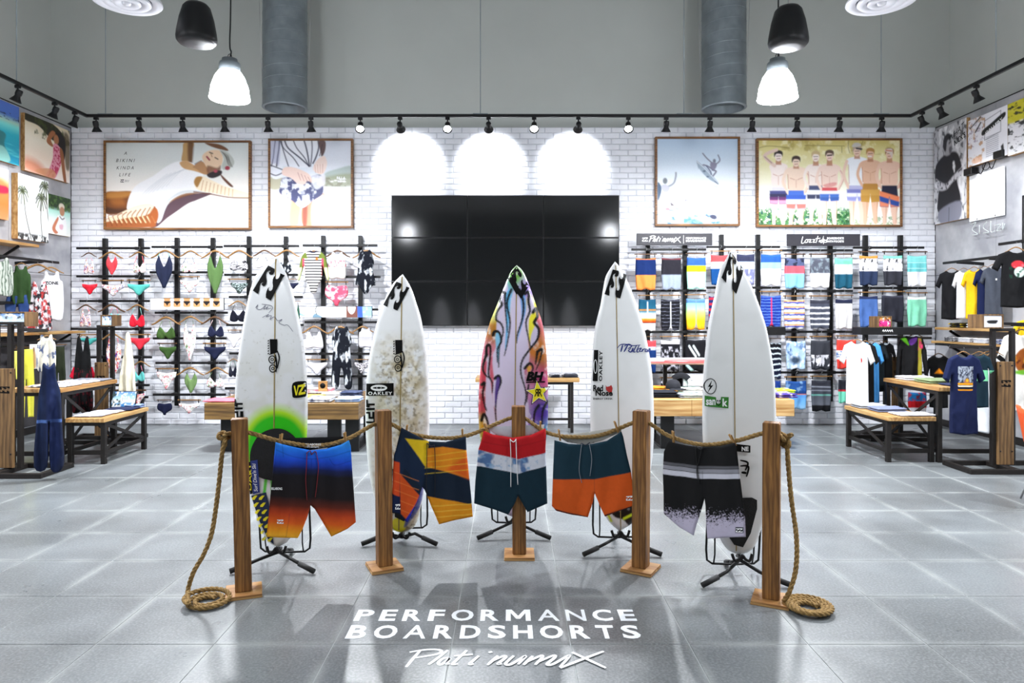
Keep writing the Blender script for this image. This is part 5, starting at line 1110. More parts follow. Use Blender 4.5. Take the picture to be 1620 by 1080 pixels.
T = {  # outlines in a unit box, v down
 'brief': [(0, .1), (.03, .0), (.5, .07), (.97, .0), (1, .1), (.96, .3), (.74, .58), (.6, .9), (.5, 1), (.4, .9), (.26, .58), (.04, .3)],
 'hip': [(.06, 0), (.5, .04), (.94, 0), (1, .5), (.64, .82), (.58, 1), (.42, 1), (.36, .82), (0, .5)],
 'bra': [(.02, .62), (.1, .42), (.2, .34), (.32, .46), (.5, .66), (.68, .46), (.8, .34), (.9, .42), (.98, .62), (1, .9), (.8, 1), (.6, .97), (.5, .9), (.4, .97), (.2, 1), (0, .9)],
 'crop': [(.12, .1), (.24, 0), (.36, .3), (.5, .42), (.64, .3), (.76, 0), (.88, .1), (1, .6), (.98, 1), (.5, .95), (.02, 1), (0, .6)],
 'one': [(.12, .1), (.2, .02), (.34, .22), (.5, .36), (.66, .22), (.8, .02), (.88, .1), (1, .3), (.94, .58), (.66, .9), (.58, 1), (.42, 1), (.34, .9), (.06, .58), (0, .3)],
 'tank': [(.2, 0), (.32, 0), (.4, .08), (.6, .08), (.68, 0), (.8, 0), (.86, .16), (1, .28), (.98, .98), (.5, 1), (.02, .98), (0, .28), (.14, .16)],
 'romp': [(.3, 0), (.42, .03), (.58, .03), (.7, 0), (.82, .1), (.9, .3), (.86, .5), (1, .78), (.82, .82), (.64, .95), (.56, 1), (.44, 1), (.36, .95), (.16, .82), (0, .76), (.12, .5), (.1, .3), (.18, .1)],
 'jump': [(.26, 0), (.4, .03), (.6, .03), (.74, 0), (.86, .08), (.98, .24), (.9, .36), (.94, .5), (1, .98), (.66, 1), (.58, .78), (.5, .68), (.42, .78), (.34, 1), (.02, .98), (.06, .5), (.1, .36), (.02, .24), (.14, .08)],
 'rash': [(.38, 0), (.5, .03), (.62, 0), (.78, .06), (.9, .2), (1, .66), (.93, .7), (.84, .5), (.78, .36), (.76, .66), (.64, .84), (.58, 1), (.42, 1), (.36, .84), (.24, .66), (.22, .36), (.14, .5), (.07, .7), (0, .66), (.1, .2), (.22, .06)],
 'tee': [(.34, 0), (.42, .035), (.5, .045), (.58, .035), (.66, 0), (.86, .06), (1, .3), (.87, .36), (.8, .25), (.82, .98), (.5, 1), (.18, .98), (.2, .25), (.13, .36), (0, .3), (.14, .06)],
 'long': [(.36, 0), (.5, .04), (.64, 0), (.84, .06), (.94, .3), (1, .9), (.9, .92), (.82, .5), (.8, .3), (.82, .98), (.5, 1), (.18, .98), (.2, .3), (.18, .5), (.1, .92), (0, .9), (.06, .3), (.16, .06)],
 'short': [(.02, 0), (.5, .03), (.98, 0), (1, .5), (.95, .98), (.72, 1), (.5, .95), (.28, 1), (.05, .98), (0, .5)],
 'pants': [(.1, 0), (.9, 0), (1, .5), (.96, 1), (.6, 1), (.52, .45), (.48, .45), (.4, 1), (.04, 1), (0, .5)],
 'dress': [(.25, 0), (.4, .04), (.5, .2), (.6, .04), (.75, 0), (.86, .3), (1, .98), (.5, 1), (0, .98), (.14, .3)],
 'scarf': [(.4, 0), (.6, 0), (.75, .3), (.95, .7), (1, .95), (.8, 1), (.6, .97), (.3, .93), (0, .85), (.1, .5), (.3, .2)],
 'over': [(.3, 0), (.5, .04), (.7, 0), (.75, .15), (.9, .3), (.95, .6), (1, .98), (.55, 1), (.5, .55), (.45, .97), (0, .96), (.1, .5), (.15, .3), (.25, .15)],
}
STRAP = {'bra': [[(.14, .4), (.3, 0)], [(.86, .4), (.7, 0)]], 'brief': [], 'one': [[(.16, .06), (.26, -.06)], [(.84, .06), (.74, -.06)]], 'crop': [[(.2, .05), (.3, -.15)], [(.8, .05), (.7, -.15)]]}
NAMES = {'brief': 'bikini_bottom', 'hip': 'bikini_bottom', 'bra': 'bikini_bra', 'crop': 'bikini_bra', 'one': 'swimsuit', 'tank': 'tank_top', 'romp': 'romper', 'jump': 'jumpsuit', 'rash': 'rash_guard', 'tee': 't_shirt', 'long': 'jacket', 'short': 'boardshorts', 'pants': 'trousers', 'dress': 'dress', 'scarf': 'scarf', 'over': 'overalls'}
CATS = {'brief': 'bikini bottom', 'hip': 'bikini bottom', 'bra': 'bikini top', 'crop': 'bikini top', 'one': 'swimsuit', 'tank': 'tank top', 'romp': 'romper', 'jump': 'jumpsuit', 'rash': 'rash guard', 'tee': 't-shirt', 'long': 'jacket', 'short': 'shorts', 'pants': 'trousers', 'dress': 'dress', 'scarf': 'scarf', 'over': 'overalls'}
m_strap = {}
GN = [0]
def gar(kind, lab, x0, x1, y0, y1, d, paint, yaw=0, group=None, thick=None, h=None, prints=None, name=None, cat=None, strapc=None, amp=.008):
    """one garment, seen at photo pixels x0..x1, y0..y1 when hung at depth d and turned by yaw degrees"""
    GN[0] += 1; k = d / F; w = (x1 - x0) * k / max(.3, math.cos(math.radians(yaw))); hh = (y1 - y0) * k; o = W((x0 + x1) / 2, y0, d)
    P = catmull([(u, v) for u, v in T[kind]], 4, True) if kind not in ('short', 'tee', 'long', 'pants') else T[kind]
    S = max(w, hh); px = (h or 1.15) * k
    P = [(u * w, v * hh) for u, v in P]; rs = [P[0]]
    for q in P[1:]:
        if math.dist(q, rs[-1]) > px * .45: rs.append(q)
    P = rs; thick = thick or min(.05, w * .16)
    e = empty(name or NAMES[kind], o, lab, cat or CATS[kind], group, math.radians(yaw))
    sd = GN[0]; fo = (lambda x, y: amp * (1.1 * np.sin(x / w * 13 + 3 * fnoise(x * 9, y * 4, sd)) * np.clip(y / hh * 1.5, .2, 1) + 2.2 * (fnoise(x * 11, y * 5, sd) - .5)))
    def place(x, y, off): return np.stack([np.asarray(x) - w / 2, -np.asarray(off), -np.asarray(y)], 1)
    def pn(A):
        A.X = A.X / w; A.Y = A.Y / hh; A.u = A.X; A.v = A.Y; A.px = px / w; paint(A); A.C = A.C ** 1.3
    pillow('cloth_body', P, px, thick, place, m_cloth, pn, e, rim=px * 3, fold=fo, bg='ffffff')
    for q in STRAP.get(kind, []):
        c = strapc or (tuple(round(float(t), 3) for t in (0.5, .5, .5))); m = m_strap.setdefault(c, mat('strap_%d' % len(m_strap), c, .8, var=.1, scale=40))
        MB().tube([(q[0][0] * w - w / 2, -thick * .4, -q[0][1] * hh), ((q[0][0] + q[1][0]) / 2 * w - w / 2, -thick * .3, -(q[0][1] + q[1][1]) / 2 * hh), (q[1][0] * w - w / 2, 0, -q[1][1] * hh)], .0035, 5).build('strap', m, e)
    if prints:
        for nm, geos, mt in prints: decal(nm, geos, lambda X, Y: place(X * w, Y * hh, fo(X * w, Y * hh) + thick / 2 + .004), mt, e)
    return e
# hangers ----------------------------------------------------------
HP = {}
def hanger(kind, lab, cx, y, d, wpx, yaw=0, dark=False, hook=None):
    """kind 'arm' (curved shoulders) or 'clip' (bar with two clips); hook: metres up to the rail"""
    k = d / F; w = wpx * k / max(.3, math.cos(math.radians(yaw))); key = (kind, dark)
    if key not in HP:
        e = empty('clothes_hanger', (0, 0, 0)); m = m_hangd if dark else m_hang
        if kind == 'arm':
            P = catmull([(-.5, 0, -.25), (-.36, 0, -.19), (-.16, 0, -.05), (0, 0, 0), (.16, 0, -.05), (.36, 0, -.19), (.5, 0, -.25)], 4)
            o = MB().tube(P, [.02 + .02 * (1 - abs(2 * i / (len(P) - 1) - 1)) ** .7 for i in range(len(P))], 7).build('shoulder_bar', m, e)
        else:
            MB().box((-.5, -.018, -.026), (.5, .018, .026), c=.008).build('cross_bar', m, e)
            for s in (-1, 1): MB().box((s * .4 - .014, -.026, -.13), (s * .4 + .014, .026, .036), c=.006).build('clip', m_black, e)
        MB().tube([(0, 0, 0), (0, 0, .12), (.02, 0, .16), (.05, 0, .2), (.06, 0, .25), (.03, 0, .29), (-.01, 0, .27)], .0065, 6).build('hook', m_chrome, e)
        HP[key] = e; first = True
    else: first = False
    e = HP[key] if first else copy_tree(HP[key])
    e.location = W(cx, y, d); e.rotation_euler = (0, 0, math.radians(yaw)); e.scale = (w, w, w); e['label'] = lab; e['category'] = 'hanger'; e['group'] = 'wooden clothes hangers'
    return e
# ================================================================== WALL RACKS
def wall_rack(lab, ups, y0, y1, bars, d=D - .2):
    """two uprights fixed to the brick and horizontal bars; ups: pixel x; bars: (x0, x1, y)"""
    xc = sum(ups) / len(ups); o = W(xc, y1, D - .02); e = empty('wall_rack', (W(xc, 0, D).x, D, o.z), lab, 'wall rack', 'black wall racks on the brick')
    for x in ups:
        p = W(x, y0, D - .1).x - e.location.x; MB().box((p - .029, -.075, 0), (p + .029, -.015, W(0, y0, D - .05).z - o.z), c=.004).build('upright', m_black, e)
    for x0, x1, y in bars:
        a = W(x0, y, d); b = W(x1, y, d); X0, X1 = a.x - e.location.x, b.x - e.location.x; Z = a.z - o.z
        MB().box((X0, -.21, Z - .016), (X1, -.18, Z + .016), c=.003).build('crossbar', m_black, e)
        for x in ups:
            p = W(x, y, D - .1).x - e.location.x
            if X0 - .05 < p < X1 + .05: MB().box((p - .02, -.185, Z - .022), (p + .02, -.07, Z + .022), c=.003).build('bracket', m_black, e)
    return e
wall_rack('tall black wall rack for swimwear, leftmost on the brick wall', (163, 220), 377, 655, [(121, 237, 392.5), (121, 237, 437), (126, 237, 476), (112, 239, 520), (132, 240, 565), (140, 236, 609), (180, 234, 628)])
wall_rack('black swimwear wall rack with the bikini bottom chart, second from the left', (277.5, 334.7), 376, 641, [(240, 352, 390.5), (237, 353, 430.5), (245, 360, 494.5), (242, 358, 535), (246, 358, 574), (242, 357, 624)])
wall_rack('black swimwear wall rack behind the far left surfboard', (392, 450.6), 374, 641, [(354, 473, 389), (355, 471, 434.6), (362, 479, 469.6), (358, 480, 514), (363, 478, 559), (356, 474, 614)])
wall_rack('black swimwear wall rack beside the video wall, with the long photo strip', (510, 569), 373, 641, [(479, 597, 388), (486, 602, 438), (488, 598, 489.5), (482, 597, 509.5), (482, 592, 559.5), (478, 584, 595)])
wall_rack('black boardshorts wall rack below the script sign, right of the video wall', (1026, 1085), 373, 641, [(999, 1117, 394.5), (1000, 1117, 459.7), (1012, 1118, 525), (1028, 1118, 589), (1028, 1118, 632)])
wall_rack('black boardshorts wall rack behind the far right surfboard', (1143, 1201), 371, 641, [(1118, 1234, 390.5), (1118, 1234, 455), (1118, 1234, 519), (1118, 1235, 588)])
wall_rack('black boardshorts wall rack below the pocket shorts sign', (1258.6, 1316), 372, 634, [(1234, 1349, 396), (1234, 1349, 460), (1236, 1350, 524.6), (1232, 1340, 589)])
wall_rack('black boardshorts wall rack at the right corner of the brick wall', (1372, 1427.6), 372, 640, [(1350, 1462, 391.5), (1351, 1465, 455.6), (1352, 1465, 524), (1352, 1465, 589)])
# ------------------------------------------------------------------ swimwear
SD = D - .27
white = 'f0eff2'
RA = {1: 'top row', 2: 'second row', 3: 'third row', 4: 'fourth row', 5: 'fifth row', 6: 'lowest row'}
SA = ['leftmost swimwear rack', 'second swimwear rack', 'third swimwear rack', 'fourth swimwear rack']
mosaic = flo('f4f0ee', 'd8366a', 'e8943a', '3a3f9a', s=16, thr=.55)
fl1 = flo('f3f1f1', 'e06a78', '6a9a6a', s=14, thr=.62)
fl2 = flo('f0eef0', 'e0708a', '4d4f9a', 'e8b04a', s=18, thr=.58)
zeb = stp('ece9ee', '1e1e28', 9, .5, 3.0)
palm = flo('1a2130', 'dfe4ea', s=8, thr=.58)
def rash(A):
    A.grad([(0, 'f4f2f0'), (1, 'f4f2f0')]); k = A.v * 15; A.blend(slice(None), np.clip((.24 - np.abs(k % 1 - .5)) * 8 + .5, 0, 1), '23232e')
    s = (np.abs(A.u - .5) > .27); A.blend(slice(None), s * 1., 'e8627a'); A.blend(slice(None), (s & (np.abs(A.u - .5) > .33) | ((A.v < .2) & (np.abs(A.u - .5) > .26 - .5 * A.v))).astype(float), '7d8a48'); A.blend(slice(None), ((np.abs(A.u - .5) > .36) & (A.v > .4)).astype(float), 'd6e0b4'); A.ell(.5, .02, .12, .05, '2a2a48'); A.ell(.62, .2, .045, .03, 'd9822a')
SW_ = [ # kind, x0,x1,y0,y1, hanger kind, hx0,hx1,hy, dark, paint, strap colour, description, row, section
 ('crop', 133, 149, 411, 433, 'arm', 128, 153, 400, 1, fl2, 'd9a0b0', 'pale floral halter bikini top', 1, 0), ('one', 168, 186, 405, 434, 'arm', 156, 195, 399, 0, sol('ee5a64', 'f28a86', .4), 'ee5a64', 'coral one-shoulder swimsuit', 1, 0), ('bra', 211, 231, 405, 432, 'arm', 204, 235, 399, 0, fl1, 'e8b0b8', 'white floral triangle bikini top', 1, 0),
 ('brief', 130, 154, 449, 466, 'clip', 129, 153, 443.5, 1, sol('de2f46', 'f8a0a8', .3, 6), 0, 'red bikini bottom with pale streaks', 2, 0), ('brief', 161, 197, 450, 468, 'clip', 158, 196, 443.5, 0, fl2, 0, 'white bikini bottom with a bright print', 2, 0), ('brief', 202, 237, 449, 467, 'clip', 201, 238, 443, 0, sol('6cc4bc', '8fd8d0'), 0, 'turquoise bikini bottom', 2, 0),
 ('crop', 127, 144, 490, 517, 'arm', 120, 152, 482.5, 1, fl2, 'e0708a', 'pink patterned racer bikini top', 3, 0), ('bra', 172, 190, 487, 511, 'arm', 155, 198, 482.5, 1, sol('8fd3d0', 'b0e4e0'), '7fc4c0', 'aqua bikini top half behind a box', 3, 0), ('bra', 205, 229, 487, 517, 'arm', 200, 235, 482.5, 0, sol('e8304a', 'f0566a'), 'e8304a', 'red bikini top', 3, 0),
 ('brief', 124, 157, 534, 546, 'clip', 122, 158, 529, 0, sol('5cbab4'), 0, 'teal bikini bottom behind the fringed dress', 4, 0), ('one', 168, 192, 538, 597, 'arm', 158, 198, 528, 0, mosaic, 'd9809a', 'mosaic print swimsuit', 4, 0), ('brief', 205, 237, 534, 553, 'clip', 200, 238, 529, 0, sol('ea4a5c', 'f2707c'), 0, 'coral red bikini bottom', 4, 0),
 ('bra', 209, 229, 578, 603, 'arm', 208, 238, 572, 0, sol('7accc8', '98dcd8'), '6cbcb8', 'turquoise underwire bikini top', 5, 0), ('brief', 208, 229, 622, 641, 'clip', 183, 231, 617, 1, mosaic, 0, 'mosaic print bikini bottom', 6, 0), ('brief', 190, 204, 621, 643, 0, 0, 0, 0, 0, sol('74c6c0'), 0, 'aqua bikini bottom behind the cream scarf', 6, 0),
 ('one', 246, 273, 403, 455, 'arm', 239, 284, 396.5, 0, sol('343c58', '48506c'), '343c58', 'dark navy plunging swimsuit', 1, 1), ('bra', 287, 312, 407, 431, 'arm', 284, 319, 397, 0, fl1, 'e8b8b8', 'white rose-print bikini top', 1, 1), ('one', 328, 353, 402, 464, 'arm', 318, 363, 397, 0, sol('6d8a5a', '7d9a68'), '6d8a58', 'sage green high-neck swimsuit', 1, 1),
 ('brief', 285, 315, 443, 463, 'clip', 283, 316, 437.5, 0, fl1, 0, 'white tie-side bikini bottom with roses', 2, 1),
 ('bra', 248, 277, 508, 536, 'arm', 240, 286, 502, 0, sol('54703e', '7a9660'), '3f5a30', 'olive green bikini top with crossed straps', 3, 1), ('one', 290, 310, 510, 569, 'arm', 281, 322, 501, 0, fl1, 'e0c0c0', 'white swimsuit scattered with roses', 3, 1), ('bra', 329, 354, 506, 533, 'arm', 318, 362, 501.5, 1, sol('2b3150', '40486a'), '2b3150', 'navy laced bikini top', 3, 1),
 ('brief', 252, 279, 548, 568, 'clip', 249, 280, 543, 1, sol('4d6a3a', '627f4c'), 0, 'olive green bikini bottom', 4, 1), ('brief', 323, 357, 548, 569, 'clip', 321, 358, 543, 0, sol('262e4e', '3a4468'), 0, 'navy bikini bottom on a clip hanger', 4, 1),
 ('brief', 248, 279, 588, 616, 'clip', 246, 282, 583, 0, fl1, 0, 'white floral high-leg bikini bottom', 5, 1), ('one', 292, 312, 589, 621, 'arm', 279, 323, 582, 0, sol('86a070', '6c8658'), '5c7648', 'small sage green cut-out swimsuit', 5, 1), ('bra', 327, 354, 589, 613, 'arm', 324, 363, 582, 0, fl1, 'f0e0e0', 'white bikini top with pink flowers', 5, 1),
 ('hip', 249, 272, 638, 656, 'clip', 248, 272, 632.5, 1, sol('20284a', '303a5e'), 0, 'dark blue hipster bikini bottom', 6, 1), ('brief', 283, 316, 638, 654, 'clip', 281, 318, 632.5, 0, fl1, 0, 'white rosebud bikini bottom', 6, 1),
 ('bra', 364, 392, 402, 428, 'arm', 357, 400, 396.5, 0, zeb, '22222c', 'zebra striped triangle bikini top', 1, 2), ('bra', 403, 427, 406, 424, 'arm', 400, 437, 396, 1, sol('e9e7ec'), 'e0dde6', 'plain white bikini top', 1, 2), ('bra', 442, 461, 404, 431, 'arm', 434, 474, 396, 0, palm, '20242e', 'black leaf-print bikini top', 1, 2),
 ('brief', 365, 392, 447, 465, 'clip', 360, 394, 441.5, 0, stp('31443f', 'b8c4c4', 8, .3, 2.5), 0, 'dark green striped bikini bottom', 2, 2), ('brief', 401, 425, 448, 462, 'clip', 400, 428, 441.5, 0, sol('dcd9e2'), 0, 'white bikini bottom behind the board nose', 2, 2), ('brief', 456, 472, 447, 457, 'clip', 452, 471, 441.5, 0, sol('242c4c'), 0, 'navy bikini bottom right of the board nose', 2, 2),
 ('bra', 364, 390, 481, 509, 'arm', 361, 392, 476.5, 0, sol('171a30', '2a2e48'), '15172a', 'black balconette bikini top', 3, 2), ('crop', 464, 474, 482, 505, 'clip', 462, 476, 476.5, 0, sol('3f6a58'), '3f6a58', 'dark green top peeking past the surfboard', 3, 2),
 ('brief', 358, 382, 527, 550, 'clip', 359, 382, 522, 0, sol('f0eef2'), 0, 'white bikini bottom left of the far left surfboard', 4, 2), ('bra', 362, 375, 570, 596, 'arm', 359, 380, 568, 0, sol('1a2038'), '10142a', 'navy strappy top half hidden by the surfboard', 5, 2), ('brief', 364, 374, 623, 634, 'clip', 363, 376, 618, 0, fl2, 0, 'pink patterned bottom at the surfboard edge', 6, 2),
 ('rash', 471, 521, 396, 463, 'arm', 481, 512, 397, 0, rash, 0, 'long-sleeved rash guard, striped, green and pink', 1, 3), ('tank', 520, 547, 399, 440, 'arm', 514, 554, 396.5, 1, lambda A: (A.grad([(0, 'e6e4e2'), (1, 'd9d7d4')]), A.blot('f0788a', 12, .42, .8, 3, 8, key=((A.v > .3) & (A.v < .56)).astype(float))), 0, 'light grey sleeveless crop top with pink print', 1, 3), ('romp', 562, 595, 395, 465, 'arm', 558, 602, 396.5, 0, palm, 0, 'black and white leaf-print romper', 1, 3),
 ('hip', 515, 550, 452, 483, 'clip', 515, 551, 446, 0, flo('ee6a84', 'f6c8d0', s=6, thr=.5), 0, 'pink tie-dye high-waist bikini bottom', 2, 3),
 ('crop', 483, 511, 524, 551, 'arm', 477, 518, 516.5, 0, sol('eceaf0', 'dcd9e4'), 'dad8e2', 'plain white crop bikini top', 3, 3), ('jump', 524, 557, 516, 613, 'arm', 517, 560, 517, 0, palm, 0, 'black and white leaf-print jumpsuit', 3, 3), ('tank', 568, 589, 519, 549, 'arm', 557, 591, 516.5, 0, stp('f0eff4', '70707e', 14, .25, 0), 0, 'white halter top with fine chevrons', 3, 3),
 ('brief', 485, 518, 573, 593, 'clip', 484, 519, 568.5, 0, sol('eceaf0', 'd9d6e0'), 0, 'plain white bikini bottom', 4, 3), ('brief', 561, 583, 573, 591, 'clip', 560, 584, 568.5, 0, zeb, 0, 'zebra print bikini bottom', 4, 3)]
for (kd, x0, x1, y0, y1, hk, h0, h1, hy, dk, pt, sc, desc, row, sec) in SW_:
    gar(kd, '%s, %s of the %s' % (desc, RA[row], SA[sec]), x0, x1, y0, y1, SD, pt, group='swimwear on the wall racks', strapc=sc or None, amp=.006)
    if hk: hanger(hk, 'wooden %s hanger carrying the %s' % ('shoulder' if hk == 'arm' else 'clip', desc), (h0 + h1) / 2, hy, SD + .012, h1 - h0, dark=bool(dk))
# ------------------------------------------------------------------ boardshorts on the right racks
def leafy(topc, low):
    def f(A): A.grad([(0, 'efeef2'), (1, 'efeef2')]); A.blot('32323c', 11, .6, .95, 6, 9); A.blend(slice(None), (A.v < .1).astype(float), topc); A.blend(slice(None), (A.v > .52).astype(float), low)
    return f
def sunset(A): A.grad([(0, '1f5f7a'), (.3, '2a6f88'), (.34, 'e8a040'), (.37, '3a7f96'), (.5, 'f0f0e8'), (.58, 'f4ead0'), (.62, 'f0a83a'), (.7, 'd8602a'), (.74, '6a3a30'), (.76, 'f4f3f4'), (1, 'f6f5f6')]); A.line([(.5, .1), (.5, .5)], .05, 'f4f4f4')
def wavep(A): A.grad([(0, '22232a'), (1, '22232a')]); A.line([(.2, .2), (.5, .52)], .08, 'dfe8ea', sm=False); A.line([(.4, .2), (.66, .48)], .08, 'dfe8ea', sm=False); A.line([(0, .72), (.4, 1)], .1, 'c4e4e4', sm=False)
def stroke_(A): A.grad([(0, '16181f'), (1, '16244a')]); k = A.v * 7 + .6 * fnoise(A.X * 6, A.Y * 2, 3); A.blend(slice(None), np.clip((.16 - np.abs(k % 1 - .5)) * 9 + .3, 0, 1), 'd9e4ee')
def tdye(A): A.grad([(0, 'b9cfe4'), (1, 'b9cfe4')]); A.blot('3f6aa0', 5, .52, .8, 3, 5); A.blot('f0f4f8', 7, .55, .9, 9, 6); A.ell(.45, .66, .25, .12, '3a4a5e', .9, soft=.1)
def letters(A): A.grad([(0, '4a4c54'), (1, '4a4c54')]); A.blot('e8e8ee', 14, .5, .95, 5, 12, sy=.4, key=((A.v > .5) & (A.v < .88)).astype(float))
def coral(A): A.grad([(0, 'ea5a50'), (1, 'ea5a50')]); A.blend(slice(None), ((A.v > .36) & (A.v < .66)).astype(float), 'f2f2f4'); k = np.abs((A.v * 8) % 1 - .5); A.blot('2f6ab0', 8, .45, .9, 4, 6, sy=3, key=((A.v > .38) & (A.v < .64)).astype(float))
def bluegr(A): A.grad([(0, '2c5a94'), (.3, '3a6aa8'), (.38, '24508c'), (.44, '24508c'), (.46, 'e88a4a'), (.49, '6aa4dc'), (.8, '8cc0ea'), (1, 'b0d4f0')]); A.blot('a8c8e4', 7, .55, .6, 4, 6, key=(A.v < .4).astype(float))
def dkln(A): A.grad([(0, '3c3e48'), (.3, '50535e'), (.44, '5a5e68'), (.46, '8fd8c8'), (.5, '6a6e78'), (.78, '7a7e88'), (.8, '1c1e26'), (1, '1c1e26')]); A.line([(0, .2), (1, .22)], .03, 'b0b4be'); A.line([(0, .32), (1, .33)], .02, 'b0b4be')
SHR = [ # x0,x1,y0,y1,paint,description,row,rack
 (1005, 1038, 408, 459, bnd(0, 'e8924a', .05, '1f3f78', .53, 'f4a05c'), 'navy over orange boardshorts', 1, 0), (1046, 1078, 408, 459, bnd(0, '8a4a50', .05, '3a3842', .52, 'aab4c4'), 'charcoal over grey boardshorts', 1, 0), (1086, 1117, 407, 458, bnd(0, '4a76b8', .26, 'd8e830', .45, 'c4f0e0'), 'blue, lime and mint boardshorts', 1, 0),
 (1124, 1155, 403, 451, bnd(0, 'ea6266', .24, 'f4f2f4', .46, '1a5f98'), 'red, white and blue boardshorts', 1, 1), (1165, 1194, 402, 451, bnd(0, '484c66', .24, 'cfe2f2', .48, '8a8cac', floral=('c8cae0', .48, 1)), 'navy, pale blue and lavender boardshorts', 1, 1), (1203, 1236, 402, 453, bnd(0, '3f72b8', .26, 'a8ccec', .46, 'f2f2f4'), 'blue, sky blue and white boardshorts', 1, 1),
 (1241, 1273, 408, 457, bnd(0, '6a7494', .26, 'f0727e', .5, '98c8e6', floral=('34384c', 0, .26)), 'floral, red and light blue boardshorts', 1, 2), (1281, 1313, 408, 456, bnd(0, '6c707c', .5, 'eeeef0', floral=('94a0a8', 0, .5)), 'grey floral over white boardshorts', 1, 2), (1320, 1349, 408, 457, bnd(0, '8fd4bc', .2, 'd4f0e6', .3, 'f0f6f4', .52, '2a6a80'), 'mint, white and teal boardshorts', 1, 2),
 (1359, 1389, 404, 452, leafy('d9a45c', '42506e'), 'leaf-print boardshorts with a tan waistband', 1, 3), (1397, 1428, 404, 452, leafy('94dcc8', '4a4b54'), 'leaf-print boardshorts with a mint waistband', 1, 3), (1435, 1466, 404, 454, bnd(0, '96dad8', .2, '8ed6d6', .22, 'c8f0f0', .24, '86d0d2', .4, 'c8f0f0', .42, '86d0d2', .52, 'f0f0f4'), 'aqua over white boardshorts', 1, 3),
 (1010, 1038, 473, 524, sunset, 'teal and sunset striped boardshorts', 2, 0), (1045, 1076, 473, 523, stp('20212a', '8e90a0', 9, .12, .4, line='f0f2f6'), 'black boardshorts with pinstripes and a white fly', 2, 0), (1085, 1116, 472, 522, grd(0, '7aa0c8', .13, '6a90b8', .15, '9ae4e4', .45, 'c4e88a', .7, 'f4d82a', 1, 'f0a02a', line='8a9cb0'), 'aqua to yellow fading boardshorts', 2, 0),
 (1121, 1132, 468, 520, stp('2a3a74', 'c8404e', 6, .4), 'blue and red striped boardshorts at the surfboard edge', 2, 1), (1203, 1236, 467, 518, stp('2a4aa0', '7a9ae0', 11, .2, .5, line='f04a5a'), 'blue striped boardshorts with a red fly', 2, 1),
 (1240, 1273, 474, 521, lambda A: (stp('f4f2f2', '5a6ab0', 5, .34, .4)(A), A.blend(slice(None), np.clip((.14 - np.abs((A.v * 5 + .3) % 1 - .5)) * 8 + .4, 0, 1), 'f0a064')), 'white boardshorts with blue and orange stripes', 2, 2), (1281, 1313, 474, 521, stp('5e6270', 'eceef2', 5.5, .3, .2, top='4a4c58'), 'grey and white striped boardshorts', 2, 2), (1321, 1349, 473, 521, bnd(0, '363c58', .14, 'e2e0e0'), 'off-white boardshorts with a navy waistband', 2, 2),
 (1359, 1389, 468, 518, bnd(0, '3a4468', .1, '6484bc'), 'steel blue boardshorts', 2, 3), (1394, 1430, 467, 510, bnd(0, '4e4f5c', .08, '3e3f4a'), 'charcoal boardshorts behind a display box', 2, 3), (1435, 1466, 469, 517, bnd(0, 'e4eee8', .1, '9ce0c4'), 'mint green boardshorts', 2, 3),
 (1024, 1038, 538, 590, bnd(0, 'e86068', .2, 'c4d0e0', .3, '1c4a84'), 'red and blue boardshorts behind the white surfboard', 3, 0), (1045, 1076, 538, 588, bnd(0, 'f0eef2', .12, '24252e', floral=('c8c8d2', .2, 1)), 'black floral boardshorts with a white waistband', 3, 0), (1083, 1117, 537, 588, wavep, 'black boardshorts with diagonal white stripes', 3, 0),
 (1218, 1236, 541, 600, stroke_, 'black to navy boardshorts with white strokes', 3, 1), (1243, 1275, 539, 585, tdye, 'blue and white tie-dye boardshorts', 3, 2), (1282, 1314, 538, 585, letters, 'charcoal boardshorts with white lettering', 3, 2), (1323, 1355, 537, 584, coral, 'coral boardshorts with a blue tie-dye band', 3, 2),
 (1045, 1076, 603, 640, flo('2a2a34', 'c8c8d0', s=8), 'black flower boardshorts behind the caps', 4, 0), (1226, 1235, 602, 622, sol('1f4a94'), 'blue boardshorts at the tall surfboard edge', 4, 1), (1242, 1276, 602, 648, bluegr, 'dark to light blue boardshorts with an orange line', 4, 2), (1283, 1315, 601, 651, dkln, 'grey lined boardshorts with a mint line', 4, 2), (1326, 1345, 600, 638, bnd(0, '3c3e48', .42, 'c8384a', .5, '8ee0c8'), 'dark, red and mint boardshorts', 4, 2)]
SB = ['first boardshorts rack', 'second boardshorts rack', 'third boardshorts rack', 'fourth boardshorts rack']
for (x0, x1, y0, y1, pt, desc, row, sec) in SHR:
    gar('short', '%s, %s of the %s' % (desc, RA[row].replace('lowest', 'sixth'), SB[sec]), x0, x1, y0, y1, SD, pt, group='boardshorts on the wall racks', amp=.009)
    hanger('clip', 'clip hanger holding the %s' % desc, (x0 + x1) / 2, y0 - 6, SD + .012, (x1 - x0) * 1.08, dark=(row == 1 and sec != 1))
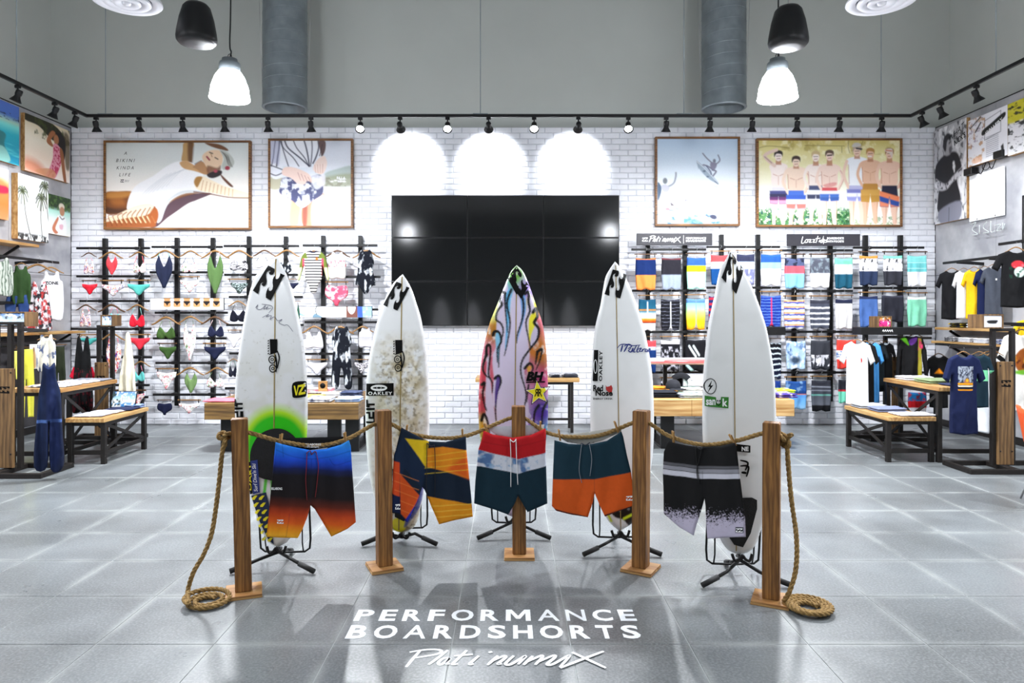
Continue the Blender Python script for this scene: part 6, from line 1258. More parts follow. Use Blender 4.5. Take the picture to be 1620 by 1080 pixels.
# ------------------------------------------------------------------ signs on the racks
def sign_board(name, lab, x0, x1, y0, y1, d, m, geos, mt=None, cat='sign', t=.02):
    a = W(x0, y1, d); b = W(x1, y0, d); e = empty(name, ((a.x + b.x) / 2, d, a.z), lab, cat); w = (b.x - a.x) / 2
    MB().box((-w, 0, 0), (w, t, b.z - a.z), c=.003).build('panel', m, e)
    for s in (-.7, .7): MB().box((s * w - .01, t, (b.z - a.z) * .4), (s * w + .01, t + .09, (b.z - a.z) * .6)).build('fixing', m_black, e)
    k = d / F
    for nm, gg, mm in geos: decal(nm, gg, lambda X, Y: np.stack([(X - (x0 + x1) / 2) * k, np.full(len(X), -.0015), (y1 - Y) * k], 1), mm, e)
    return e
sign_board('shop_sign', 'dark sign with white script and small words performance boardshorts, right of the video wall', 1007, 1127, 369, 388, D - .24, m_sign, [('script_word', plat(1027, 373, 1077, 384, 1.5), m_white), ('sign_words', [fit('PERFORMANCE', 1085, 375, 1117, 378.3, bold=.03), fit('BOARDSHORTS', 1085, 379.3, 1116.5, 382.5, bold=.03), fillp([(1081, 372), (1081.8, 372), (1081.8, 385), (1081, 385)], 9)], m_white), ('wave_logo', hwave(1016, 376, 1025, 382), m_white)])
LZ = [[(1270, 374), (1268, 384), (1272, 384)], [(1275, 379), (1273, 383), (1277, 383), (1278, 379), (1275, 379)], [(1279, 379), (1283, 379), (1280, 383), (1284, 383)], [(1285, 379), (1289, 379), (1286, 383), (1290, 383)], [(1294, 373), (1291, 384)], [(1290, 377.5), (1298, 376.5)], [(1297, 379), (1295.5, 383)], [(1303, 373), (1300, 383), (1297.5, 382), (1300, 379)], [(1302, 382), (1305, 380), (1303, 379), (1302, 383), (1305, 383)], [(1309, 379), (1306.5, 380), (1308.5, 382), (1305.5, 383.5)]]
sign_board('shop_sign', 'dark sign in white script for boardshorts with pockets above the third right rack', 1245, 1361, 370, 389, D - .24, m_sign, [('script_word', [ribbon(q, 1.4, .6) for q in LZ], m_white), ('sign_words', [fit('BOARDSHORTS', 1308.5, 375, 1335, 378.5, bold=.03), fit('WITH POCKETS', 1308.5, 380, 1335, 383.4, bold=.03), fillp([(1302.3, 373), (1303.1, 373), (1303.1, 386), (1302.3, 386)], 9)], m_white)])
def strip_art(A):
    A.grad([(0, 'f6f6f8'), (1, 'f2f2f5')]); X, Y = A.X, A.Y
    for k in range(6):
        c = 264.5 + k * 15.6; A.poly([(c - 5, 471.5), (c + 5, 471.5), (c + 4.5, 475), (c + 5.5, 479), (c + 4.8, 485), (c - 4.8, 485), (c - 5.5, 479), (c - 4.5, 475)], 'd9a878', soft=.6); A.poly([(c - 5.2, 476.4), (c + 5.2, 476.4), (c + 4.6, 478.5), (c + 1.6, 480.5 + k * .3), (c + .6, 483), (c - .6, 483), (c - 1.6, 480.5 + k * .3), (c - 4.6, 478.5)], '1a1620', soft=.5)
def pic_board(name, lab, x0, x1, y0, y1, d, n, art, extra=None):
    a = W(x0, y1, d); b = W(x1, y0, d); e = empty(name, ((a.x + b.x) / 2, d, a.z), lab, 'sign'); w = (b.x - a.x) / 2; h = b.z - a.z
    MB().box((-w, 0, 0), (w, .018, h), c=.003).build('panel', m_black, e)
    for s in (-.7, .7): MB().box((s * w - .012, .018, h * .4), (s * w + .012, .1, h * .6)).build('fixing', m_black, e)
    k = d / F; canvas('photo_print', x0 + .7, y0 + .7, x1 - .7, y1 - .7, n[0], n[1], art, lambda x, y: ((x - (x0 + x1) / 2) * k, -.002, (y1 - y) * k), m_print, e)
    if extra: decal('printed_words', extra, lambda X, Y: np.stack([(X - (x0 + x1) / 2) * k, np.full(len(X), -.0035), (y1 - Y) * k], 1), mat('grey_ink', '8a8a92', .5, var=.05, scale=9), e)
pic_board('size_chart', 'white chart strip with six bikini bottom photos on the second left rack', 237, 354.5, 471, 490.5, D - .25, (236, 40), strip_art, [fit('BIKINI', 243, 473, 253, 475.5), fit('BOTTOM', 243, 477, 252, 479), fit('GUIDE', 243, 481, 251, 483)])
def strip2(A):
    A.grad([(0, 'eef2f6'), (1, 'f4f6f8')]); A.blot('6fb0d8', .25, .5, .9, 3, 6, sx=.5, sy=2, key=((A.X < 486) & (A.Y > 494)).astype(float)); A.poly([(495, 502), (498, 496), (504, 498), (510, 502)], '3f7a94', .8); A.line([(501, 485), (499, 490), (501, 497)], 1.2, '2a2a30')
    A.poly([(548, 484), (566, 484), (566, 502), (548, 502)], '8a5a4c', sm=False); A.poly([(551, 484), (562, 484), (561, 493), (556, 497), (551, 492)], 'f0f0f4'); A.poly([(566, 484), (589, 484), (589, 502), (566, 502)], 'a9c8e8', sm=False); A.poly([(565, 484), (573, 484), (574, 502), (566, 502)], '4a72c4', sm=False); A.blot('ffffff', .3, .5, .5, 8, 4, key=(A.X > 574).astype(float))
pic_board('photo_strip', 'long photo strip with sea and swimwear pictures on the rack beside the video wall', 471, 589, 484, 502.5, D - .25, (236, 38), strip2)
for x0, x1, y0, y1, d, lab in ((1196, 1243, 517, 530, D - .4, 'black header box on the second boardshorts rack, right of the tall surfboard'),):
    sign_board('header_box', lab, x0, x1, y0, y1, d, m_black, [], t=.2)
# ================================================================== SIDE WALL PICTURES
def side_pic(name, lab, xin, y0, y1, z0, z1, t, draw, n, src=(0, 0, 100, 100), extra=None, wm=None):
    """panel on a side cladding; its near end is towards the camera. y0 < y1. The print reads left to right seen from the room."""
    s = 1 if xin < 0 else -1; e = empty(name, (xin, (y0 + y1) / 2, z0), lab, 'picture', 'pictures on the side walls'); h = z1 - z0; L = (y1 - y0) / 2
    MB().box((0, -L, 0), (s * t, L, h), c=.003).build('box_frame', wm or m_oaky, e)
    a, b = (-L, L) if s > 0 else (L, -L)
    pl = lambda x, y: (s * (t + .002), a + (x - src[0]) / (src[2] - src[0]) * (b - a), h - (y - src[1]) / (src[3] - src[1]) * h)
    canvas('photo_print', *src, n[0], n[1], draw, pl, m_print, e)
    if extra:
        for nm, g, mm in extra: decal(nm, g, lambda X, Y: np.stack([np.full(len(X), s * (t + .0045)), a + (X - src[0]) / (src[2] - src[0]) * (b - a), h - (Y - src[1]) / (src[3] - src[1]) * h], 1), mm, e)
def ocean(A):
    A.grad([(0, '6a8ad0'), (.2, '5f86cc'), (.3, 'b8d8c8'), (.38, '8ae0dc'), (.5, '2ab8c8'), (1, '149ab8')]); A.blot('2a3a5a', .25, .6, .9, 3, 8, key=((A.Y > 16) & (A.Y < 28)).astype(float)); A.blot('8aeae6', .1, .55, .5, 9, 5, sx=.4, sy=2, key=(A.Y > 34).astype(float))
    A.poly([(66, 52), (74, 50), (82, 54), (80, 70), (84, 84), (88, 96), (70, 100), (66, 86), (70, 68)], '3f7f7c', .8); A.poly([(70, 78), (80, 76), (88, 92), (84, 100), (70, 98)], 'a8d8d0', .8)
def girl(A):
    A.grad([(0, 'e8dcc0'), (.4, 'f4ecdc'), (.7, 'f8e8d8'), (1, 'faf0ea')]); A.poly([(0, 0), (60, 0), (90, 20), (60, 30), (30, 14), (0, 12)], '3a3a20'); A.blot('55602a', .12, .5, .8, 3, 6, key=((A.Y < 34) & (A.X > 20)).astype(float)); A.poly([(86, 10), (100, 16), (100, 70), (90, 70)], '6a5a3a', .8, soft=5)
    A.poly([(0, 78), (30, 80), (50, 100), (0, 100)], 'e0804a', .7, soft=14)
    A.poly([(62, 18), (76, 12), (88, 20), (90, 40), (86, 60), (80, 40), (66, 36)], '2a1a14'); A.poly([(52, 20), (60, 12), (66, 16), (56, 30), (62, 40), (56, 42), (46, 36)], 'b98058'); A.ell(68, 26, 6, 9, 'c08a62'); A.poly([(62, 36), (76, 38), (80, 60), (78, 72), (64, 100), (44, 100), (52, 84), (60, 62)], 'e8a8b8'); A.blot('c8386a', .3, .5, .9, 5, 9, key=inside(A.X, A.Y, [(62, 38), (76, 40), (80, 60), (78, 72), (64, 100), (48, 100), (54, 84), (60, 62)]).astype(float))
    A.poly([(76, 40), (84, 44), (88, 70), (92, 100), (86, 100), (80, 70)], 'b07850'); A.poly([(20, 96), (50, 84), (66, 88), (60, 100)], 'e0a880', .8)
def palms(A):
    A.grad([(0, 'f2f6f6'), (.7, 'fafcfc'), (1, 'f0f4f4')])
    for bx, by, tx, ty in ((22, 96, 14, 26), (60, 60, 76, 30), (98, 60, 88, 10)):
        A.line([(bx + 20, 98), ((bx + tx) / 2 + 6, 60), (tx + 3, ty)], 2.6, '5a5648')
        for k in range(11):
            a = -PI * .9 + k * PI * 1.1 / 6; A.line([(tx, ty), (tx + 11 * math.cos(a), ty + 8 * math.sin(a)), (tx + 19 * math.cos(a), ty + 13 * math.sin(a) + 7)], 2.6, '6a7448' if k % 2 else '3f4a30')
    A.blot('4a4a4a', .15, .38, 1, 4, 7, key=np.clip((A.Y - 88) / 4, 0, 1)); 
def boy(A):
    A.grad([(0, '3a5a30'), (.3, '2f4a2a'), (.4, 'bfe8dc'), (.6, 'e8f4f0'), (1, 'f0eeea')]); A.blot('6a8a4a', .14, .5, .8, 4, 6, key=(A.Y < 36).astype(float)); A.ell(60, 26, 13, 9, 'e8e0d0'); A.ell(62, 38, 11, 12, 'c89a7c'); A.poly([(40, 54), (60, 50), (78, 56), (80, 96), (36, 96)], 'f4f4f4'); A.poly([(40, 56), (46, 60), (32, 84), (44, 94), (30, 98), (18, 84)], 'cf8a6a'); A.line([(52, 52), (62, 58), (72, 54)], 2.4, '3a3a44'); A.poly([(50, 74), (66, 72), (64, 84), (52, 84)], 'e8a0b8', .6)
def orange(A): A.grad([(0, 'f6f0ea'), (.3, 'f2c8a0'), (.7, 'e89a5a'), (1, 'f6e0c8')]); A.poly([(50, 20), (100, 30), (100, 100), (70, 100), (60, 60)], 'd88a4a', .8, soft=10); A.poly([(70, 38), (96, 34), (100, 46), (80, 50)], 'c8305a')
side_pic('wall_picture', 'turquoise underwater sea picture at the top left edge', WL, 7.7, 9.02, 3.53, 4.29, .05, ocean, (110, 80), (0, 0, 100, 100))
side_pic('wall_picture', 'picture of a dark-haired woman in a pink swimsuit high on the left wall', WL, 9.12, 10.05, 3.5, 4.255, .055, girl, (110, 100))
side_pic('wall_picture', 'thick picture of palm trees against a white sky on the left wall', WL, 8.95, 9.54, 2.585, 3.43, .085, palms, (80, 120))
side_pic('wall_picture', 'picture of a blond boy in a white shirt by trees on the left wall', WL, 9.6, 10.09, 2.73, 3.28, .04, boy, (60, 90))
side_pic('wall_picture', 'picture of tanned skin and pink bikini at the left edge, below the sea picture', WL, 7.9, 8.83, 2.8, 3.44, .05, orange, (60, 60))
def model(A):
    A.grad([(0, 'c8c8cc'), (1, 'dcdcdf')]); A.blot('6a6a70', .16, .56, .9, 3, 9); A.blot('f4f4f6', .1, .52, .8, 8, 7)
    A.poly([(6, 38), (30, 30), (60, 29), (76, 34), (84, 46), (82, 54), (72, 60), (80, 82), (14, 88), (16, 62), (4, 54)], '26252e'); A.poly([(6, 52), (20, 56), (40, 60), (60, 54), (88, 48), (84, 56), (60, 60), (40, 66), (14, 64)], 'dad9de'); A.blot('55545c', .3, .52, .9, 13, 9, key=inside(A.X, A.Y, [(6, 52), (20, 56), (40, 60), (60, 54), (88, 48), (84, 56), (60, 60), (40, 66), (14, 64)]).astype(float))
    A.poly([(36, 30), (34, 20), (40, 12), (52, 12), (58, 20), (56, 27), (50, 31)], 'b4b2b6'); A.poly([(30, 22), (32, 12), (44, 8), (56, 12), (52, 15), (42, 16), (38, 26)], '3a3840'); A.poly([(48, 24), (56, 23), (56, 28), (50, 30)], '6a686e', .9); A.line([(48, 19), (53, 18)], 1.6, '2a2a30')
    A.poly([(18, 86), (80, 81), (78, 100), (22, 100)], '9a9ba8'); A.line([(48, 86), (47, 100)], 1.6, '5a5a66'); A.ell(62, 41, 3, 2, 'f0f0f2'); A.ell(63, 45, 4, 3, 'f0f0f2'); A.ell(64, 49, 2, 2, 'f0f0f2')
def gallery(A):
    A.grad([(0, 'ecebf0'), (1, 'f2f1f5')]); A.blot('c8a078', .12, .55, .8, 3, 6, key=(A.X < 45).astype(float)); A.blot('8a6a8a', .2, .6, .6, 7, 6, key=((A.X < 45) & (A.Y < 60)).astype(float)); A.line([(6, 18), (34, 2)], 2.4, '1a1a1e'); A.line([(20, 30), (34, 14)], 3, '2a2a2e')
    for k in range(11): A.line([(48, 50 + 4 * k), (78, 49 + 4 * k)], .9, '9a9aa6')
    for q in ([(44, 14), (84, 6)], [(84, 6), (84, 46)], [(44, 14), (44, 54)], [(44, 54), (84, 48)]): A.line(q, .9, '6a6a74')
    A.poly([(38, 33), (60, 24), (92, 12), (93, 22), (70, 32), (40, 43)], '121216'); A.ell(24, 90, 14, 7, 'f0b070', .5); A.poly([(84, 78), (90, 74), (92, 88), (86, 90)], '3a3a40', sm=False)
def yellow(A):
    A.grad([(0, 'e8e6ea'), (1, 'f2f1f4')]); A.blot('3a3e40', .09, .5, .9, 5, 9, key=(A.Y < 60).astype(float)); A.poly([(0, 0), (100, 0), (100, 14), (60, 24), (40, 34), (0, 38)], 'd8d03a', .95, soft=4); A.blot('2a2a2e', .2, .62, .9, 15, 9, key=(A.Y < 40).astype(float)); A.blot('2a2a2e', .2, .64, .9, 19, 9)
gt = fitq('GALLERY', (46, 38), (88, 20), (47, 43), bold=.02)
side_pic('wall_picture', 'black and white portrait of a man in a dark T-shirt on the right wall', WR, 9.4, 10.12, 2.91, 4.27, .05, lambda A: model(A), (80, 130), extra=[('scribbled_words', [fitq('WHAT', (48, 12), (94, 3), (50, 18), shear=.3), fitq("NICK'S", (64, 18), (96, 13), (65, 24), bold=.02)], m_inkb)])
side_pic('wall_picture', 'pale collage picture with a black brush stroke reading gallery, right wall', WR, 8.6, 9.34, 3.58, 4.2, .07, gallery, (90, 90), extra=[('brush_word', [gt], m_white)])
side_pic('wall_picture', 'yellow, black and white collage at the upper right edge', WR, 7.2, 8.595, 3.56, 4.2, .07, yellow, (110, 60))
# lit white lettering panel and its transformer boxes on the right wall
e = empty('illuminated_sign', (WR - .0, 8.6, 2.75), 'bright washed-out white panel with faint script and two black boxes, right wall', 'wall sign')
MB().box((-.03, .12, .1), (-.012, .78, .72), c=.004).build('acrylic_sheet', m_white, e)
for y in (.28, .62): MB().tube([(0, y, .12), (-.03, y, .12)], .012, 8).build('stand_off', m_chrome, e)
for y, z in ((.62, .76), (.05, .86)): MB().box((-.11, y - .0, z - .04), (-.012, y + .16, z + .05), c=.006).build('transformer_box', m_black, e)
MB().tube(catmull([(-.05, .62, .78), (-.06, .5, .7), (-.05, .4, .84), (-.06, .3, .72), (-.05, .21, .88)], 5), .006, 6).tube([(-.05, .42 + .07 * math.cos(t), .78 + .05 * math.sin(t)) for t in np.linspace(0, 2 * PI, 16)], .005, 6).build('cable', m_black, e)
for i, q in enumerate(([(.0, 0), (.3, -.1), (.1, .5), (.4, 1), (.1, 1)], [(.5, .2), (.5, 1)], [(.9, 0), (.7, .5), (1., 1), (.7, 1)], [(1.1, 0), (1.1, 1), (1.3, 1)], [(1.3, .5), (1.6, .5), (1.4, 1), (1.6, 1)], [(1.7, .4), (1.7, 1), (1.8, .5)])):
    MB().tube([(-.04, .74 - a * .36, .06 - b * .14) for a, b in catmull(q, 4)], .005, 6).build('script_stroke', mat('frosted_tube', 'c4ccca', .3, var=.05, scale=20), e)
e = empty('blank_sign', (WR, 7.95, 2.4), 'plain white panel at the right edge above the rose T-shirt', 'wall sign')
MB().box((-.04, -.75, -.04), (0, .42, .62), c=.004).build('panel', m_white, e); MB().box((-.046, .42, -.06), (0, .445, .64), c=.003).build('edge_post', m_black, e)
# ================================================================== DISPLAY TABLES
def folded(x, y, z, w, l, lab, paint, t=.03, rz=0, group='folded clothes on the tables', name='folded_clothes', flat=None, n=1):
    e = empty(name, (x, y, z), lab, 'folded clothes', group, math.radians(rz))
    for k in range(n):
        r = random.Random(int(x * 991 + y * 77) + k); P = [(-w / 2, -l / 2), (-.1 * w, -l / 2 - r.uniform(0, .015)), (w / 2, -l / 2 + r.uniform(0, .02)), (w / 2 - r.uniform(0, .02), 0), (w / 2, l / 2), (0, l / 2 - r.uniform(0, .02)), (-w / 2, l / 2)]
        sd = r.randrange(99)
        def place(a, b, off, k=k): return np.stack([np.asarray(a), np.asarray(b), np.asarray(off) + t * (k + .5) + .001], 1)
        pillow('folded_layer', P, .022, t, place, m_cloth, paint if not isinstance(paint, list) else paint[k % len(paint)], e, rim=.03, fold=lambda a, b: .006 * np.clip(fnoise(a * 22, b * 22, sd) - .4, 0, 1) * 2 * (k == n - 1))
    return e
def block_table(x0, x1, y, dep, z, th, lab, legs):
    cx = (x0 + x1) / 2; e = empty('display_table', (cx, y + dep / 2, 0), lab, 'table', 'low block display tables'); w = (x1 - x0) / 2
    for a, b in ((-w, -w / 3), (-w / 3 + .001, w / 3), (w / 3 + .001, w)): MB().box((a, -dep / 2, z - th), (b, dep / 2, z), c=.004).build('top_section', m_oak if x0 > 0 else m_box, e)
    for lx in legs:
        MB().box((lx - cx - .08, -dep / 2 + .12, .0), (lx - cx + .08, -dep / 2 + .16, z - th), c=.003).box((lx - cx - .08, dep / 2 - .16, .0), (lx - cx + .08, dep / 2 - .12, z - th), c=.003).box((lx - cx - .08, -dep / 2 + .16, .0), (lx - cx + .08, dep / 2 - .16, .02), c=.003).build('leg_frame', m_black, e)
    return e
dT = 8.03; k = dT / F
TX0, TX1 = (323 - CX) * k, (567 - CX) * k
block_table(TX0, TX1, dT, 1.3, .58, .19, 'low block-topped oak table behind the left surfboards', (TX0 + .22, TX1 - .31, TX1 - .03 - .07))
dR = 8.2; k = dR / F; RX0, RX1 = (1013 - CX) * k, (1257 - CX) * k
block_table(RX0, RX1, dR, 1.3, .6, .195, 'low block-topped oak table behind the right surfboards', (RX0 + .35, RX1 - .3))
dark = flo('2c3550', '4a5470', s=12, thr=.5); denim = flo('8fa4c8', 'dce4f0', s=20, thr=.5); pat = flo('e8e8ee', '3a4468', s=30, thr=.52)
k = dT / F
for i, (px, py, w, l, pt, lab, n) in enumerate([(508, 634, .3, .34, pat, 'navy patterned folded shirt at the front of the left block table', 2), (475, 636, .22, .3, sol('d8dce8'), 'pale folded shirt beside the far left surfboard', 1), (553, 634, .3, .3, denim, 'light denim folded shorts at the front right of the left block table', 2), (556, 627, .26, .26, dark, 'navy folded shorts at the right of the left block table', 3), (500, 628, .26, .22, sol('f0dc50', 'f8f0b0'), 'yellow and white folded shirt on the left block table', 1), (530, 626, .3, .24, sol('ececf0'), 'white folded shirt in the middle of the left block table', 2), (512, 621, .3, .22, pat, 'grey patterned folded shirt at the back of the left block table', 1), (355, 634, .4, .3, sol('ee6a7c', 'f0a0a8'), 'pink folded garment at the left end of the left block table', 1)]):
    d = (EYE - .58) * F / (py - CY); x = (px - CX) * d / F; folded(x, d, .58, w, l, lab, pt, n=n, t=.022)
e = empty('picture_card', (-2.42, 9.05, .58), 'small framed card standing on the left block table', 'picture'); MB().box((-.06, -.01, 0), (.06, .01, .16), c=.003).build('card', m_plate, e); MB().lathe([(0, -.002), (.035, -.001), (.035, 0), (0, .001)], 20, M=Matrix.Translation((0, -.013, .1)) @ Matrix.Rotation(PI / 2, 4, 'X')).build('round_photo', m_inkb, e)
mb = MB()
folded(-2.5, 9.15, .58, .4, .2, 'pink and white folded bikinis at the back of the left block table', flo('f2b0bc', 'ffffff', s=20), n=3, t=.02)
for px, py, w, l, pt, lab, n in [(1048, 627, .34, .3, sol('1e2028', '3a3e48'), 'black folded shorts at the front left of the right block table', 3), (1093, 628, .34, .28, flo('b9c4c4', '2f6a4a', '4a3a5e', s=24), 'green and white patterned folded shirt, right block table', 2), (1094, 622, .3, .24, flo('e8eeee', '3a9a5a', s=26), 'white folded shirt with green print behind the patterned one', 3), (1050, 619.5, .34, .18, flo('e0a030', 'c03030', '1e2028', s=14), 'red, yellow and black folded shirts at the back of the right table', 3), (1238, 627, .26, .34, flo('4a3a8a', 'e8e0f0', s=24), 'purple folded shorts at the right end of the right block table', 2), (1236, 621, .28, .3, flo('c8e030', '2a5a4a', 'f0f0f0', s=24), 'lime green patterned folded shorts at the right end of the right table', 2)]:
    d = (EYE - .6) * F / (py - CY); folded((px - CX) * d / F, d, .6, w, l, lab, pt, n=n, t=.024)
def cap(px, py, d, z, lab, rz=0, tilt=0):
    x = (px - CX) * d / F; e = empty('baseball_cap', (x, d, z), lab, 'cap', 'black caps on the right block table', math.radians(rz)); m = mat('black_cap_cloth', '1b1d26', .85, var=.2, scale=30)
    MB().lathe([(.092, 0), (.096, .02), (.09, .06), (.07, .095), (.035, .115), (0, .12)], 24).build('crown', m, e)
    v = []; n = 11
    for r, zz in ((.085, .012), (.15, .004)):
        for i in range(n): a = -PI / 2 + (i / (n - 1) - .5) * 1.9; v.append((r * math.sin(a + PI / 2) * 1.0, -r * math.cos(a + PI / 2) - (.02 if r > .1 else 0), zz))
    v += [(a, b, c - .006) for a, b, c in v]; f = []
    for i in range(n - 1): f += [(i, i + 1, n + i + 1, n + i), (2 * n + i, 3 * n + i, 3 * n + i + 1, 2 * n + i + 1), (n + i, n + i + 1, 3 * n + i + 1, 3 * n + i)]
    MB().add(v, f, 0, True).build('peak', m, e); MB().lathe([(0, .128), (.008, .126), (.009, .12)], 10).build('button', m, e)
    e.rotation_euler = (math.radians(tilt), 0, math.radians(rz))
cap(1065, 622, 8.75, .672, 'black cap lying on the folded shorts of the right table', 20)
cap(1077, 610, 9.0, .70, 'black cap standing upright behind the other cap', -10, -70)
e = empty('info_sign', ((1097 - CX) * 9.0 / F, 9.0, .672), 'small white sign in a grey frame standing on the right block table', 'sign'); k = 9.0 / F
MB().box((-.14, 0, 0), (.14, .02, .17), c=.004).build('frame', mat('grey_frame', '6a6c78', .4, var=.1, scale=10), e); MB().box((-.13, -.002, .01), (.13, -.0005, .16)).build('sheet', m_white, e)
decal('sign_words', [fit('THE DROP', -.1, -.118, .1, -.102, bold=.03), fit('PIPE MASTERS', -.11, -.092, .11, -.07, bold=.01), fit('WAVE LINE', -.1, -.06, .1, -.05)], lambda X, Y: np.stack([X, np.full(len(X), -.0035), -Y], 1), mat('grey_ink', '8a8a92', .5), e)
# horizontal surfboard above the right table
e = empty('surfboard', (2.35, 9.35, .98), 'white surfboard with a red edge lying flat above the right block table', 'surfboard')
P = catmull([(-.95, 0), (-.8, .1), (-.5, .2), (0, .25), (.4, .23), (.75, .17), (.9, .07), (.9, -.07), (.75, -.17), (.4, -.23), (0, -.25), (-.5, -.2), (-.8, -.1)], 4, True)
pillow('board_body', P, .03, .07, lambda x, y, o_: np.stack([x, y, o_], 1), m_board, lambda A: A.blend(slice(None), (np.abs(A.Y) > .2).astype(float), 'd04a4a'), e, rim=.05, bg='ececee', back='ececee')
e = empty('board_rack', (2.35, 9.35, .6), 'black metal rest carrying the flat white surfboard on the right table', 'display stand')
for x in (-.25, .28): MB().box((x - .03, -.15, 0), (x + .03, .15, .012), c=.002).box((x - .025, -.02, .01), (x + .025, .02, .34), c=.003).box((x - .02, -.2, .325), (x + .02, .2, .344), c=.003).build('rest_post', m_black, e)
# tall narrow table against the brick in the centre
x0, x1 = (752 - CX) * 9.4 / F, (917 - CX) * 9.4 / F; zt = EYE - (598 - CY) * 9.4 / F
e = empty('console_table', ((x0 + x1) / 2, 9.65, 0), 'narrow oak-topped metal console table against the brick behind the centre surfboard', 'table'); w = (x1 - x0) / 2
MB().box((-w, -.25, zt - .055), (w, .25, zt), c=.004).build('tabletop', m_oak, e)
for sx in (-1, 1):
    for sy in (-1, 1): MB().box((sx * (w - .1) - .02, sy * .2 - .02, 0), (sx * (w - .1) + .02, sy * .2 + .02, zt - .055), c=.003).build('leg', m_steel, e)
MB().box((-w + .1, -.215, .17), (w - .1, -.19, .2), c=.002).build('stretcher', m_steel, e); MB().box((-w + .1, -.215, zt - .09), (w - .1, -.19, zt - .056), c=.002).build('apron', m_steel, e)
for px, lab, c in ((880, 'black and white folded shirt on the console table', flo('25262e', 'ececf0', s=20)), (903, 'dark folded shirt near the right end of the console table', sol('2a2c36'))): folded((px - CX) * 9.6 / F, 9.6, zt, .2, .28, lab, c, n=2, t=.018)
def nest_table(X0, X1, Y0, Y1, z, lab, side, brace_front=True):
    """oak slab on a dark steel frame with cross braces"""
    cx, cy = (X0 + X1) / 2, (Y0 + Y1) / 2; e = empty('nesting_table', (cx, cy, 0), lab, 'table', 'nesting display tables'); w = (X1 - X0) / 2; l = (Y1 - Y0) / 2; th = .045; b = .048
    MB().box((-w, -l, z - th), (w, l, z), c=.004).build('tabletop', m_oaky, e); g = .03
    for sx in (-1, 1):
        for sy in (-1, 1): MB().box((sx * (w - g) - b / 2, sy * (l - g - .02) - b / 2, 0), (sx * (w - g) + b / 2, sy * (l - g - .02) + b / 2, z - th), c=.003).build('leg', m_steel, e)
    for sy in (-1, 1):
        MB().box((-w + g, sy * (l - g - .02) - .016, .1), (w - g, sy * (l - g - .02) + .016, .145), c=.002).build('stretcher', m_steel, e)
        MB().box((-w + g, sy * (l - g - .02) - .016, z - th - .04), (w - g, sy * (l - g - .02) + .016, z - th - .001), c=.002).build('apron', m_steel, e)
    x = side * (w - g)
    MB().box((x - .016, -l + g, z - th - .04), (x + .016, l - g, z - th - .001), c=.002).build('apron', m_steel, e); MB().box((x - .016, -l + g, .1), (x + .016, l - g, .14), c=.002).build('stretcher', m_steel, e)
    MB().beam((x, -l + .07, .14), (x, l - .07, z - th - .03), .012, .035).build('brace', m_steel, e); MB().beam((x + .012, l - .07, .14), (x + .012, -l + .07, z - th - .03), .012, .035).build('brace', m_steel, e)
    return e
nest_table(-5.32, -4.74, 7.36, 8.42, .82, 'taller oak and steel nesting table by the left rack with the hanging jeans', 1)
nest_table(-4.735, -4.32, 7.42, 8.34, .495, 'lower oak and steel nesting table with folded navy shirts, left side', 1)
nest_table(4.64, 5.3, 7.5, 8.62, .82, 'taller oak and steel nesting table beside the navy T-shirt, right side', -1)
nest_table(4.1, 4.625, 7.52, 8.5, .495, 'lower oak and steel nesting table with pale folded shorts, right side', -1)
for x, y, z, w, l, lab, pt, n in [(-4.95, 7.6, .82, .4, .34, 'black and white patterned folded shirt at the near end of the tall left table', flo('ecebee', '3a3a44', s=26), 1), (-4.95, 7.98, .82, .4, .3, 'white patterned folded shirt in the middle of the tall left table', flo('f2f0f2', '6a6a74', s=30), 1), (-4.95, 8.25, .82, .4, .24, 'grey folded cardigan at the far end of the tall left table', sol('7a7c88', 'f0f0f2'), 1),
    (-4.55, 7.62, .495, .32, .26, 'grey lace folded top at the front of the low left table', flo('b0b0bc', 'f0f0f4', s=30), 1), (-4.54, 7.86, .495, .32, .2, 'white and grey folded scarf on the low left table', flo('dedee6', '7a7a8c', s=26), 1), (-4.5, 8.1, .495, .32, .26, 'navy folded shirt at the far corner of the low left table', sol('1e2442', '3a4468'), 1), (-4.45, 8.28, .54 - .045, .2, .12, 'light blue folded denim behind the navy shirt', sol('8aa0cc'), 2),
    (4.88, 8.35, .82, .36, .26, 'white folded shirt at the far end of the tall right table', sol('e8e6ec', 'c8c6d4'), 2), (4.95, 8.0, .82, .42, .34, 'sage green folded trousers on the tall right table', sol('8a9a72', 'a8b890'), 2), (4.98, 7.66, .82, .36, .26, 'navy folded shirt at the near end of the tall right table', sol('2a3050', '4a5474'), 1),
    (4.3, 8.3, .495, .34, .26, 'light grey folded shorts at the far end of the low right table', sol('a8acb4', 'c8ccd4'), 2), (4.36, 8.0, .495, .36, .26, 'grey-blue folded shorts in the middle of the low right table', sol('7a82a0', '9aa2bc'), 2), (4.46, 7.68, .495, .42, .26, 'white and black folded striped shirt at the near end of the low right table', stp('eceaf0', '3a3c48', 4, .2), 1)]:
    folded(x, y, z, w, l, lab, pt, n=n, t=.022)
e = empty('framed_photo', (-4.58, 8.24, .5), 'framed beach photo leaning on the low left table', 'picture'); e.rotation_euler = (math.radians(-14), 0, math.radians(-8))
MB().box((-.16, 0, 0), (.16, .014, .2), c=.003).build('frame', m_black, e)
def beach(A): A.grad([(0, '6a98d0'), (.45, 'b8d8ec'), (.6, 'f0f4f4'), (.8, '4a90c0'), (1, '3a80b4')]); A.blot('3a4a3a', .09, .5, .9, 4, 8, key=(A.X < 45).astype(float)); A.blot('f8f8f8', .1, .55, .9, 8, 8)
canvas('photo_print', 0, 0, 100, 60, 50, 30, beach, lambda x, y: (-.152 + x / 100 * .304, -.002, .192 - y / 60 * .184), m_print, e)
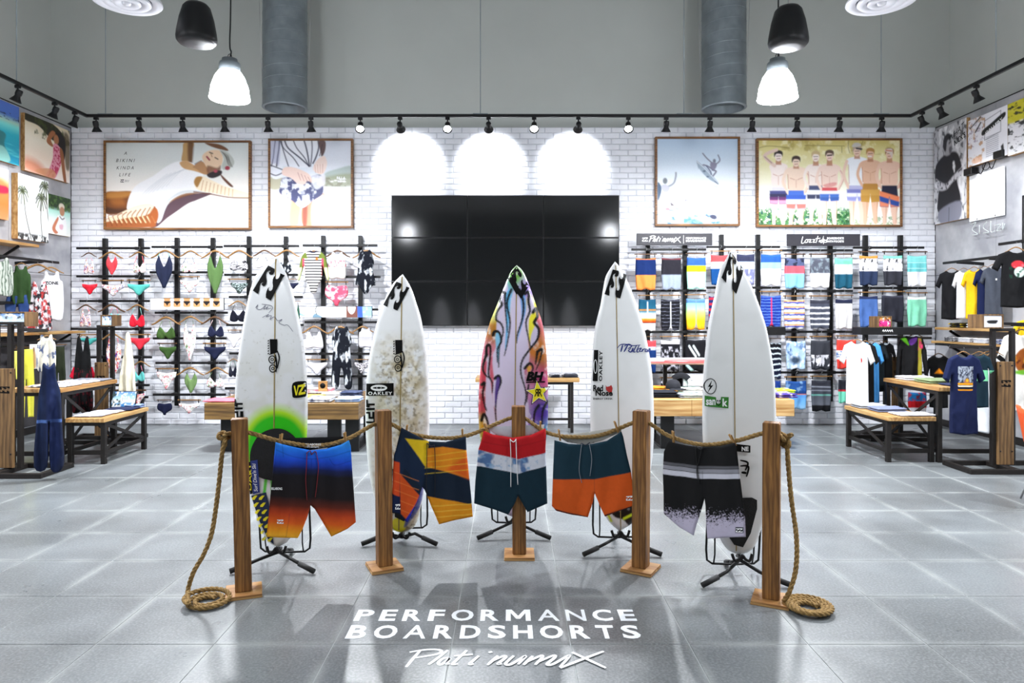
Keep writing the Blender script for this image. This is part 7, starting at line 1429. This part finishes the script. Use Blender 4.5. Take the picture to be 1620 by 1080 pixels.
# ================================================================== FREE-STANDING RACKS
def stand_rack(X, Y, lab, pw, zp, zu, ups, base, arms, zb=None):
    e = empty('clothing_rack', (X, Y, 0), lab, 'clothing rack', 'free-standing clothing racks'); b = .045
    for x in ups: MB().box((x - b / 2, -b / 2, .05), (x + b / 2, b / 2, zu), c=.003).build('upright', m_steel, e)
    pl = MB().box((-pw / 2, -.055, .06), (pw / 2, -.024, zp), c=.004).build('timber_plank', m_plank, e)
    decal('wave_logo', [(v * [1, -1] + [0, pw * .4], f) for v, f in hwave(-pw * .3, 0, pw * .3, pw * .4)], lambda XX, YY: np.stack([XX, np.full(len(XX), -.0565), zp - .17 * zp - YY], 1), m_inkb, pl)
    for z in (.2, zp - .04):
        for x in (-pw * .36, pw * .36): MB().lathe([(0, 0), (.008, .002), (.008, .006), (0, .007)], 8, M=Matrix.Translation((x, -.0545, z)) @ Matrix.Rotation(PI / 2, 4, 'X')).build('bolt', m_black, pl)
    w, l = base
    for y in (-l / 2, l / 2): MB().box((-w / 2, y - b / 2, 0), (w / 2, y + b / 2, .05), c=.003).build('base_beam', m_steel, e)
    for x in (-w / 2 + b / 2, w / 2 - b / 2): MB().box((x - b / 2, -l / 2 + b / 2 + .001, 0), (x + b / 2, l / 2 - b / 2 - .001, .05), c=.003).build('base_beam', m_steel, e)
    MB().box((-b, -l / 2 + b / 2 + .001, 0.001), (b, l / 2 - b / 2 - .001, .049), c=.003).build('base_beam', m_steel, e)
    for p, q in arms: MB().beam(p, q, .02, .03, c=.003).build('hanging_arm', m_steel, e)
    MB().box((ups[0] - b / 2, -.02, zu), (ups[-1] + b / 2, .02, zu + .03), c=.003).build('top_bar', m_steel, e)
    return e
def wood_box(px0, px1, py0, py1, d, dep, lab, draw, toff=0):
    """open-fronted timber display box with a picture inside"""
    a = W(px0, py1, d); b = W(px1, py0, d); w = (b.x - a.x) / 2; h = b.z - a.z; e = empty('display_box', ((a.x + b.x) / 2, d, a.z), lab, 'display box', 'timber display boxes on the racks'); t = .014
    for lo, hi in (((-w, 0, 0), (w, dep, t)), ((-w, 0, h - t), (w, dep, h)), ((-w, 0, t), (-w + t, dep, h - t)), ((w - t, 0, t), (w, dep, h - t))): MB().box(lo, hi, c=.002).build('side_board', m_plank, e)
    MB().box((-w + t, .012, t), (w - t, .03, h - t)).build('backing_board', m_white, e)
    canvas('photo_print', 0, 0, 100, 60, 40, 24, draw, lambda x, y: (-w + t + x / 100 * 2 * (w - t), .011, h - t - y / 60 * (h - 2 * t)), m_print, e)
    return e
def skyp(A): A.grad([(0, '5a8ac8'), (.6, 'dceaf4'), (1, 'a8c8e0')]); A.blot('2a3a40', .09, .6, .9, 6, 8, key=(A.Y < 30).astype(float)); A.blot('f4f8fa', .08, .5, .9, 3, 7)
def pinkp(A): A.grad([(0, 'f0c030'), (.5, 'e8409a'), (1, 'd02a80')]); A.blot('1a1a1a', .06, .58, .9, 3, 8); A.blot('f8f8f8', .05, .62, .9, 8, 8)
def tagp(A): A.grad([(0, 'e8eaf2'), (1, 'e8eaf2')]); A.poly([(22, 26), (76, 24), (74, 36), (64, 42), (26, 40)], '111218')
# left near rack (A), left far rack (B), right near rack (C), right far rack (D)
stand_rack(-5.07, 7.05, 'near left rack with a timber plank and a palm picture box on top', .165, 1.06, 1.5, (-.12, .02, .12), (1.0, .48), [((.12, -.02, 1.45), (.6, -.32, 1.45)), ((.12, -.02, 1.45), (.12, .2, 1.45))])
stand_rack(-5.16, 8.85, 'far left rack with a timber plank, fringed dress and cream scarf', .165, 1.0, 1.44, (-.055, .115), (.86, .5), [((-.06, -.03, 1.42), (-.3, -.03, 1.42)), ((.12, -.03, 1.42), (.38, -.03, 1.42))])
stand_rack(5.11, 7.2, 'near right rack with a timber plank and the navy T-shirt', .165, 1.12, 1.43, (-.1, .1), (.96, .42), [((-.12, -.02, 1.27), (-.56, -.02, 1.27))])
stand_rack(5.0, 9.05, 'far right rack with a black header box and a row of T-shirts', .075, 1.06, 1.3, (-.1, .1), (.86, .5), [((-.12, 0, 1.38), (-.62, 0, 1.38)), ((.1, 0, 1.3), (.5, 0, 1.3))])
wood_box(-8, 40, 493, 516.5, 7.1, .2, 'timber box with a palm photo on the near left rack', skyp)
wood_box(159, 178, 498, 516, 8.6, .2, 'timber box with a small beach photo on the far left rack', skyp)
wood_box(1389, 1411, 500, 518, 8.68, .22, 'timber box with a pink and yellow photo on the far right rack', pinkp)
wood_box(1555, 1588, 497, 519.5, 7.15, .24, 'timber box with a white label card on the near right rack', tagp)
e = sign_board('header_box', 'long black header with white script on the far right rack', 1363, 1475, 518, 529.5, 8.66, m_black, [('script_word', [ribbon([(1396 + 3.4 * i, 524), (1397.5 + 3.4 * i, 521.5), (1398.5 + 3.4 * i, 525)], .9) for i in range(5)], m_white)], t=.24)
# garments on rack A and the left wall
GA = 'clothes on the free-standing racks'
gar('over', 'pair of blue denim overalls hanging at the near left rack', 60, 95, 574, 742, 6.72, lambda A: (sol('182848', '30466f', .5, 4)(A), A.blend(slice(None), ((A.v > .53) & (A.v < .56)).astype(float), '5a74a4'), A.poly([(.42, .0), (.62, .0), (.9, .7), (.8, .95), (.5, .9)], '1c2f5c', .7, soft=.1)), yaw=28, group=GA, amp=.018, thick=.07)
gar('tank', 'cream sleeveless blouse hanging above the denim overalls', 63, 84, 530, 586, 6.74, flo('e4dfd2', '5a6a90', s=7, thr=.6), yaw=30, group=GA, amp=.012)
hanger('arm', 'wooden hanger of the cream blouse above the overalls', 74, 531, 6.75, 22, yaw=30)
gar('dress', 'black crocheted fringe dress on the far left rack', 114, 148, 533, 650, 8.55, lambda A: (A.grad([(0, '0e1216'), (1, '10141a')]), A.blot('7a1430', 26, .56, .8, 4, 9, key=((A.v > .42)).astype(float))), yaw=0, group=GA, amp=.014)
hanger('arm', 'wooden hanger of the black fringe dress', 132, 530, 8.58, 22)
gar('tee', 'crimson T-shirt behind the black fringe dress', 110, 152, 577, 640, 8.95, sol('dc1f48', 'e8486a'), group=GA)
gar('scarf', 'long cream scarf draped on the far left rack', 189, 216, 528, 637, 8.6, sol('dcd6c4', 'f0ece0', .6, 5), group=GA, amp=.02, thick=.06)
# left side wall fittings
def side_rail(name, lab, xin, y0, y1, z, reach, g=None):
    s = 1 if xin < 0 else -1; e = empty(name, (xin, (y0 + y1) / 2, z), lab, 'rail', 'black rails on the side walls'); L = (y1 - y0) / 2
    MB().box((s * reach - .015, -L, -.016), (s * reach + .015, L, .016), c=.003).build('rail_bar', m_black, e)
    for y in (-L * .6, L * .5): MB().beam((0, y, -.03), (s * reach, y, -.005), .03, .04, c=.003).build('bracket', m_black, e)
def shelf(lab, xin, y0, y1, z, dep, m=None):
    s = 1 if xin < 0 else -1; e = empty('wall_shelf', (xin, (y0 + y1) / 2, z), lab, 'shelf', 'oak shelves on the side walls'); L = (y1 - y0) / 2
    MB().box((0, -L, -.035), (s * dep, L, 0), c=.003).build('shelf_board', m or m_oaky, e)
    for y in (-L * .7, L * .7): MB().beam((s * .01, y, -.2), (s * (dep - .05), y, -.045), .02, .03).build('bracket', m_black, e)
shelf('oak shelf below the palm tree picture on the left wall', WL, 7.0, 9.04, 2.51, .3)
shelf('long oak shelf under the hanging tops on the left wall', WL, 8.2, 10.0, 1.375, .32)
side_rail('wall_rail', 'upper black rail with tank tops on the left wall', WL, 8.1, 9.33, 2.3, .36)
side_rail('wall_rail', 'lower black rail with trousers on the left wall', WL, 8.3, 9.6, 1.24, .34)
side_rail('wall_rail', 'middle black rail behind the patterned dress on the left wall', WL, 8.2, 9.3, 1.75, .3)
GB = 'clothes on the left wall rails'
gar('tank', 'striped grey and white top at the left edge of the upper rail', -12, 14, 408, 467, 8.3, stp('c4c8c0', '6a7a6c', 8, .4, 1.5, hor=False), yaw=35, group=GB, amp=.014)
gar('tank', 'olive green camisole on the upper left rail', 25, 42, 421, 480, 8.62, sol('3f5a34', '5c7650'), yaw=48, group=GB, amp=.014)
gar('dress', 'black, white and red patterned slip dress on the upper left rail', 48, 76, 446, 521, 8.95, flo('e8e4e8', '25222c', 'c04a4a', s=13, thr=.5), yaw=35, group=GB, amp=.012)
gar('tank', 'white tank top with black letters on the upper left rail', 68, 95, 430, 505, 9.15, sol('f4f3f6'), yaw=30, group=GB, prints=[('printed_letters', [fit('ZONE', .22, .2, .8, .27, bold=.04)], m_inkb)])
for px, y, d, w, nm in ((34, 416, 8.63, 16, 'olive camisole'), (60, 418.5, 8.97, 38, 'patterned slip dress'), (81, 423, 9.17, 28, 'white tank top')): hanger('arm', 'wooden hanger of the ' + nm, px, y, d, w, yaw=35)
gar('pants', 'blue jeans hanging behind the olive camisole', 14, 40, 466, 500, 8.6, sol('3a5484', '6a84b4'), yaw=35, group=GB)
gar('pants', 'pale yellow trousers on the lower left rail', 32, 51, 552, 660, 8.75, sol('e0dc62', 'f0ee9a'), yaw=30, group=GB)
gar('pants', 'light yellow shorts left of the yellow trousers', 20, 28, 555, 600, 8.48, sol('e4e07a'), yaw=30, group=GB)
gar('pants', 'dark olive trousers on the lower left rail', 84, 101, 548, 640, 9.36, sol('3a4230', '55604a'), yaw=30, group=GB)
for px, y, d, w, nm in ((24, 552, 8.49, 11, 'light yellow shorts'), (41, 549, 8.77, 22, 'yellow trousers'), (92, 545, 9.37, 20, 'olive trousers')): hanger('clip', 'clip hanger of the ' + nm, px, y, d, w, yaw=30)
e = empty('fashion_poster', W(57, 583, 8.8), 'small poster of two standing women on the lower left rail', 'poster'); e.rotation_euler = (0, 0, math.radians(20))
MB().box((-.07, .0, 0), (.07, .006, .31), c=.001).build('sheet', m_white, e)
def two(A): A.grad([(0, 'f2f2f4'), (1, 'e4e4e8')]); A.poly([(20, 30), (44, 30), (48, 98), (14, 98)], 'c0a070'); A.ell(32, 20, 9, 9, '9a7a60'); A.poly([(58, 24), (82, 24), (84, 98), (56, 98)], '1c1c24'); A.ell(70, 16, 9, 9, '8a6a58')
canvas('photo_print', 0, 0, 100, 100, 24, 50, two, lambda x, y: (-.066 + x / 100 * .132, -.001, .305 - y / 100 * .3), m_print, e)
e = empty('dark_partition', (WL, 8.85, .12), 'dark recessed panel behind the lower left rail', 'wall panel'); MB().box((0, -.6, 0), (.03, .6, 1.2), c=.003).build('panel_sheet', mat('dark_panel', '3c3a3e', .7, var=.2, scale=5), e)
for y, z, lab, c in ((8.75, 1.375, 'white folded shirt on the long left shelf', sol('eeeef2')), (9.0, 1.375, 'grey folded top on the long left shelf', sol('9a9aa8'))): folded(WL + .17, y, z, .24, .2, lab, c, n=2, t=.022)
# ------------------------------------------------------------------ right side
side_rail('wall_rail', 'black rail with five plain T-shirts on the right wall', WR, 8.3, 9.42, 2.3, .35)
side_rail('wall_rail', 'higher black rail with the rose T-shirt on the right wall', WR, 6.8, 8.28, 2.44, .4)
side_rail('wall_rail', 'lower black rail under the right wall shelf', WR, 8.2, 9.6, 1.2, .34)
shelf('oak shelf below the plain T-shirts on the right wall', WR, 8.0, 9.7, 1.43, .3)
shelf('lower oak shelf with striped folded shirts on the right wall', WR, 7.8, 9.75, 1.24, .32)
GC = 'T-shirts on the right wall rail'
for x0, x1, y0, y1, d, c, nm, pc in ((1488, 1523, 428, 506, 9.2, '1c1c22', 'black', 'a8862a'), (1512, 1537, 428, 505, 9.05, 'e4e4e6', 'white', '2a4ab0'), (1527, 1555, 426, 506, 8.9, 'ecc42a', 'yellow', '2a2a2a'), (1545, 1570, 425, 504, 8.75, '26335e', 'navy', '26335e'), (1557, 1586, 422, 499, 8.6, '5e636e', 'grey', 'f0f0f0')):
    gar('tee', 'plain %s T-shirt with a tiny chest patch on the right wall rail' % nm, x0, x1, y0, y1, d, sol(c, c), yaw=-38, group=GC, amp=.014, thick=.07, prints=[('chest_patch', [fillp([(.58, .24), (.64, .24), (.64, .28), (.58, .28)], .2)], mat('patch_' + nm, pc, .6, var=.1, scale=30))])
    hanger('arm', 'wooden hanger of the plain %s T-shirt' % nm, (x0 + x1) / 2, y0 - 4, d + .01, (x1 - x0) * .42, yaw=-38)
def rose(A): A.grad([(0, '14151a'), (1, '14151a')]); A.ell(.5, .25, .12, .07, 'c8404a'); A.blot('f08088', 14, .55, .8, 3, 8, key=(((A.u - .5) ** 2 / .0144 + (A.v - .25) ** 2 / .0049) < 1).astype(float)); A.ell(.53, .38, .1, .09, 'd4e4dc', .9); A.blot('1a4a3a', 16, .5, .9, 9, 8, key=((np.abs(A.u - .5) < .16) & (A.v > .29) & (A.v < .48)).astype(float))
gar('tee', 'large black T-shirt with a red rose print at the right edge', 1578, 1640, 396, 487, 7.6, rose, yaw=-25, group=GC, amp=.014, thick=.07)
hanger('arm', 'wooden hanger of the rose T-shirt', 1607, 391, 7.61, 26, yaw=-25)
for y, lab, c in ((9.3, 'black and yellow folded shirts on the right wall shelf', flo('24252c', 'e0c02a', s=12)), (8.95, 'white and blue folded shirt on the right wall shelf', flo('eef0f4', '2a6ab0', s=10)), (8.6, 'grey and white folded shirt near the end of the right wall shelf', sol('a8acb4', 'ececf0'))): folded(WR - .16, y, 1.43, .26, .26, lab, c, n=2, t=.03)
for i, (y, c) in enumerate(((9.4, '1a1a20'), (9.1, 'ececf0'), (8.8, 'e4e6ee'), (8.5, '3a4a7a'), (8.2, '26365a'))): folded(WR - .17, y, 1.24, .27, .25, '%s folded shirt stack on the lower right shelf' % ['black', 'white', 'pale grey', 'blue', 'navy'][i], stp(c, 'f0f0f4', 5, .3), n=3, t=.02)
GD = 'clothes on the right racks'
for x0, x1, y0, y1, d, c, lab in ((1334, 1378, 540, 642, 8.45, 'f2f2f4', 'white T-shirt at the front of the far right rack'), (1352, 1386, 542, 638, 8.6, '15171c', 'black T-shirt just behind the white one'), (1362, 1394, 541, 638, 8.7, '5ea4dc', 'light blue T-shirt on the far right rack'), (1374, 1402, 542, 620, 8.8, '1c2c34', 'dark teal T-shirt behind the light blue one'), (1380, 1408, 541, 600, 8.9, 'dfe8f2', 'pale blue T-shirt on the far right rack'), (1390, 1414, 542, 612, 8.86, '14161c', 'rearmost black T-shirt of the row')):
    gar('tee', lab, x0, x1, y0, y1, d, sol(c, c), yaw=-30, group=GD, amp=.014, thick=.06, prints=[('chest_print', [fillp([(.6, .27), (.63, .24), (.65, .3), (.62, .34)], .2)], mat('red_vinyl', 'b52a2a'))] if c == 'f2f2f4' else None)
    hanger('arm', 'wooden hanger of the ' + lab.replace(' on the far right rack', ' there').replace(' of the far right rack', ''), (x0 + x1) / 2, y0 - 3, d + .01, (x1 - x0) * .4, yaw=-30)
def jk(A): A.grad([(0, '1a1b20'), (1, '17181d')]); A.poly([(.1, .0), (.3, .05), (.4, .2), (.2, .1)], '7ac83a', .9); A.poly([(.4, .1), (.62, .02), (.6, .12), (.45, .2)], '7a4aa0', .9); A.poly([(.66, .05), (.76, .05), (.82, .9), (.68, .9)], 'b8b04a', .9, sm=False); A.blot('d04a7a', 14, .55, .9, 3, 8, key=((A.u > .66) & (A.u < .8) & (A.v < .5)).astype(float))
gar('long', 'black jacket with a bright patterned zip edge on the far right rack', 1416, 1468, 531, 606, 8.75, jk, yaw=0, group=GD, amp=.014)
hanger('arm', 'wooden hanger of the black jacket', 1448, 527, 8.77, 24)
gar('tee', 'black T-shirt with an orange mountain print behind the tall right table', 1466, 1504, 562, 646, 8.9, lambda A: (sol('14151a', '14151a')(A), A.poly([(.35, .34), (.5, .24), (.66, .34)], 'f0a020', sm=False)), yaw=-20, group=GD)
hanger('arm', 'dark wooden hanger of the orange mountain T-shirt', 1485, 559, 8.92, 20, yaw=-20, dark=True)
gar('short', 'blue, red and white boardshorts under the tall right table', 1436, 1466, 620, 654, 9.3, bnd(0, '3a90c8', .42, 'd8303a', .72, 'f0eef2', floral=('c84a5a', 0, .42)), group=GD)
def sunp(A):
    A.grad([(0, '1c2c58'), (1, '1a2850')]); k = ((A.u > .32) & (A.u < .68) & (A.v > .15) & (A.v < .34)).astype(float); A.blend(slice(None), k, 'b0b8c4'); A.blot('2a3048', 40, .5, .9, 5, 9, key=k); A.ell(.53, .34, .07, .045, 'b07a5a'); A.ell(.53, .32, .035, .02, 'e8c030')
    for j, (v, c) in enumerate(((.355, 'e8a828'), (.38, 'f0e8d0'), (.405, '20283c'), (.43, 'e0a020'))): A.blend(slice(None), ((A.u > .31) & (A.u < .68) & (A.v > v) & (A.v < v + (.018 if c != '20283c' else .022))).astype(float), c)
gar('tee', 'navy T-shirt with a sunset square print, front of the near right rack', 1494, 1555, 560, 688, 7.05, sunp, yaw=-8, group=GD, amp=.016, thick=.08)
gar('tee', 'dark teal T-shirt with green print behind the navy one', 1530, 1566, 560, 645, 7.16, lambda A: (sol('1a3a48', '1f4a5a')(A), A.blend(slice(None), ((A.v > .3) & (A.v < .5)).astype(float), '8ad0a8')), yaw=-30, group=GD)
gar('tee', 'white T-shirt at the near right rack', 1543, 1583, 563, 686, 7.25, sol('dfe2e6', 'f0f2f4'), yaw=-25, group=GD, amp=.014)
gar('tee', 'black T-shirt against the timber plank of the near right rack', 1560, 1588, 560, 684, 7.34, sol('0e0f12', '14151a'), yaw=-40, group=GD)
for px, nm, d in ((1524, 'navy sunset T-shirt', 7.06), (1549, 'dark teal T-shirt', 7.17), (1563, 'near white T-shirt', 7.26), (1574, 'black T-shirt by the plank', 7.35)): hanger('arm', 'wooden hanger of the ' + nm, px, 556, d, 22, yaw=-20)
def bear(A): A.grad([(0, 'e4e1dc'), (1, 'dcdad6')]); A.ell(.52, .36, .2, .16, 'a0622a'); A.blot('e0b030', 9, .55, .9, 3, 8, key=(((A.u - .52) ** 2 / .04 + (A.v - .36) ** 2 / .026) < 1).astype(float)); A.blot('5a2a14', 12, .58, .9, 8, 8, key=(((A.u - .52) ** 2 / .04 + (A.v - .36) ** 2 / .026) < 1).astype(float)); A.ell(.52, .5, .22, .03, '7ab040')
gar('tee', 'cream T-shirt with a brown and yellow face print at the right edge', 1582, 1650, 525, 652, 6.9 + .8, bear, yaw=-10, group=GD, amp=.014, thick=.07)
gar('tee', 'yellow T-shirt behind the cream one at the right edge', 1604, 1650, 506, 560, 8.0, sol('e8c828', 'f0d860'), yaw=-10, group=GD)
hanger('arm', 'dark hanger of the cream T-shirt at the right edge', 1616, 521, 7.71, 26, yaw=-10, dark=True)
side_rail('wall_rail', 'black rail holding the cream T-shirt at the right edge', WR, 6.9, 8.1, 1.5, .6)
# orange chair at the right edge
cxp = (1672 - CX) * 5.75 / F
e = empty('shell_chair', (cxp, 5.75, 0), 'orange moulded chair on thin metal legs, cut by the right edge', 'chair'); e.rotation_euler = (0, 0, math.radians(60)); m_or = mat('orange_plastic', 'e0541c', .35, var=.04, scale=6)
nu, nv = 13, 17; v = []
prof = catmull([(-.24, .43), (-.2, .455), (-.05, .44), (.12, .44), (.2, .5), (.235, .65), (.27, .84)], 3)
for j, (y, z) in enumerate(prof):
    t = j / (len(prof) - 1)
    for i in range(nu): u = i / (nu - 1) * 2 - 1; wd = .235 - .05 * t ** 2; v.append((u * wd, y - (.05 * u * u if t > .6 else 0), z + .045 * u ** 4 * (1 - t) + (.0 if t < .9 else -.03 * u * u)))
n = len(v); v += [(a, b + .006, c - .006) for a, b, c in v]; f = []; R = len(prof)
for j in range(R - 1):
    for i in range(nu - 1): a = j * nu + i; f += [(a, a + 1, a + nu + 1, a + nu), (n + a, n + a + nu, n + a + nu + 1, n + a + 1)]
for j in range(R - 1): a = j * nu; f += [(a, a + nu, n + a + nu, n + a)]; a += nu - 1; f += [(a, n + a, n + a + nu, a + nu)]
for i in range(nu - 1): f += [(i, n + i, n + i + 1, i + 1)]; a = (R - 1) * nu + i; f += [(a, a + 1, n + a + 1, n + a)]
MB().add(v, f, 0, True).build('seat_shell', m_or, e)
for sx in (-1, 1):
    for sy in (-1, 1): MB().tube([(sx * .1, sy * .1, .42), (sx * .21, sy * .22, .006)], .007, 8).build('leg', m_chrome, e)
MB().tube([(.12, .1, .425), (.12, -.1, .425), (-.12, -.1, .425), (-.12, .1, .425)], .006, 6, closed=True).build('seat_frame', m_chrome, e)
print('garments', GN[0])
